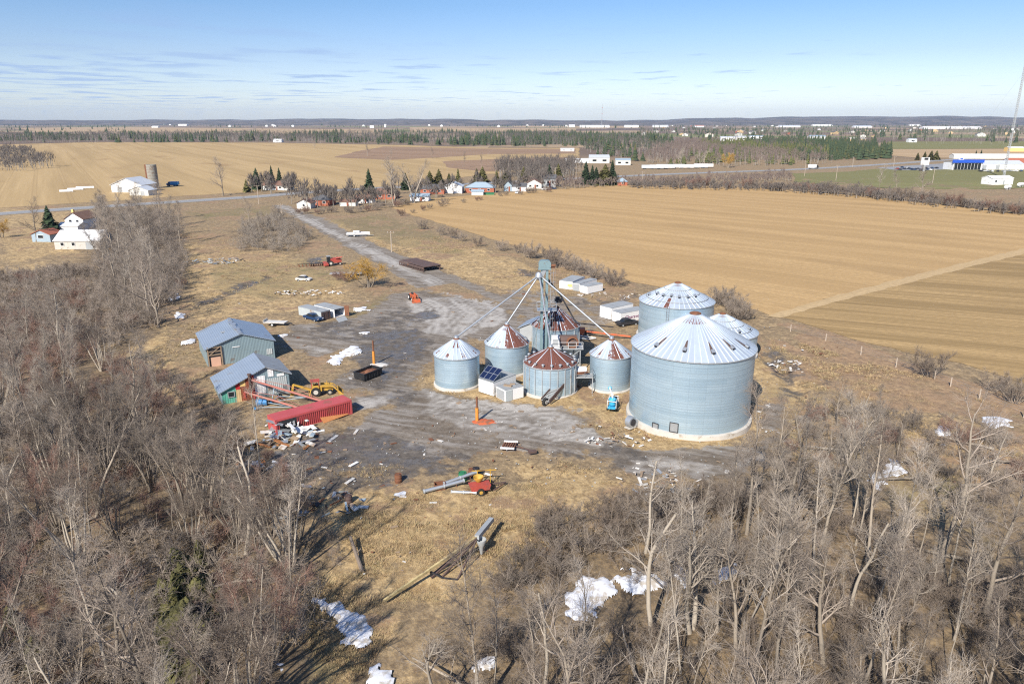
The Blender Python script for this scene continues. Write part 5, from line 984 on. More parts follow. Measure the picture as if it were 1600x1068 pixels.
SNOW = [('snow patch with two rounded lobes on the wet gravel behind the dumpster', [(513.5, 564), (518, 557), (532, 553), (540, 549), (549, 541.5), (560, 542), (563, 547), (556, 554), (543, 556), (536, 560), (528, 569), (519, 568)]),
        ('long snow patch lying in the grassy ditch at the wood edge', [(497, 940), (505, 938), (512, 944), (530, 943), (536, 952), (555, 963), (568, 966), (575, 980), (572, 995), (562, 1006), (550, 998), (538, 985), (520, 965), (500, 950)]),
        ('wide snow patch among the bare trunks of the lower right wood', [(884, 948), (902, 918), (918, 908), (942, 904), (958, 912), (956, 938), (936, 955), (908, 960), (882, 964)]),
        ('middle snow strip between the bare trunks of the lower right wood', [(960, 908), (975, 893), (1000, 892), (1040, 905), (1047, 916), (1010, 922), (975, 920)]), ('snow patch behind the forked pale tree', [(1048, 884), (1060, 877), (1075, 890), (1080, 918), (1058, 912)]),
        ('small snow patch at the right end of the trunk row', [(1120, 892), (1150, 882), (1156, 898), (1122, 906)]), ('jagged snow patch in the brush right of the big bin', [(1353, 750), (1368, 738), (1385, 735), (1390, 718), (1411, 722), (1408, 748), (1390, 748), (1370, 762)]),
        ('snow strip near the right edge of the picture by the fallen trunk', [(1532, 656), (1548, 652), (1582, 657), (1573, 669), (1535, 671)]), ('round snow patch, upper of two in the right brush', [(1462, 672), (1472, 668), (1487, 671), (1485, 679), (1468, 679)]), ('round snow patch, lower of two in the right brush', [(1462, 694), (1473, 692), (1482, 696), (1476, 701), (1464, 700)]),
        ('small snow patch at the foot of the tree belt, upper', [(264, 457), (274, 456), (277, 464), (268, 470), (262, 466)]), ('small snow patch at the foot of the tree belt, lower', [(276, 488), (286, 489), (288, 495), (278, 497)]), ('snow strip beside the larger barn left corner', [(288, 533), (300, 529), (302, 534), (290, 537)]),
        ('snow patch in the lower left wood bottom', [(428, 1062), (438, 1044), (450, 1046), (447, 1064), (440, 1072)]), ('snow patch under the bottom saplings left of centre', [(568, 1064), (580, 1050), (590, 1040), (600, 1048), (597, 1060), (612, 1076), (600, 1090), (586, 1078)]), ('snow patch under the bottom saplings centre', [(733, 1042), (750, 1027), (764, 1031), (760, 1048), (742, 1054)]),
        ('thin snow streaks right of the open container', [(555, 481), (572, 480), (576, 484), (560, 486)]), ('tiny snow patch on the wet gravel near the container', [(563, 520), (574, 519), (575, 522), (565, 523)]), ('snow scrap at the larger barn right corner', [(436, 524), (446, 523), (444, 527), (438, 527)]), ('small snow patch on the gravel below the barrel', [(619, 768), (629, 764), (635, 769), (628, 773), (621, 772)])]
def snow():
    for i, (lab, px) in enumerate(SNOW):
        w_ = poly_w(px); lo, hi = w_.min(0) - .6, w_.max(0) + .6; st = max(.16, (hi - lo).max() / 90); gx, gy = np.arange(lo[0], hi[0], st), np.arange(lo[1], hi[1], st); X, Y = np.meshgrid(gx, gy); nx, ny = len(gx), len(gy); X, Y = X.ravel(), Y.ravel()
        d = sdf(X, Y, w_) + (vnoise(X, Y, 1.6, 40 + i) - .5) * 1.3 + (vnoise(X, Y, .6, 70 + i) - .5) * .8 + .25; I, J = np.meshgrid(np.arange(nx - 1), np.arange(ny - 1)); a = (J * nx + I).ravel(); F = np.stack([a, a + 1, a + nx + 1, a + nx], 1); F = F[(d[F] > 0).sum(1) >= 3]
        if len(F) < 4: continue
        Z = .05 + .16 * sst(d, -.1, 1.2) + (vnoise(X, Y, .8, 5) - .5) * .03; Z[d < .02] = -.12; ids, inv = np.unique(F, return_inverse=True); c = np.array([X[ids].mean(), Y[ids].mean(), 0]); o = mesh_np('snow_patch', np.stack([X, Y, Z], 1)[ids] - c, inv.reshape(F.shape), ['snow'], smooth=True); o.location = c; tag(o, lab, None, None, 'stuff')
snow()
def red_auger():
    A, B = P(905, 524), P(985, 531); t = thing('grain_auger', 'bright orange red auger lying behind the small bins toward the big bin', 'auger', A); d = B - A; mb = MB(); mb.tube((0, 0, 1.0), (d.x, d.y, .7), .19, .19, 12); mb.build('tube', 'orange_red', t, True); mb = MB(); mb.prism([(-1.8, .4), (.8, .4), (1.1, 1.5), (-1.5, 1.5)], -.8, .8); mb.build('hopper', 'orange_red', t); mb = MB(); mb.bar((-1, -1.3, .5), (3, -2.6, .3), .14, .14); mb.bar((3, -2.6, .3), (1.5, -3.4, .3), .14, .14); mb.bar((1.5, -3.4, .3), (-1.6, -2.2, .4), .14, .14); mb.build('white_frame', 'white', t)
    for k in (-1, 1): wheel(t, 'wheel', (1.5, 1.0 * k, .4), .4, .22, (0, k, 0))
red_auger()

def dead_grass():
    r = np.random.default_rng(77); V, F, mi, c = [], [], [], 0
    for px, n, hs in (([(520, 780), (640, 770), (800, 755), (990, 750), (900, 830), (780, 900), (640, 960), (560, 1060), (480, 1068), (480, 930), (540, 870)], 5200, (.25, .7)), ([(655, 590), (700, 615), (860, 640), (975, 690), (1090, 714), (1196, 660), (1180, 560), (780, 560)], 1400, (.2, .55)), ([(1200, 520), (1450, 590), (1600, 650), (1600, 760), (1240, 740), (1230, 640)], 3600, (.3, .8)),
                      ([(170, 520), (330, 500), (340, 560), (330, 660), (260, 640), (190, 580)], 700, (.3, .8)), ([(280, 360), (430, 370), (560, 440), (440, 490), (300, 490)], 2400, (.3, .8)), ([(560, 370), (720, 370), (980, 450), (960, 468), (760, 455), (640, 405)], 2400, (.3, .9)), ([(440, 710), (640, 730), (860, 715), (980, 745), (760, 775), (520, 790), (440, 770)], 800, (.15, .45))):
        w_ = poly_w(px); lo, hi = w_.min(0), w_.max(0); p = lo + (hi - lo) * r.random((n * 4, 2)); p = p[(sdf(p[:, 0], p[:, 1], w_) > 0) & (vnoise(p[:, 0], p[:, 1], 4, 3) > .38)][:n]
        for x, y in p:
            k = 13; a = r.uniform(0, 6.28, k); h = r.uniform(*hs) * .42; q = r.uniform(.05, .42, k); bx, by = x + q * np.cos(a), y + q * np.sin(a); wv = r.uniform(.012, .032, k); L = h * r.uniform(.5, 1.1, k); o_ = L * r.uniform(.6, 1.8, k)
            b0 = np.stack([bx - wv * np.sin(a), by + wv * np.cos(a), np.full(k, -.1)], 1); b1 = np.stack([bx + wv * np.sin(a), by - wv * np.cos(a), np.full(k, -.1)], 1); t = np.stack([bx + o_ * np.cos(a), by + o_ * np.sin(a), L], 1)
            V.append(np.stack([b0, b1, t], 1).reshape(-1, 3)); F.append(np.arange(k * 3).reshape(k, 3) + c); c += k * 3; mi += [int(r.random() * 3)] * k
    MT['grass_straw'] = simple('straw_blades', (.46, .34, .18), .95, 0, .2, .3); MT['grass_brown'] = simple('brown_blades', (.30, .21, .12), .95, 0, .2, .3); MT['grass_olive'] = simple('olive_blades', (.33, .265, .14), .95, 0, .2, .3)
    o = mesh_np('dead_grass', np.concatenate(V), np.concatenate(F), ['grass_straw', 'grass_brown', 'grass_olive'], mi=mi); tag(o, 'tufts of dead straw grass over the rough ground', None, None, 'stuff')
dead_grass()

# ------------------------------------------------------------------ trees
def polytube(pts, rad, n, V, F):
    pts = np.asarray(pts); d = pts[-1] - pts[0]; d = d / (np.linalg.norm(d) + 1e-9); ref = np.array([0., 0, 1]) if abs(d[2]) < .8 else np.array([1., 0, 0])
    a = np.cross(d, ref); a /= np.linalg.norm(a); b = np.cross(d, a); th = np.arange(n) * 2 * np.pi / n; ring = np.cos(th)[:, None] * a + np.sin(th)[:, None] * b
    base = sum(len(v) for v in V) if False else polytube.c; m = len(pts); V.append((pts[:, None, :] + ring[None] * np.asarray(rad)[:, None, None]).reshape(-1, 3)); polytube.c += m * n
    i = np.arange(m - 1)[:, None] * n; k = np.arange(n)[None]; k2 = (k + 1) % n; F.append(np.stack([i + k, i + k2, i + n + k2, i + n + k], -1).reshape(-1, 4) + base)
polytube.c = 0
def limb(r, p, d, L, k, wander, up):
    pts = [np.array(p, float)]; d = np.array(d, float)
    for _ in range(k):
        d = d + r.normal(0, wander, 3) + np.array([0, 0, up]); d /= np.linalg.norm(d); pts.append(pts[-1] + d * L / k)
    return np.array(pts)
def side(r, d, ang_):
    v = r.normal(0, 1, 3); v -= d * (v @ d); v /= np.linalg.norm(v) + 1e-9; return d * math.cos(ang_) + v * math.sin(ang_)
def gen_tree(seed, h, stems=1, spread=.0, nb=13, start=.3, blen=.36, bang=(35, 65), up=.10, sub=7, twigs=6, tw=.010, rad=None, snap=None, wander=.06, tlen=.9):
    r = np.random.default_rng(seed); TV, TF, CV, CF = [], [], [], []; ct = cc = 0
    def add(pts, rd, n, trunk):
        nonlocal ct, cc
        polytube.c = ct if trunk else cc; polytube(pts, rd, n, TV if trunk else CV, TF if trunk else CF)
        if trunk: ct = polytube.c
        else: cc = polytube.c
    for s in range(stems):
        az = 2 * np.pi * (s + r.random() * .7) / stems; tl = spread * (.35 + .65 * r.random()) if stems > 1 else spread * r.random()
        d = np.array([math.cos(az) * math.sin(tl), math.sin(az) * math.sin(tl), math.cos(tl)]); L = h * (r.uniform(.75, 1.0) if stems > 1 else 1.0); R0 = rad or h * .0105
        if snap: L *= snap
        R0 *= (.8 if stems > 1 else 1) * r.uniform(.85, 1.15); p0 = np.array([math.cos(az), math.sin(az), 0]) * (.25 if stems > 1 else 0) + np.array([0, 0, -.3])
        k = 9; pts = limb(r, p0, d, L, k, wander, .03); q = np.linspace(0, 1, k + 1); rd = R0 * (1 - q * (.55 if snap else .88)) + .012; rd[0] *= 1.35; add(pts, rd, 7, True)
        for b in range(nb):
            f = start + (1 - start) * (b + r.random()) / nb; i = min(k - 1, int(f * k)); p = pts[i] + (pts[i + 1] - pts[i]) * (f * k - i); pd = pts[i + 1] - pts[i]; pd /= np.linalg.norm(pd)
            bl = h * blen * (1.05 - .65 * (f - start) / (1 - start)) * r.uniform(.55, 1.15) * (.7 if stems > 1 else 1); bd = side(r, pd, R(r.uniform(*bang))); bp = limb(r, p, bd, bl, 5, .13, up); br = R0 * (.42 * (1 - f) + .14) * r.uniform(.8, 1.2); brd = br * (1 - np.linspace(0, 1, 6) * .8) + .006
            add(bp, brd, 5, False)
            for c in range(sub):
                g = .22 + .78 * (c + r.random()) / sub; j = min(4, int(g * 5)); sp = bp[j] + (bp[j + 1] - bp[j]) * (g * 5 - j); sd = bp[j + 1] - bp[j]; sd /= np.linalg.norm(sd)
                sl = bl * .46 * (1.1 - .6 * g) * r.uniform(.6, 1.3) + .3; spn = limb(r, sp, side(r, sd, R(r.uniform(25, 60))), sl, 3, .16, up * .8); add(spn, np.array([1, .75, .5, .25]) * max(br * .34, tw * 1.5) + tw * .4, 3, False)
                for e in range(twigs):
                    g2 = .15 + .85 * (e + r.random()) / twigs; j2 = min(2, int(g2 * 3)); tp = spn[j2] + (spn[j2 + 1] - spn[j2]) * (g2 * 3 - j2); td = spn[j2 + 1] - spn[j2]; td /= np.linalg.norm(td)
                    add(limb(r, tp, side(r, td, R(r.uniform(20, 60))), tlen * r.uniform(.5, 1.25), 2, .2, up * .6), np.array([1, .8, .35]) * tw, 3, False)
    cat_ = lambda L: np.concatenate(L)
    return (cat_(TV), cat_(TF)), (cat_(CV), cat_(CF))
PROTO = {}
def proto(key, bark, twig, **kw):
    (tv, tf), (cv, cf) = gen_tree(**kw); mt_ = mesh_np(key + '_trunk', tv, tf, [bark], smooth=True, link=False); mc_ = mesh_np(key + '_crown', cv, cf, [twig], link=False); PROTO[key] = (mt_, mc_, kw['h'])
def put_tree(key, loc, h, label, name='bare_tree', cat='tree', group=None, rz=None, tilt=(0, 0), rr=rnd):
    mt_, mc_, h0 = PROTO[key]; s = h / h0; t = thing(name, label, cat, loc, 0, group); t.rotation_euler = (tilt[0], tilt[1], rr.uniform(0, 6.28) if rz is None else rz); t.scale = (s, s, s)
    for nm, me in (('trunk', mt_), ('crown', mc_)):
        if me is None: continue
        o = bpy.data.objects.new(nm, me); COL.objects.link(o); o.parent = t
    return t
def make_protos():
    for i in range(6): proto('tall%d' % i, 'bark', ('twig', 'twig_grey')[i % 2], seed=10 + i, h=14, nb=15, start=.30, blen=.26, bang=(22, 52), up=.12, sub=8, twigs=9, tw=.0085)
    for i in range(2): proto('wide%d' % i, 'bark', 'twig', seed=20 + i, h=13, nb=15, start=.22, blen=.42, bang=(35, 70), up=.09, sub=9, twigs=9, tw=.0085, rad=.24, wander=.09)
    for i in range(3): proto('clump%d' % i, ('bark', 'bark_pale', 'bark')[i], ('twig', 'twig_dark', 'twig_red')[i], seed=30 + i, h=13, stems=9, spread=.40, nb=7, start=.5, blen=.30, bang=(15, 42), up=.12, sub=6, twigs=8, tw=.0085, rad=.17)
    for i in range(5): proto('slim%d' % i, ('bark_pale', 'bark', 'bark_pale', 'bark', 'bark_pale')[i], 'twig_grey', seed=40 + i, h=12, nb=10, start=.4, blen=.19, bang=(20, 50), up=.12, sub=6, twigs=7, tw=.0085, rad=.085)
    for i in range(3): proto('snag%d' % i, 'bark_pale', 'twig_grey', seed=50 + i, h=13, nb=10, start=.4, blen=.28, bang=(30, 75), up=.08, sub=6, twigs=5, tw=.011, rad=.17, snap=.85, wander=.08)
    proto('fork', 'bark_pale', 'twig_grey', seed=61, h=14, stems=2, spread=.22, nb=13, start=.28, blen=.42, bang=(25, 60), up=.10, sub=7, twigs=6, tw=.011, rad=.26)
    for i in range(3): proto('bush%d' % i, 'twig', ('twig', 'twig_dark', 'twig_red')[i], seed=70 + i, h=3.2, stems=9, spread=.75, nb=7, start=.2, blen=.42, bang=(20, 50), up=.08, sub=4, twigs=5, tw=.010, rad=.035, tlen=.45)
    proto('willow', 'bark', 'willow', seed=80, h=6, stems=5, spread=.5, nb=9, start=.3, blen=.38, bang=(25, 60), up=.0, sub=5, twigs=6, tw=.014, rad=.10, tlen=.8)
make_protos()
CLEAR = [(870, 965, 7.5), (960, 950, 6.0), (1030, 945, 5.0), (1130, 925, 4.0), (290, 960, 5.0), (320, 1010, 4.0), (275, 905, 4.0), (125, 905, 6.0), (238, 780, 5.0), (1390, 765, 6.5), (590, 960, 6.0), (690, 945, 9.0), (640, 975, 5.0)]
def scatter(px, n, gap, seed, clear=False):
    cw = [(P(u, v), r_ * (1 if clear is True else .6)) for u, v, r_ in (CLEAR if clear is True else CLEAR[:4] + CLEAR[9:])] if clear else []
    w_ = poly_w(px); r = np.random.default_rng(seed); lo, hi = w_.min(0), w_.max(0); out = []
    for _ in range(n * 60):
        p = lo + (hi - lo) * r.random(2)
        if sdf(np.array([p[0]]), np.array([p[1]]), w_)[0] < 0 or any((p[0] - q[0]) ** 2 + (p[1] - q[1]) ** 2 < gap * gap for q in out): continue
        if any((p[0] - q.x) ** 2 + (p[1] - q.y) ** 2 < r_ * r_ for q, r_ in cw): continue
        out.append(p)
        if len(out) >= n: break
    return out
KIND = {'tall': 'tall slender bare tree', 'wide': 'spreading bare tree', 'clump': 'many stemmed bare tree', 'slim': 'thin bare sapling', 'snag': 'broken topped pale tree', 'fork': 'forked pale tree'}
def wood(px, n, gap, seed, where, mixk, hs):
    rr = random.Random(seed)
    for x, y in scatter(px, n, gap, seed, True):
        key = rr.choice(mixk); kd = key.rstrip('0123456789'); h = rr.uniform(*hs) * {'slim': .8, 'snag': .85, 'clump': .85}.get(kd, 1.0)
        put_tree(key, (x, y, 0), h, KIND[kd] + ' ' + where, group=KIND[kd] + 's ' + where, tilt=(rr.gauss(0, .06), rr.gauss(0, .06)), rr=rr)
TALL = ['tall0', 'tall1', 'tall2', 'tall3', 'tall4', 'tall5']
LEFT_FRONT = [(-170, 1380), (-130, 800), (-70, 660), (60, 640), (250, 690), (330, 760), (420, 830), (480, 900), (470, 980), (430, 1080), (400, 1380)]
LEFT_MID = [(-250, 640), (-160, 520), (0, 500), (140, 520), (200, 590), (260, 640), (250, 685), (60, 635), (-120, 655)]
BELT = [(150, 400), (155, 345), (190, 335), (262, 338), (285, 380), (282, 430), (262, 500), (235, 515), (190, 500), (160, 460)]
RIGHT_FRONT = [(640, 1400), (690, 1080), (800, 960), (900, 905), (1000, 860), (1150, 830), (1230, 770), (1330, 800), (1450, 860), (1600, 900), (1740, 950), (1740, 1400)]
RIGHT_MID = [(1275, 770), (1265, 710), (1310, 660), (1400, 680), (1420, 760), (1330, 790)]
wood(LEFT_FRONT, 92, 2.5, 1, 'in the wood filling the lower left corner', TALL + ['clump0', 'clump1', 'clump2', 'clump0', 'clump1', 'clump2', 'wide0', 'slim0', 'slim1', 'slim3', 'slim4', 'snag0', 'snag1'], (8, 16))
wood(LEFT_MID, 28, 4.0, 2, 'in the thin middle part of the left wood', TALL + ['slim0', 'slim1', 'slim2', 'slim0', 'snag2', 'clump1'], (7, 12))
wood(BELT, 48, 4.0, 3, 'in the belt running up to the road', TALL * 2 + ['slim0', 'slim1', 'slim2', 'wide0'], (11, 16))
wood(RIGHT_FRONT, 92, 2.3, 4, 'in the wood filling the lower right corner', TALL + ['slim0', 'slim1', 'slim2', 'slim3', 'slim4', 'slim0', 'slim4', 'snag0', 'snag2', 'wide0', 'wide1'], (7, 16))
wood(RIGHT_MID, 14, 4.0, 5, 'in the brush just right of the bin track', ['slim0', 'slim1', 'snag0', 'wide1', 'tall0'], (6, 10))
wood([(370, 385), (385, 345), (440, 340), (478, 378), (440, 395)], 9, 4.5, 6, 'in the grey thicket beside the upper lane', ['wide0', 'tall2', 'clump0', 'slim1'], (7, 10))
def lone(key, u, v, v2, label, name='bare_tree', **k):
    h = hgt(u, v, v2)
    return put_tree(key, P(u, v), h * 1.02, label, name, **k)
lone('fork', 1078, 985, 742, 'large forked pale tree with long upswept limbs in the lower right wood'); lone('snag0', 1018, 985, 722, 'tall twisted pale trunk left of the forked tree')
lone('tall1', 1180, 1060, 800, 'straight bare tree with a thick trunk right of the forked pale tree'); lone('clump0', 465, 852, 735, 'wide many stemmed bare tree standing alone at the left edge of the clearing'); lone('slim2', 408, 745, 600, 'thin pale forked tree standing in front of the red container')
lone('clump1', 125, 885, 700, 'large many stemmed clump of dark trunks in the left wood'); lone('clump0', 238, 765, 640, 'many stemmed clump of bare trunks near the barns'); lone('snag1', 168, 1066, 880, 'broken pale tree with a bent top in the lower left wood'); lone('snag2', 95, 545, 432, 'pale dead tree with forked top above the left thicket')
lone('wide0', 248, 510, 410, 'dark spreading bare tree beside the snow behind the barns'); lone('wide1', 1290, 725, 655, 'dark gnarled bare tree right of the bin track'); lone('snag2', 1545, 760, 655, 'dead pale tree near the snow strip at the right'); lone('slim0', 1490, 1000, 815, 'slender bare tree in the right part of the lower wood')
lone('snag1', 1330, 960, 760, 'tall pale pole like tree in the right wood'); lone('tall0', 1530, 1120, 930, 'bare tree with wide forked top in the bottom right corner')
# pale big trees and field trees further off
lone('fork', 616, 321, 236, 'tall pale bare tree at the near corner of the large field'); lone('fork', 646, 317, 243, 'broad pale bare tree beside the white shed'); lone('wide0', 349, 306, 250, 'bare tree beside the road near the concrete silo'); lone('wide1', 57, 378, 316, 'bare spreading tree beside the conifer at the left house')
lone('wide0', 492, 233, 217, 'lone bare tree far out in the big left field'); lone('wide1', 675, 247, 229, 'lone dark bare tree standing between the tilled strips'); lone('tall2', 725, 262, 238, 'narrow bare tree in the tilled field'); lone('wide1', 574, 244, 226, 'bushy bare tree by the far pond, left one'); lone('wide0', 612, 247, 232, 'bushy bare tree by the far pond, right one'); lone('tall0', 752, 262, 240, 'narrow bare tree behind the blue roofed house')
_w = lone('willow', 576, 449, 403, 'yellow willow bush beside the lane', 'willow', cat='tree'); _w.scale.x *= 1.6; _w.scale.y *= 1.5; lone('willow', 3, 372, 340, 'yellow willow at the left edge of the picture', 'willow', cat='tree'); lone('willow', 1138, 262, 238, 'golden willow in the far wood edge', 'willow', cat='tree')
lone('wide1', 1440, 307, 262, 'bare tree in the hedge below the tall white sign'); lone('tall1', 1372, 302, 258, 'thin bare tree in the right field hedge'); lone('tall3', 1400, 302, 264, 'bare tree in the right field hedge next to the thin one')
lone('fork', 1063, 262, 226, 'pale bare tree behind the long white buildings, left one'); lone('fork', 1095, 262, 229, 'pale bare tree behind the long white buildings, right one')
# bushes one can count
def bushes(L, where, group, hs, seed, keys=('bush0', 'bush1', 'bush2')):
    rr = random.Random(seed)
    for u, v in L: put_tree(rr.choice(keys), P(u, v), rr.uniform(*hs), 'bare bush ' + where, 'bush', 'bush', group, rr=rr)
def along(pts, n, seed, jit=3):
    rr = random.Random(seed); out = []
    for k in range(n):
        f = (k + rr.random()) / n * (len(pts) - 1); i = min(len(pts) - 2, int(f)); a, b = pts[i], pts[i + 1]; out.append((a[0] + (b[0] - a[0]) * (f - i) + rr.uniform(-jit, jit), a[1] + (b[1] - a[1]) * (f - i) + rr.uniform(-jit, jit) * .35))
    return out
bushes([(660, 358), (690, 367), (708, 371), (722, 376), (748, 385), (784, 392)], 'in the spaced row along the large field edge', 'spaced bushes along the large field', (3.0, 4.6), 1, ('bush0', 'bush1'))
bushes(along([(800, 392), (860, 412), (905, 428), (960, 446)], 12, 5, 5), 'in the hedge behind the elevator tower', 'bushes behind the elevator tower', (3.5, 6), 2, ('bush0', 'bush0', 'bush1'))
bushes(along([(1115, 470), (1150, 488), (1160, 500)], 8, 6, 8), 'behind the rear bins at the field corner', 'bushes behind the rear bins', (3, 5), 3, ('bush0',))
bushes(along([(985, 292), (1200, 296), (1340, 305), (1470, 320), (1600, 336)], 60, 7, 3), 'in the long hedge on the far side of the large field', 'far hedge bushes', (4, 8), 4)
lone('bush1', 1452, 588, 543, 'single round grey bush on the edge of the lower field', 'bush', cat='bush'); lone('bush1', 1553, 610, 578, 'grey bush near the right edge of the lower field, left one', 'bush', cat='bush'); lone('bush0', 1585, 628, 588, 'grey bush near the right edge of the lower field, right one', 'bush', cat='bush')
bushes(along([(460, 335), (560, 332), (640, 320)], 16, 8, 4), 'in the hedge below the roadside houses', 'bushes below the roadside houses', (2.5, 4), 5)
bushes(along([(620, 340), (700, 320), (800, 305), (870, 298)], 16, 9, 3), 'along the back gardens at the field edge', 'garden edge bushes', (2, 4), 6)
bushes([(528, 438), (540, 441), (550, 438), (536, 434)], 'of reddish stems left of the yellow willow', 'reddish bushes', (2.2, 3), 7, ('bush2',))
bushes([tuple(proj((x, y, 0))) for x, y in scatter([(-100, 560), (0, 440), (120, 425), (240, 460), (230, 520), (120, 550), (0, 560)], 46, 3.0, 12)], 'in the reddish thicket left of the barns', 'bushes of the reddish thicket', (2.2, 4), 8, ('bush2', 'bush1', 'bush1', 'bush0'))
bushes([tuple(proj((x, y, 0))) for x, y in scatter([(240, 560), (330, 640), (420, 720), (480, 810), (400, 800), (300, 720), (220, 640)], 22, 3.4, 13)], 'on the slope between the wood and the barns', 'bushes between wood and barns', (1.6, 3.2), 9)
bushes([tuple(proj((x, y, 0))) for x, y in scatter([(1210, 720), (1290, 640), (1420, 650), (1600, 690), (1600, 780), (1500, 800), (1380, 740), (1250, 790)], 34, 3.6, 14)], 'in the rough ground right of the bin track', 'bushes right of the bin track', (1.5, 3.2), 10)
bushes([tuple(proj((x, y, 0))) for x, y in scatter([(780, 930), (850, 815), (1000, 785), (1190, 775), (1230, 790), (1000, 850), (880, 900)], 30, 3.0, 15)], 'in front of the lower right wood', 'bushes before the lower right wood', (2, 4), 11, ('bush0', 'bush1'))
bushes([tuple(proj((x, y, 0))) for x, y in scatter([(150, 470), (170, 380), (290, 370), (292, 450), (250, 520)], 16, 4.5, 16)], 'at the foot of the tree belt', 'bushes under the belt', (2, 4), 12)
# undergrowth nobody could count: one mass of low stems under each wood
def undergrowth(px, n, seed, label, twig, hs=(1.4, 4.6)):
    r = np.random.default_rng(seed); V, F, c = [], [], 0; protos = []
    for q in range(6):
        (tv, tf), (cv, cf) = gen_tree(seed=90 + q, h=2.6, stems=4, spread=.8, nb=5, start=.15, blen=.45, bang=(20, 60), up=.06, sub=4, twigs=3, tw=.010, rad=.022, tlen=.6); protos.append((np.concatenate([tv, cv]), np.concatenate([tf, cf + len(tv)])))
    for x, y in scatter(px, n, .55, seed + 50, 'low'):
        v, f = protos[r.integers(6)]; s = r.uniform(*hs) / 2.6; a = r.uniform(0, 6.28); ca, sa = math.cos(a) * s, math.sin(a) * s
        V.append(np.stack([v[:, 0] * ca - v[:, 1] * sa + x, v[:, 0] * sa + v[:, 1] * ca + y, v[:, 2] * s], 1)); F.append(f + c); c += len(v)
    o = mesh_np('undergrowth', np.concatenate(V), np.concatenate(F), [twig]); tag(o, label, None, None, 'stuff')
undergrowth(LEFT_FRONT, 240, 1, 'dense brown undergrowth under the lower left wood', 'twig')
undergrowth(LEFT_FRONT, 110, 8, 'dark reddish undergrowth under the lower left wood', 'twig_red', (1.0, 3.0))
undergrowth(LEFT_MID, 200, 2, 'reddish undergrowth in the middle of the left wood', 'twig_red')
undergrowth([(-60, 570), (-60, 445), (60, 428), (140, 420), (175, 480), (225, 505), (190, 540), (120, 565)], 240, 10, 'dense grey brown scrub linking the tree belt and the left wood', 'twig', (1.6, 4.6))
undergrowth([(-60, 570), (-60, 470), (60, 450), (140, 450), (175, 490), (190, 540), (120, 565)], 70, 11, 'thin reddish scrub in front of the tree belt', 'twig_red', (1.2, 3.2))
undergrowth(BELT, 420, 3, 'grey undergrowth under the tree belt', 'twig', (2.0, 6.0))
undergrowth([(365, 392), (378, 350), (440, 338), (482, 372), (470, 392), (420, 398)], 85, 9, 'dense grey thicket beside the upper lane', 'twig_grey', (2.0, 5.5))
undergrowth(RIGHT_FRONT, 330, 4, 'dense grey brown undergrowth under the lower right wood', 'twig_dark', (1.0, 3.2))
undergrowth([(470, 900), (430, 790), (330, 690), (260, 580), (330, 640), (420, 720), (500, 790), (540, 880)], 70, 5, 'thin scrub along the clearing edge', 'twig', (.7, 1.8))
undergrowth([(1265, 750), (1310, 640), (1450, 640), (1650, 690), (1650, 860), (1500, 830), (1380, 760), (1250, 800)], 150, 6, 'thin scrub on the rough ground at the right', 'twig', (.6, 1.8))
undergrowth([(640, 1060), (760, 900), (860, 800), (1010, 772), (1180, 765), (1230, 780), (1000, 850), (880, 900), (760, 1000)], 150, 7, 'scrub in front of the lower right wood', 'twig_dark', (.8, 2.2))

def fallen():
    rr = random.Random(31)
    for grp, px, n, lab in (('fallen trunks in the lower right wood', RIGHT_FRONT, 16, 'pale fallen trunk lying between the trees of the lower right wood'), ('fallen trunks in the lower left wood', LEFT_FRONT, 12, 'pale fallen trunk lying between the trees of the lower left wood'), ('fallen limbs right of the bin track', [(1180, 740), (1300, 640), (1560, 660), (1560, 780), (1300, 780)], 10, 'fallen limb on the rough ground right of the bin track')):
        for x, y in scatter(px, n, 3, len(grp)):
            L = rr.uniform(3, 8); a = rr.uniform(0, 6.28); mb = MB(); p = Vector((0, 0, .3)); d = Vector((math.cos(a), math.sin(a), 0)); q = [p]
            for k in range(4): p = p + d * L / 4 + Vector((rr.uniform(-.25, .25), rr.uniform(-.25, .25), rr.uniform(0, .35))); q.append(p)
            for k in range(4): mb.tube(q[k], q[k + 1], .17 - .03 * k, .14 - .03 * k, 7, cap=k in (0, 3))
            for k in (1, 2, 3):
                e = q[k] + Vector((rr.uniform(-1, 1), rr.uniform(-1, 1), rr.uniform(.3, 1.3))) * 1.3; mb.tube(q[k], e, .05, .02, 5)
            o = mb.build('fallen_log', rr.choice(('bark_pale', 'bark')), None, True); o.location = (x, y, 0); tag(o, lab, 'log', grp)
fallen()

# ------------------------------------------------------------------ conifers
def conifer_mesh(seed, h, wd, n=150, top=.0):
    r = np.random.default_rng(seed); V, F = [], []
    for k in range(n):
        f = (k + r.random()) / n; z = h * (.06 + .94 * f); rad = wd / 2 * (1 - f) ** .8 * r.uniform(.6, 1.15) + .08; a = r.uniform(0, 6.28)
        d = np.array([math.cos(a), math.sin(a), 0]); s = np.array([-d[1], d[0], 0]); wv = rad * .34 + .12
        for q in range(3):
            j = r.normal(0, .14, 3) * rad; b = len(V); e = d * rad * r.uniform(.7, 1.1) + j; zz = z + r.uniform(-.25, .2)
            V += [np.array([0, 0, zz + .25]) + d * .05, e * .6 + s * wv + [0, 0, zz - .05], e + [0, 0, zz - .28 * rad], e * .6 - s * wv + [0, 0, zz - .05 + r.uniform(-.2, .2)]]
            F.append((b, b + 1, b + 2, b + 3))
    return mesh_np('conifer_crown', np.array(V), F, ['needle'], link=False)
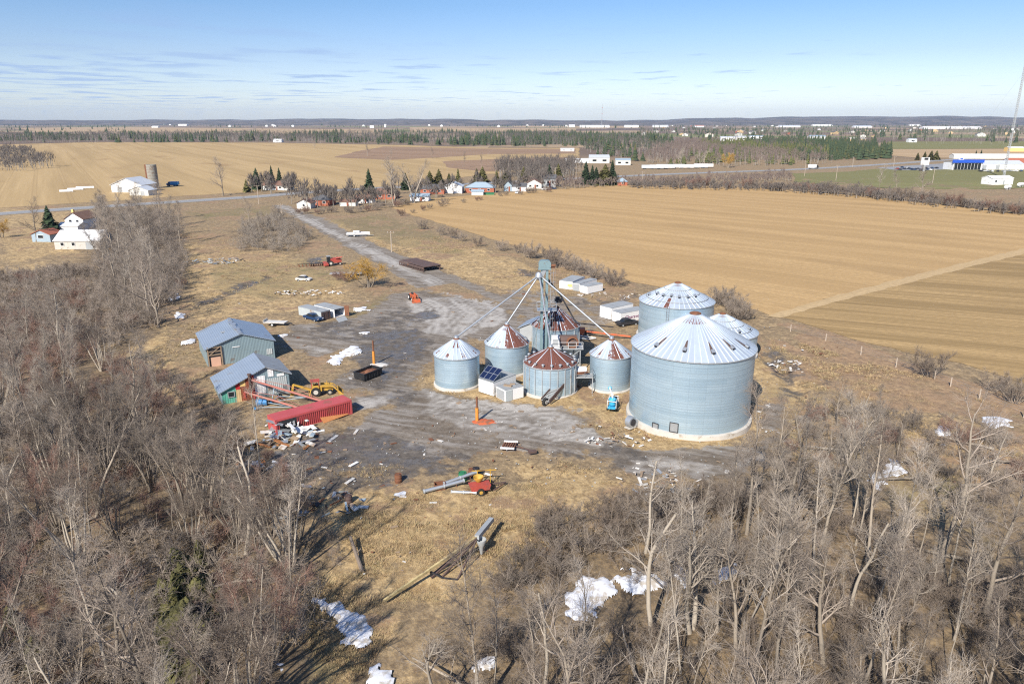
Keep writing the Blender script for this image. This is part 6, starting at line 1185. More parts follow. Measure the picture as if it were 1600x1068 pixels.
def conifer_protos():
    for i, (h, wd) in enumerate(((9, 5.2), (9, 6.4), (8, 3.6))):
        mb = MB(); mb.tube((0, 0, -.3), (0, 0, h * .9), .16, .03, 7); o = mb.build('trunk', 'bark'); me = o.data; bpy.data.objects.remove(o); PROTO['con%d' % i] = (me, conifer_mesh(200 + i, h, wd, 240), h)
        c2 = PROTO['con%d' % i][1].copy(); c2.materials[0] = MT['needle_olive']; PROTO['ced%d' % i] = (me, c2, h)
conifer_protos()
rr6 = random.Random(66)
def con(key, u, v, v2, label, group=None):
    h = hgt(u, v, v2); t = put_tree(key, P(u, v), h * (.82 if group else 1), label, 'conifer', 'conifer', group); k = rr6.uniform(1.05, 1.75) if group else 1.1; t.scale.x *= k; t.scale.y *= k * rr6.uniform(.85, 1.1)
con('con1', 80, 366, 322, 'dark conifer beside the white farmhouse at the left'); con('con0', 577, 297, 264, 'dark pointed conifer by the road near the brown roofed house'); con('con1', 634, 296, 270, 'dark conifer behind the two tall pale trees')
for k, (u, v, v2, kk) in enumerate(((402, 296, 263, 'con1'), (426, 294, 260, 'con2'), (438, 295, 263, 'con2'), (386, 300, 280, 'ced1'))): con(kk, u, v, v2, ('broad dark conifer behind the brick chimney house', 'left narrow conifer behind the brick chimney house', 'right narrow conifer behind the brick chimney house', 'low olive conifer left of the brick chimney house')[k])
rr5 = random.Random(55)
for u, v, v2 in ((672, 290, 262), (686, 289, 259), (702, 290, 266), (716, 288, 258), (745, 286, 258), (754, 285, 255), (776, 287, 262), (791, 285, 258), (818, 284, 256), (858, 283, 252), (872, 282, 250)): con(rr5.choice(('ced0', 'ced1', 'ced2', 'con2', 'ced1')), u, v, v2, 'conifer in the row behind the roadside houses', 'conifers behind the roadside houses')
for u, v, v2 in ((915, 287, 245), (925, 288, 252), (931, 289, 256), (945, 289, 250), (956, 288, 243), (960, 289, 262), (938, 289, 262)): con(rr5.choice(('con0', 'con1', 'ced1', 'con2')), u, v, v2, 'tall dark conifer in the cluster at the field far corner', 'conifers at the far corner of the field')
for u, v, v2 in ((1433, 250, 236), (1444, 250, 234), (1454, 250, 232), (1462, 250, 232)): con(rr5.choice(('ced0', 'ced1')), u, v, v2, 'olive conifer in the short row left of the dealership', 'conifers left of the dealership')
con('con2', 1524, 246, 235, 'dark conifer behind the dealership, left one'); con('con2', 1532, 246, 234, 'dark conifer behind the dealership, right one')
for u, v, h in [(rr5.gauss(292, 26), rr5.gauss(945, 40), rr5.uniform(2.2, 5.5)) for _ in range(26)] + [(60, 1040, 4.5), (20, 990, 4.5), (310, 1080, 5)]:
    _c = put_tree(rr5.choice(('ced0', 'ced1')), P(u, v), h * .62, 'mossy olive cedar among the bare trunks at the lower left', 'conifer', 'conifer', 'cedars in the lower left wood'); _c.scale.x *= rr5.uniform(1.3, 2.0); _c.scale.y *= rr5.uniform(1.2, 1.8); _c.rotation_euler.x = rr5.uniform(-.25, .25); _c.rotation_euler.y = rr5.uniform(-.25, .25)

# ------------------------------------------------------------------ far woods: masses of small trees
def far_wood(name, px, n, seed, label, con_frac, hs, gap=4.0, sl=26, matc='far_needle', matt='far_twig'):
    r = np.random.default_rng(seed); w_ = poly_w(px); lo, hi = w_.min(0), w_.max(0); pts = lo + (hi - lo) * r.random((n * 6, 2)); ok = sdf(pts[:, 0], pts[:, 1], w_) > 0; pts = pts[ok][:n]; V, F, mi = [], [], []; c = 0
    cl = vnoise(pts[:, 0], pts[:, 1], 70, seed)
    for (x, y), q in zip(pts, cl):
        h = r.uniform(*hs) * (.62 + .75 * abs(2 * q - 1) ** .7)
        if q + r.normal(0, .07) < con_frac:        # conifer: rings of drooping sprays
            wd = h * r.uniform(.34, .5); k = 5; m = 7; h *= .95
            for t in range(k):
                z0 = h * (.06 + .80 * t / k); z1 = z0 + h * .34; ra = wd / 2 * (1 - t / k) * r.uniform(.85, 1.15) + .2; a = r.uniform(0, 6.28) + np.arange(m) * 2 * np.pi / m; rr_ = ra * r.uniform(.7, 1.2, m)
                ring = np.stack([x + rr_ * np.cos(a), y + rr_ * np.sin(a), z0 + r.uniform(-.3, .3, m)], 1); V.append(np.vstack([ring, [[x, y, min(z1, h)]]])); i = np.arange(m); F.append(np.stack([i, (i + 1) % m, np.full(m, m), np.full(m, m)], 1) + c); c += m + 1; mi += [1] * m
        else:                   # bare broadleaf: a thin trunk and many upright slivers
            s = sl; f = r.random(s) ** .7; z = h * (.25 + .6 * f); a = r.uniform(0, 6.28, s); ra = h * .24 * np.sqrt(r.random(s)) * np.sin(np.clip(.25 + .8 * f, 0, 1) * np.pi) ** .6; bx, by = x + ra * np.cos(a), y + ra * np.sin(a)
            L = h * r.uniform(.10, .24, s); ox, oy = np.cos(a) * L * .45 + r.normal(0, .3, s), np.sin(a) * L * .45 + r.normal(0, .3, s); wv = r.uniform(.10, .26, s)
            b0 = np.stack([bx - wv, by, z], 1); b1 = np.stack([bx + wv, by + wv, z], 1); b2 = np.stack([bx, by - wv, z], 1); tp = np.stack([bx + ox, by + oy, z + L], 1)
            V.append(np.stack([b0, b1, b2, tp], 1).reshape(-1, 3)); i = np.arange(s)[:, None] * 4; F.append((np.concatenate([i + [[0, 1, 3, 3]], i + [[1, 2, 3, 3]], i + [[2, 0, 3, 3]]]) + c)); c += s * 4; mi += [0] * (3 * s)
            tw = h * .012 + .06; V.append(np.array([[x - tw, y, -.3], [x + tw, y + tw, -.3], [x, y - tw, -.3], [x, y, h * .85]])); F.append(np.array([[0, 1, 3, 3], [1, 2, 3, 3], [2, 0, 3, 3]]) + c); c += 4; mi += [2] * 3
    V = np.concatenate(V); F = np.concatenate(F); tri = F[:, 2] == F[:, 3]; F = F[:, :3]
    o = mesh_np(name, V, F, [matt, matc, 'far_trunk'], mi=mi); tag(o, label, None, None, 'stuff')
MT['far_needle'] = simple('far_needles', (.040, .060, .028), .95, 0, .5, .03, (.085, .082, .028), .4)
MT['far_olive'] = simple('far_olive_needles', (.095, .10, .032), .95, 0, .5, .03, (.05, .07, .03), .4)
MT['far_trunk'] = simple('far_pale_trunks', (.30, .27, .23), .95, 0, .3, .03)
MT['far_red'] = simple('far_reddish_twigs', (.165, .125, .105), .95, 0, .3, .03)
far_wood('dark_wood', [(-80, 268), (-80, 240), (0, 236), (45, 238), (85, 262), (40, 268)], 420, 1, 'dark bare wood at the left edge of the big field', .05, (9, 15))
far_wood('far_wood', [(-60, 226), (-60, 214), (200, 212), (520, 212), (900, 213), (900, 230), (760, 229), (600, 226), (300, 222.5), (100, 224)], 4200, 2, 'far mixed wood beyond the big left field', .36, (10, 19), sl=16)
far_wood('mixed_wood', [(800, 230), (900, 229), (940, 246), (1010, 255), (1020, 240), (1060, 226), (1010, 215), (900, 212), (800, 214)], 1500, 3, 'mixed dark conifer and bare wood beyond the field, centre', .44, (10, 19), sl=18)
far_wood('mixed_wood', [(1010, 256), (1140, 260), (1240, 259), (1300, 257), (1290, 240), (1160, 228), (1060, 226), (1020, 240)], 1300, 4, 'bare and olive wood along the far road', .36, (9, 15), matc='far_olive', matt='far_red')
far_wood('conifer_wood', [(1250, 250), (1320, 251), (1390, 248), (1392, 236), (1340, 228), (1180, 224), (1160, 230), (1240, 238)], 1000, 5, 'dark conifer plantation at the right', .86, (11, 17))
far_wood('far_wood', [(1060, 225), (1180, 222), (1340, 226), (1390, 220), (1390, 204), (1200, 202), (1000, 203), (1000, 213)], 2000, 6, 'brown bare wood around the far houses', .30, (10, 18), sl=14, matt='far_red')
far_wood('far_wood', [(1390, 220), (1460, 226), (1530, 227), (1700, 222), (1700, 204), (1560, 203), (1460, 205), (1390, 206)], 1700, 7, 'brown bare wood beyond the green field at the right', .22, (11, 20), sl=16)
far_wood('horizon_wood', [(-200, 211), (-200, 196), (400, 195.5), (1000, 195.5), (1800, 195), (1800, 203), (1400, 203), (1000, 203), (640, 196.5), (600, 200), (400, 200), (200, 198), (180, 210)], 3000, 8, 'wooded country towards the horizon', .42, (12, 24), sl=8)
far_wood('horizon_wood', [(400, 209), (640, 207), (900, 207), (900, 212), (400, 212)], 600, 9, 'thin wood strip beyond the far tan fields', .4, (10, 18), sl=12)
far_wood('roadside_thicket', [(790, 293), (870, 289), (985, 285), (1130, 279), (1230, 275), (1240, 283), (1130, 289), (985, 291), (880, 296)], 420, 10, 'roadside thicket behind the large field', .05, (3, 7), matt='far_red')
far_wood('garden_trees', [(800, 284), (900, 280), (910, 268), (860, 262), (800, 270), (770, 276)], 260, 11, 'bare garden trees behind the last houses', .22, (8, 14))
far_wood('hedge', [(985, 291), (1200, 294), (1340, 303), (1600, 333), (1700, 346), (1700, 353), (1600, 341), (1340, 310), (1200, 299), (985, 295)], 420, 14, 'continuous brown hedge along the far side of the large field', .03, (3, 6.5), sl=40)
far_wood('garden_trees', [(455, 318), (560, 308), (660, 300), (800, 292), (880, 288), (880, 294), (800, 300), (700, 306), (640, 316), (560, 328), (455, 330)], 70, 12, 'bare garden trees among the roadside houses', .12, (7, 13), sl=70)
far_wood('garden_trees', [(380, 302), (400, 297), (460, 296), (470, 302), (430, 304)], 16, 13, 'bare garden trees around the brick chimney house', .1, (8, 13), sl=80)

# ------------------------------------------------------------------ houses and farm
GH = 'roadside houses'
def house(label, u0, u1, v, he, dp, roofh, wall, roof, name='house', cat='house', hip=False, along=True, win=3, chim=False, garage=False, rz=None, group=None, door=True):
    A, B = P(u0, v), P(u1, v); wd = (B - A).length
    t, r = gable(name, label, cat, A, R(-4) if rz is None else rz, wd, dp, he, he + roofh, .5, wall, roof, .45, group, along, hip)
    for k in range(win):
        x = wd * (k + .6) / (win + .2); panel(t, 'window', x, he * .58, min(1.5, wd / 7), he * .36, 'glass', -.03, .06, 'white')
    if door: panel(t, 'door', wd * .5 + (.9 if win else 0), he * .40, 1.0, he * .78, 'brown_board', -.04)
    if garage: panel(t, 'garage_door', wd * .22, he * .42, wd * .3, he * .78, 'white_panel', -.05)
    if chim: mb = MB(); mb.box((wd * .12, dp * .4, he + roofh * .7), (.9, .9, roofh + 1.6)); mb.build('chimney', 'brick', r)
    return t
house('ranch house with brick chimney and brown roof across the road', 411, 452, 297, 3.0, 9, 2.2, 'siding', 'brown_shingle', win=5, chim=True, rz=R(-8))
house('orange brick bungalow with dark roof at the lane entrance', 483, 516, 321, 2.8, 10, 2.2, 'brick', 'shingle', hip=True, win=2)
house('small pale gabled garage at the lane entrance', 464, 486, 325.5, 2.6, 7, 1.7, 'siding', 'brown_shingle', 'garage', 'garage', along=False, win=1, door=False)
house('low white shed behind the hedge of the orange bungalow', 531, 556, 322, 2.2, 5, .9, 'siding', 'brown_shingle', 'shed', 'shed', win=0)
house('white shed with brown roof between the brick houses', 555, 582, 317, 2.4, 6, 1.4, 'white', 'brown_shingle', 'shed', 'shed', win=2)
house('brick house with wide brown hip roof by the pointed conifer', 573, 617, 311, 2.9, 11, 2.6, 'brick', 'brown_shingle', hip=True, win=3)
house('white shed with pale siding under the broad pale tree', 641, 670, 314, 2.5, 6, 1.2, 'white_panel', 'bluegrey', 'shed', 'shed', win=2)
house('red brick house with dark hip roof right of the pale trees', 657, 694, 303, 2.9, 10, 2.4, 'brick', 'shingle', hip=True, win=3)
house('white gambrel garage with bright gable front', 694, 722, 302, 4.0, 9, 2.2, 'white', 'pale_roof', 'garage', 'garage', along=False, win=0, door=False)
house('house with blue grey hip roof and brick front', 727, 772, 301, 3.0, 11, 2.8, 'brick', 'bluegrey', hip=True, win=3)
house('pale lean to shed in front of the blue grey roofed house', 737, 755, 305, 2.0, 5, .9, 'white', 'bluegrey', 'shed', 'shed', win=0, door=False)
house('dark gabled two storey house beside a white garage', 787, 800, 299, 3.6, 9, 2.4, 'bluegrey', 'shingle', along=False, win=1)
house('white garage with dark roof next to the dark gabled house', 799, 822, 299, 3.0, 8, 1.6, 'white', 'shingle', 'garage', 'garage', win=1, garage=True)
house('light cottage with brown roof near the end of the row', 822, 846, 295, 3.2, 9, 2.6, 'siding', 'brown_shingle', win=2, along=False)
house('two storey dark house at the end of the row', 845, 868, 292, 5.2, 9, 2.2, 'grey', 'shingle', win=3)
house('small brick and grey hip roofed house at the road bend', 965, 980, 290, 2.6, 8, 2.2, 'brick', 'bluegrey', hip=True, win=1)
o = MB(); o.box((0, 0, .5), (9, 4, 1.0)); o.box((0, 0, 1.05), (9.4, 4.4, .12)); tarp = o.build('green_tarp', 'green_tarp' if 'green_tarp' in MT else 'green'); tarp.location = P(760, 304); tag(tarp, 'bright green tarpaulin over a low stack behind the blue grey roofed house', 'tarpaulin')
# left farm
def left_farm():
    t, r = gable('barn', 'white roofed barn beside the concrete silo', 'barn', P(175, 300.5), R(-6), 19, 15, 4.4, 8.2, .5, 'white', 'pale_roof', .6); panel(t, 'door', 5, 1.6, 3.4, 3.2, 'grey', -.05)
    t, r = gable('barn_annex', 'lower white annex in front of the white roofed barn', 'barn', P(203, 305.5), R(-8), 11.5, 8, 3.0, 5.0, .5, 'siding', 'pale_roof', .4); panel(t, 'window', 3.5, 1.8, .9, .9, 'glass', -.04, .06, 'white'); panel(t, 'door', 8, 1.2, 2.2, 2.4, 'grey', -.05)
    t = thing('silo', 'tall old concrete silo without a roof beside the white barn', 'silo', P(241, 294)); h = hgt(241, 294, 257); mb = MB(); r_ = 3.0; mb.lathe([(r_, -.3), (r_, h), (r_ - .25, h), (r_ - .25, h - 1.5)], 28); mb.build('wall', 'silo_conc', t, True); mb = MB()
    for q in range(16): z = .6 + q * (h - 1) / 15; mb.lathe([(r_ + .02, z), (r_ + .06, z + .04), (r_ + .02, z + .1)], 28)
    mb.build('hoops', 'rust', t); mb = MB(); mb.box((-r_ - .4, -.4, h / 2), (1.0, 1.0, h)); mb.build('chute', 'rust', t)
    t = thing('dump_truck', 'blue truck parked by the concrete silo', 'truck', P(270, 291), R(180)); mb = MB(); mb.box((-1.4, 0, 2.0), (5.2, 2.5, 2.0)); mb.build('box', 'blue', t); mb = MB(); mb.prism([(1.4, .8), (3.6, .8), (3.6, 1.8), (2.6, 2.0), (2.3, 2.9), (1.4, 2.9)], -1.1, 1.1); mb.build('cab', 'navy', t); mb = MB(); mb.box((0, 0, .75), (7, 1.2, .25)); mb.build('frame', 'dark', t)
    for x in (-2.6, -1.4, 2.6):
        for k in (-1, 1): wheel(t, 'wheel', (x, 1.1 * k, .5), .5, .3, (0, k, 0))
    for lab, u, v, L in (('white wrapped bale row, nearest the road', 104, 300.5, 7), ('white wrapped bale row, middle one', 119, 297.5, 9), ('white wrapped bale row nearest the barn', 135, 295, 11)):
        mb = MB()
        for q in range(int(L / 1.4)): mb.tube((-L / 2 + q * 1.4, 0, .75), (-L / 2 + q * 1.4 + 1.38, 0, .75), .78, .78, 14)
        o = mb.build('bale_row', 'white', None, True); o.location = P(u, v); o.rotation_euler = (0, 0, R(24)); tag(o, lab, 'bales', 'white wrapped bale rows')
    t, r = gable('farmhouse', 'white two storey farmhouse with red brown roof at the left', 'house', P(104, 361), R(-6), 7.4, 9, 4.6, 6.9, .5, 'white', 'brown_shingle', .4)
    for x in (2.3, 5.2): panel(t, 'window', x, 3.7, 1.0, 1.3, 'glass', -.04, .06, 'white')
    panel(t, 'porch_roof', 3.7, 2.7, 6.6, .5, 'dark', -.7, 1.4); mb = MB(); mb.box((1, 4, 6.8), (.8, .8, 2)); mb.build('chimney', 'yel_board', r)
    gable('farmhouse_wing', 'low white wing left of the white farmhouse', 'house', P(91, 365), R(-4), 8, 6, 2.8, 3.8, .5, 'white', 'white', .3, None, True)
    t, r = gable('barn', 'white roofed stone shed in front of the farmhouse', 'barn', P(86.5, 390.5), R(3), 14.5, 8.5, 3.0, 5.6, .62, 'concrete', 'white', .3, None, True)
    for x in (2.5, 6): panel(t, 'window', x, 1.9, 1.0, 1.0, 'glass', -.04, .06, 'white')
    panel(t, 'door', 11, 1.3, 2.2, 2.4, 'grey', -.05)
    t, r = gable('shed', 'little blue grey shed with red roof at the left', 'shed', P(51, 378), R(-8), 7.0, 6, 2.7, 4.1, .5, 'bluegrey', 'brick', .35); panel(t, 'window', 3.5, 1.9, 2.0, 1.0, 'glass', -.04, .06, 'white')
    t, r = gable('shed', 'open sided grey lean to right of the stone shed', 'shed', P(134, 378), R(2), 6, 4, 2.0, 2.6, .5, 'wood', 'bluegrey', .3, None, True)
    car('parked_car', 'grey car parked right of the white farmhouse', 146, 365, R(40), 'galv', 4.6)
left_farm()
# dealership, tower and other far buildings
def dealership():
    A = P(1488, 265.5); t, r = gable('dealership_building', 'glass fronted dealership with a bright blue fascia', 'building', A, R(2), 26, 14, 6.0, 6.6, .5, 'white', 'grey_top', .2, None, True)
    mb = MB(); mb.box((12.5, -.3, 3.0), (24, .3, 5.2)); o = mb.build('glass_front', 'glass', t); mb = MB()
    for q in range(9): mb.box((.8 + q * 2.95, -.5, 3.0), (.18, .18, 5.4))
    mb.build('mullion_frame', 'white', o)['kind'] = 'stuff'; mb = MB(); mb.box((12.5, -.7, 7.3), (27.5, 1.2, 2.6)); mb.build('fascia', 'fascia', t); mb = MB(); mb.box((7, 1.2, 9.4), (4, 1.2, 2.0)); mb.box((7, .5, 9.6), (2.6, .2, .9), 0, 1); mb.build('roof_sign', ['white', 'fascia'], t)
    A = P(1521, 265); t, r = gable('workshop', 'long white workshop with pale green grey roof joined to the blue fascia showroom', 'building', A, R(-3), 42, 18, 4.6, 7.4, .5, 'white', 'pale_roof', .4, None, True); panel(t, 'door', 9, 2, 3.5, 3.6, 'grey', -.05); panel(t, 'door', 20, 2, 3.5, 3.6, 'grey', -.05)
    A = P(1578, 264); t, r = gable('workshop', 'brick red roofed building at the right edge', 'building', A, R(-4), 60, 16, 5, 9, .5, 'white', 'brick', .4, None, True); panel(t, 'door', 9, 2, 3.5, 3.6, 'grey', -.05)
    rr = random.Random(5); gr = 'cars on the dealership lot'
    for k in range(26):
        u = 1402 + k * 3.6 if k < 18 else 1532 + (k - 18) * 9; v = 265 + rr.uniform(-2.5, 1.5) if k < 18 else 268.5 + rr.uniform(-.5, .5)
        car('parked_car', 'car in the line parked at the dealership', u, v, R(rr.uniform(60, 110)), rr.choice(('dark', 'navy', 'grey', 'white', 'black', 'red')), 4.6, False, gr, simple_=True, z=.1)
    t = thing('sign_pylon', 'tall white pylon sign standing at the dealership lot', 'sign', P(1443, 268)); h = hgt(1443, 268, 246); mb = MB(); mb.box((0, 0, h * .25), (1.4, 1.0, h * .5)); mb.build('post', 'grey', t); mb = MB(); mb.box((0, 0, h * .74), (6.5, 1.2, h * .52)); p_ = mb.build('board', 'white', t); mb = MB(); mb.box((.4, -.65, h * .90), (3.4, .12, h * .16)); mb.build('emblem', 'dark', p_)
    # lattice mast at the right edge
    b = P(1568, 278); t = thing('lattice_mast', 'tall steel lattice mast leaning out of the picture at the right edge', 'mast', b); h = 82.0; mb = MB(); s = .75
    for k in range(3): a = 2.1 * k; mb.tube((s * math.cos(a), s * math.sin(a), 0), (s * math.cos(a), s * math.sin(a), h), .17, .17, 6)
    for q in range(int(h / 1.5)):
        for k in range(3): a, c = 2.1 * k, 2.1 * (k + 1); mb.bar((s * math.cos(a), s * math.sin(a), q * 1.5), (s * math.cos(c), s * math.sin(c), q * 1.5 + 1.5), .13, .13)
    mb.build('lattice', 'grey', t); mb = MB(); mb.tube((-1.2, -1, h * .42), (-1.2, -1.6, h * .42), .75, .75, 16); mb.box((.9, -.6, h * .40), (.4, .3, 1.6)); mb.build('antenna', 'white', t)
    for k in range(3):
        a = .5 + 2.1 * k; mb = MB(); mb.tube((0, 0, h * .9), (38 * math.cos(a), 38 * math.sin(a), 0), .03, .03, 4); mb.build('guy_wire', 'galv', t)
    A = P(1549, 289); t, r = gable('mast_hut', 'white equipment hut at the foot of the lattice mast', 'hut', A, R(10), 16, 9, 4.2, 5.6, .5, 'white', 'white', .3, None, True); panel(t, 'window', 3, 2.4, 1.2, 1.2, 'glass', -.04, .06, 'grey'); panel(t, 'door', 9, 1.5, 1.2, 2.6, 'grey', -.05)
    for lab, u, v in (('white fuel tank on skids below the mast hut', 1574, 296), ('white fuel tank at the right edge of the picture', 1594, 292)):
        t = thing('fuel_tank', lab, 'tank', P(u, v), R(35), 'white fuel tanks by the mast'); mb = MB(); mb.tube((-2.6, 0, 1.6), (2.6, 0, 1.6), 1.1, 1.1, 16); mb.blob((-2.6, 0, 1.6), (1.0, 2.2, 2.2), 1, rough=0); mb.blob((2.6, 0, 1.6), (1.0, 2.2, 2.2), 1, rough=0); mb.build('shell', 'white', t, True); mb = MB()
        for x in (-1.8, 1.8): mb.box((x, 0, .3), (.4, 1.8, .8))
        mb.build('cradle', 'grey', t)
    b = P(940, 199.8); t = thing('radio_mast', 'slim radio mast far away on the horizon', 'mast', b); h = hgt(940, 199.8, 151); mb = MB(); mb.tube((0, 0, 0), (0, 0, h * .5), 1.3, 1.2, 6); mb.tube((0, 0, h * .5), (0, 0, h), 1.2, .8, 6); mb.build('shaft', 'grey', t); mb = MB()
    for q in (.35, .6, .85): mb.box((0, 0, h * q), (4, 4, 3))
    mb.build('antenna', 'red', t)
dealership()
def far_buildings():
    spec = [('grey white shed with pale metal roof behind the corner conifers', 921, 952, 255, 5.4, 20, 'siding', 'pale_roof', 2), ('small red ended building right of the corner conifers', 962, 985, 258, 4.6, 12, 'siding', 'bluegrey', 2), ('low white building behind the corner conifers', 884, 920, 254.5, 3, 10, 'white', 'white', 0),
            ('white trailer home alone in the tilled field', 876, 897, 236.5, 3.2, 8, 'white', 'white', 2), ('white shed at the far edge of the big left field', 427, 440, 222.5, 5, 12, 'white', 'white', 1), ('large pale barn behind the conifer plantation', 1265, 1290, 220, 9, 22, 'siding', 'bluegrey', 0), ('cream house with wide roof behind the conifer plantation', 1328, 1352, 224, 8, 20, 'tan_board', 'concrete', 2), ('white house group above the olive wood, left', 1126, 1148, 220, 7, 16, 'white', 'pale_roof', 2),
            ('white house group above the olive wood, right', 1150, 1166, 219, 7, 16, 'siding', 'pale_roof', 2), ('small white house in the far centre wood', 1170, 1194, 217, 6, 14, 'white', 'bluegrey', 2), ('white house at the edge of the right green field', 1420, 1432, 222.5, 6, 12, 'white', 'pale_roof', 1), ('long white industrial hall on the right horizon', 1444, 1532, 201.5, 12, 60, 'white', 'white', 0), ('white flat hall left of the long industrial hall', 1335, 1362, 199.5, 12, 50, 'white', 'pale_roof', 0),
            ('small white hall above the brown wood at the right', 1422, 1438, 196.8, 14, 40, 'white', 'white', 0), ('orange roofed plant on the right horizon', 1462, 1500, 193.9, 20, 90, 'salmon', 'ply', 0), ('pale hall beside the orange roofed plant', 1502, 1518, 194.0, 20, 60, 'siding', 'white', 0), ('long white factory on the horizon under the radio mast', 906, 952, 199.3, 16, 60, 'white', 'white', 0), ('white dome roofed store left of the horizon factory', 889, 898, 198.8, 22, 40, 'white', 'white', 0), ('white factory right of the radio mast', 976, 998, 199.2, 16, 60, 'white', 'white', 0),
            ('white sheds on the horizon in the centre right', 1020, 1044, 199, 16, 50, 'white', 'pale_roof', 0), ('reddish shed on the horizon', 1086, 1100, 199, 16, 40, 'white', 'brick', 0), ('tiny white barn on the left horizon', 237, 247, 199.5, 12, 30, 'white', 'white', 0), ('white barn on the left horizon beside the tan field', 278, 292, 196.6, 18, 40, 'white', 'white', 0), ('pale silo barn far in the centre', 578, 584, 200, 22, 14, 'white', 'white', 0), ('pale pillar barn far in the centre, narrow', 600.5, 603.5, 199, 34, 10, 'white', 'white', 0), ('white roofs on the right side horizon', 1218, 1250, 199, 14, 50, 'white', 'pale_roof', 0), ('grey white hall on the right horizon', 1270, 1300, 197.4, 16, 50, 'siding', 'white', 0), ('pale house above the tan strip at right', 1395, 1410, 196, 18, 40, 'white', 'white', 0), ('white store behind the dealership', 1490, 1600, 248, 4, 10, 'siding', 'siding', 0), ('yellow fronted shop at the far right edge', 1576, 1600, 237, 5, 12, 'yel_board', 'white', 0)]
    for lab, u0, u1, v, he, dp, wl, rf, wn in spec:
        if v < 205: he *= .62
        A, B = P(u0, v), P(u1, v); wd = (B - A).length; t, r = gable('building', lab, 'building', A, R(-3), wd, dp, he, he + min(6, max(.6, dp * .12)), .5, wl, rf, .3, None, True)
        for k in range(wn): panel(t, 'window', wd * (k + .5) / wn, he * .5, wd / wn * .4, he * .35, 'glass', -.06, .1)
    rr = random.Random(17)
    for k in range(9):
        u = 1003 + k * 11.6; t = thing('semi_trailer', 'white trailer in the row parked beside the far road', 'trailer', P(u, 264.5 - k * .25 + rr.uniform(-.5, .5)), R(rr.uniform(-9, 6)), 'white trailers parked in a row beside the far road'); L = rr.uniform(9, 13); hh = rr.uniform(2.5, 3.1)
        mb = MB(); mb.box((L / 2, 1.3, 1.0 + hh / 2), (L, 2.6, hh)); mb.build('body', rr.choice(('white', 'white', 'siding', 'white_panel')), t); mb = MB(); mb.box((L / 2, 1.3, 1.03 + hh), (L + .05, 2.65, .07)); mb.build('roof', rr.choice(('grey_top', 'pale_roof', 'white')), t); mb = MB(); mb.box((L * .2, 1.3, .5), (2.4, 2.2, 1.0)); mb.build('bogie', 'dark', t)
    rr = random.Random(9); g = 'tiny pale houses of the far town'
    for k in range(46):
        u, v = rr.uniform(1000, 1600), rr.uniform(196.5, 215); s = rr.uniform(.8, 1.4); A = P(u, v); mb = MB(); L, D, hh = 16 * s, 11 * s, 5 * s
        mb.prism([(0, 0), (L, 0), (L, hh), (L / 2, hh * 1.6), (0, hh)], 0, D); mb.prism([(-.5, hh), (L / 2, hh * 1.65), (L + .5, hh), (L / 2, hh * 1.72)], -.4, D + .4, 1); o = mb.build('town_house', [rr.choice(('siding', 'siding', 'brick', 'concrete', 'tan_board')), rr.choice(('shingle', 'brown_shingle', 'pale_roof', 'grey_top'))]); o.location = A; o.rotation_euler = (0, 0, rr.uniform(-.6, .6)); tag(o, 'tiny pale gabled house scattered in the far town', 'house', g)
    for k in range(22):
        u, v = rr.uniform(200, 900), rr.uniform(195.2, 198.5); A = P(u, v); mb = MB(); L, D, hh = 22, 14, 9; mb.prism([(0, 0), (L, 0), (L, hh), (L / 2, hh * 1.6), (0, hh)], 0, D); mb.prism([(-.5, hh), (L / 2, hh * 1.65), (L + .5, hh), (L / 2, hh * 1.72)], -.4, D + .4, 1); o = mb.build('farm_house', [rr.choice(('white', 'siding')), rr.choice(('white', 'pale_roof', 'grey_top'))]); o.location = A; tag(o, 'tiny pale farm building near the left horizon', 'house', 'tiny farm buildings near the left horizon')
far_buildings()
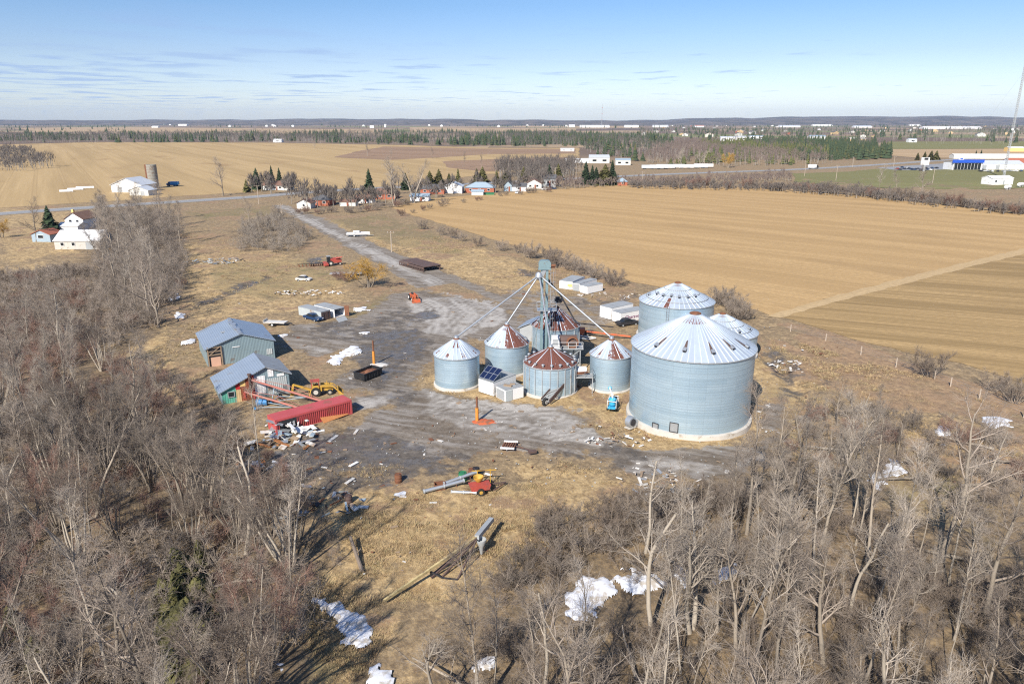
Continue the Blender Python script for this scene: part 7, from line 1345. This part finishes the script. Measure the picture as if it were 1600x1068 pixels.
def poles():
    L = [(612, 393.5, 361), (404.5, 319, 289), (900, 281, 262), (1257, 275, 252), (1306, 282, 258), (1332, 261, 245), (1396, 261, 244), (1457, 286, 264), (440, 333, 318), (1100, 262, 245), (1003, 288, 268), (868, 285, 262)]
    LB = ['utility pole standing alone in the grass beyond the lane', 'utility pole at the lane entrance by the road', 'utility pole near the corner conifers', 'utility pole left of the white lorry on the far road', 'utility pole nearest the hedge right of the far lorry', 'utility pole beside the far road behind the lorry', 'utility pole farthest along the far road', 'pale pole beside the white pylon sign', 'short pole in the hedge by the upper lane', 'utility pole behind the long white roadside building', 'pole before the roadside thicket', 'pole at the end of the house row']
    for (u, v, v2), lab in zip(L, LB):
        h = hgt(u, v, v2); t = thing('utility_pole', lab, 'pole', P(u, v), 0, 'utility poles'); mb = MB(); mb.tube((0, 0, -.3), (0, 0, h), .19, .13, 8); mb.build('post', 'pole_wood', t, True); mb = MB(); mb.box((0, -.2, h - .5), (2.4, .12, .14)); a = mb.build('crossarm', 'wood', t); mb = MB()
        for x in (-1, 0, 1): mb.tube((x, -.2, h - .43), (x, -.2, h - .2), .05, .05, 6)
        mb.build('insulator', 'white', a)
    rr = random.Random(3)
    t = thing('lorry', 'white lorry driving on the far road', 'lorry', P(1271, 264) + Vector((0, 0, .15)), R(20)); mb = MB(); mb.box((-1.5, 0, 2.4), (7, 2.5, 2.8)); mb.build('box', 'white', t); mb = MB(); mb.prism([(2.2, .6), (4.4, .6), (4.4, 1.7), (4.0, 2.9), (2.2, 2.9)], -1.15, 1.15); mb.build('cab', 'dark', t)
    for x in (-3.8, -2.6, 3.3):
        for k in (-1, 1): wheel(t, 'wheel', (x, 1.1 * k, .5), .5, .3, (0, k, 0))
    car('parked_car', 'white car parked outside the two storey dark house', 852, 297, R(10), 'white', 4.6); car('parked_car', 'dark pickup outside the two storey dark house', 862, 296, R(15), 'navy', 5.4, True, cat='pickup'); car('parked_car', 'white van beside the white garage door', 808, 302.5, R(80), 'white', 5.0, True, cat='van')
poles()
def fence():
    t = thing('wire_fence', 'thin post and wire fence along the lower field edge', 'fence', P(1235, 510)); A = P(1235, 510); pts = [P(*p) for p in ((1235, 518), (1290, 533), (1345, 553), (1400, 572), (1460, 592), (1485, 603), (1530, 622), (1600, 650))]; mb = MB()
    for p in pts:
        q = p - A; mb = MB(); mb.tube((q.x, q.y, -.2), (q.x, q.y, 1.5), .11, .10, 7); mb.build('post', 'pole_wood', t)
    for z in (.5, .9, 1.3): mb = MB(); mb.pipe([(p.x - A.x, p.y - A.y, z) for p in pts], .012, 4); mb.build('wire', 'galv', t)
fence()
# ------------------------------------------------------------------ haze
def haze():
    g = bpy.data.materials.new('haze'); g.use_nodes = True; nt = g.node_tree; nt.nodes.clear(); out = nt.nodes.new('ShaderNodeOutputMaterial'); v = nt.nodes.new('ShaderNodeVolumePrincipled'); v.inputs['Color'].default_value = (.46, .68, 1.0, 1); v.inputs['Density'].default_value = HAZE; v.inputs['Anisotropy'].default_value = .0
    nt.links.new(v.outputs[0], out.inputs['Volume']); mb = MB(); mb.box((0, 7000, 148), (34000, 19000, 302)); o = mb.build('haze', g); o['kind'] = 'stuff'; o['label'] = 'thin blue haze over the whole landscape'
HAZE = 3.0e-5
haze()
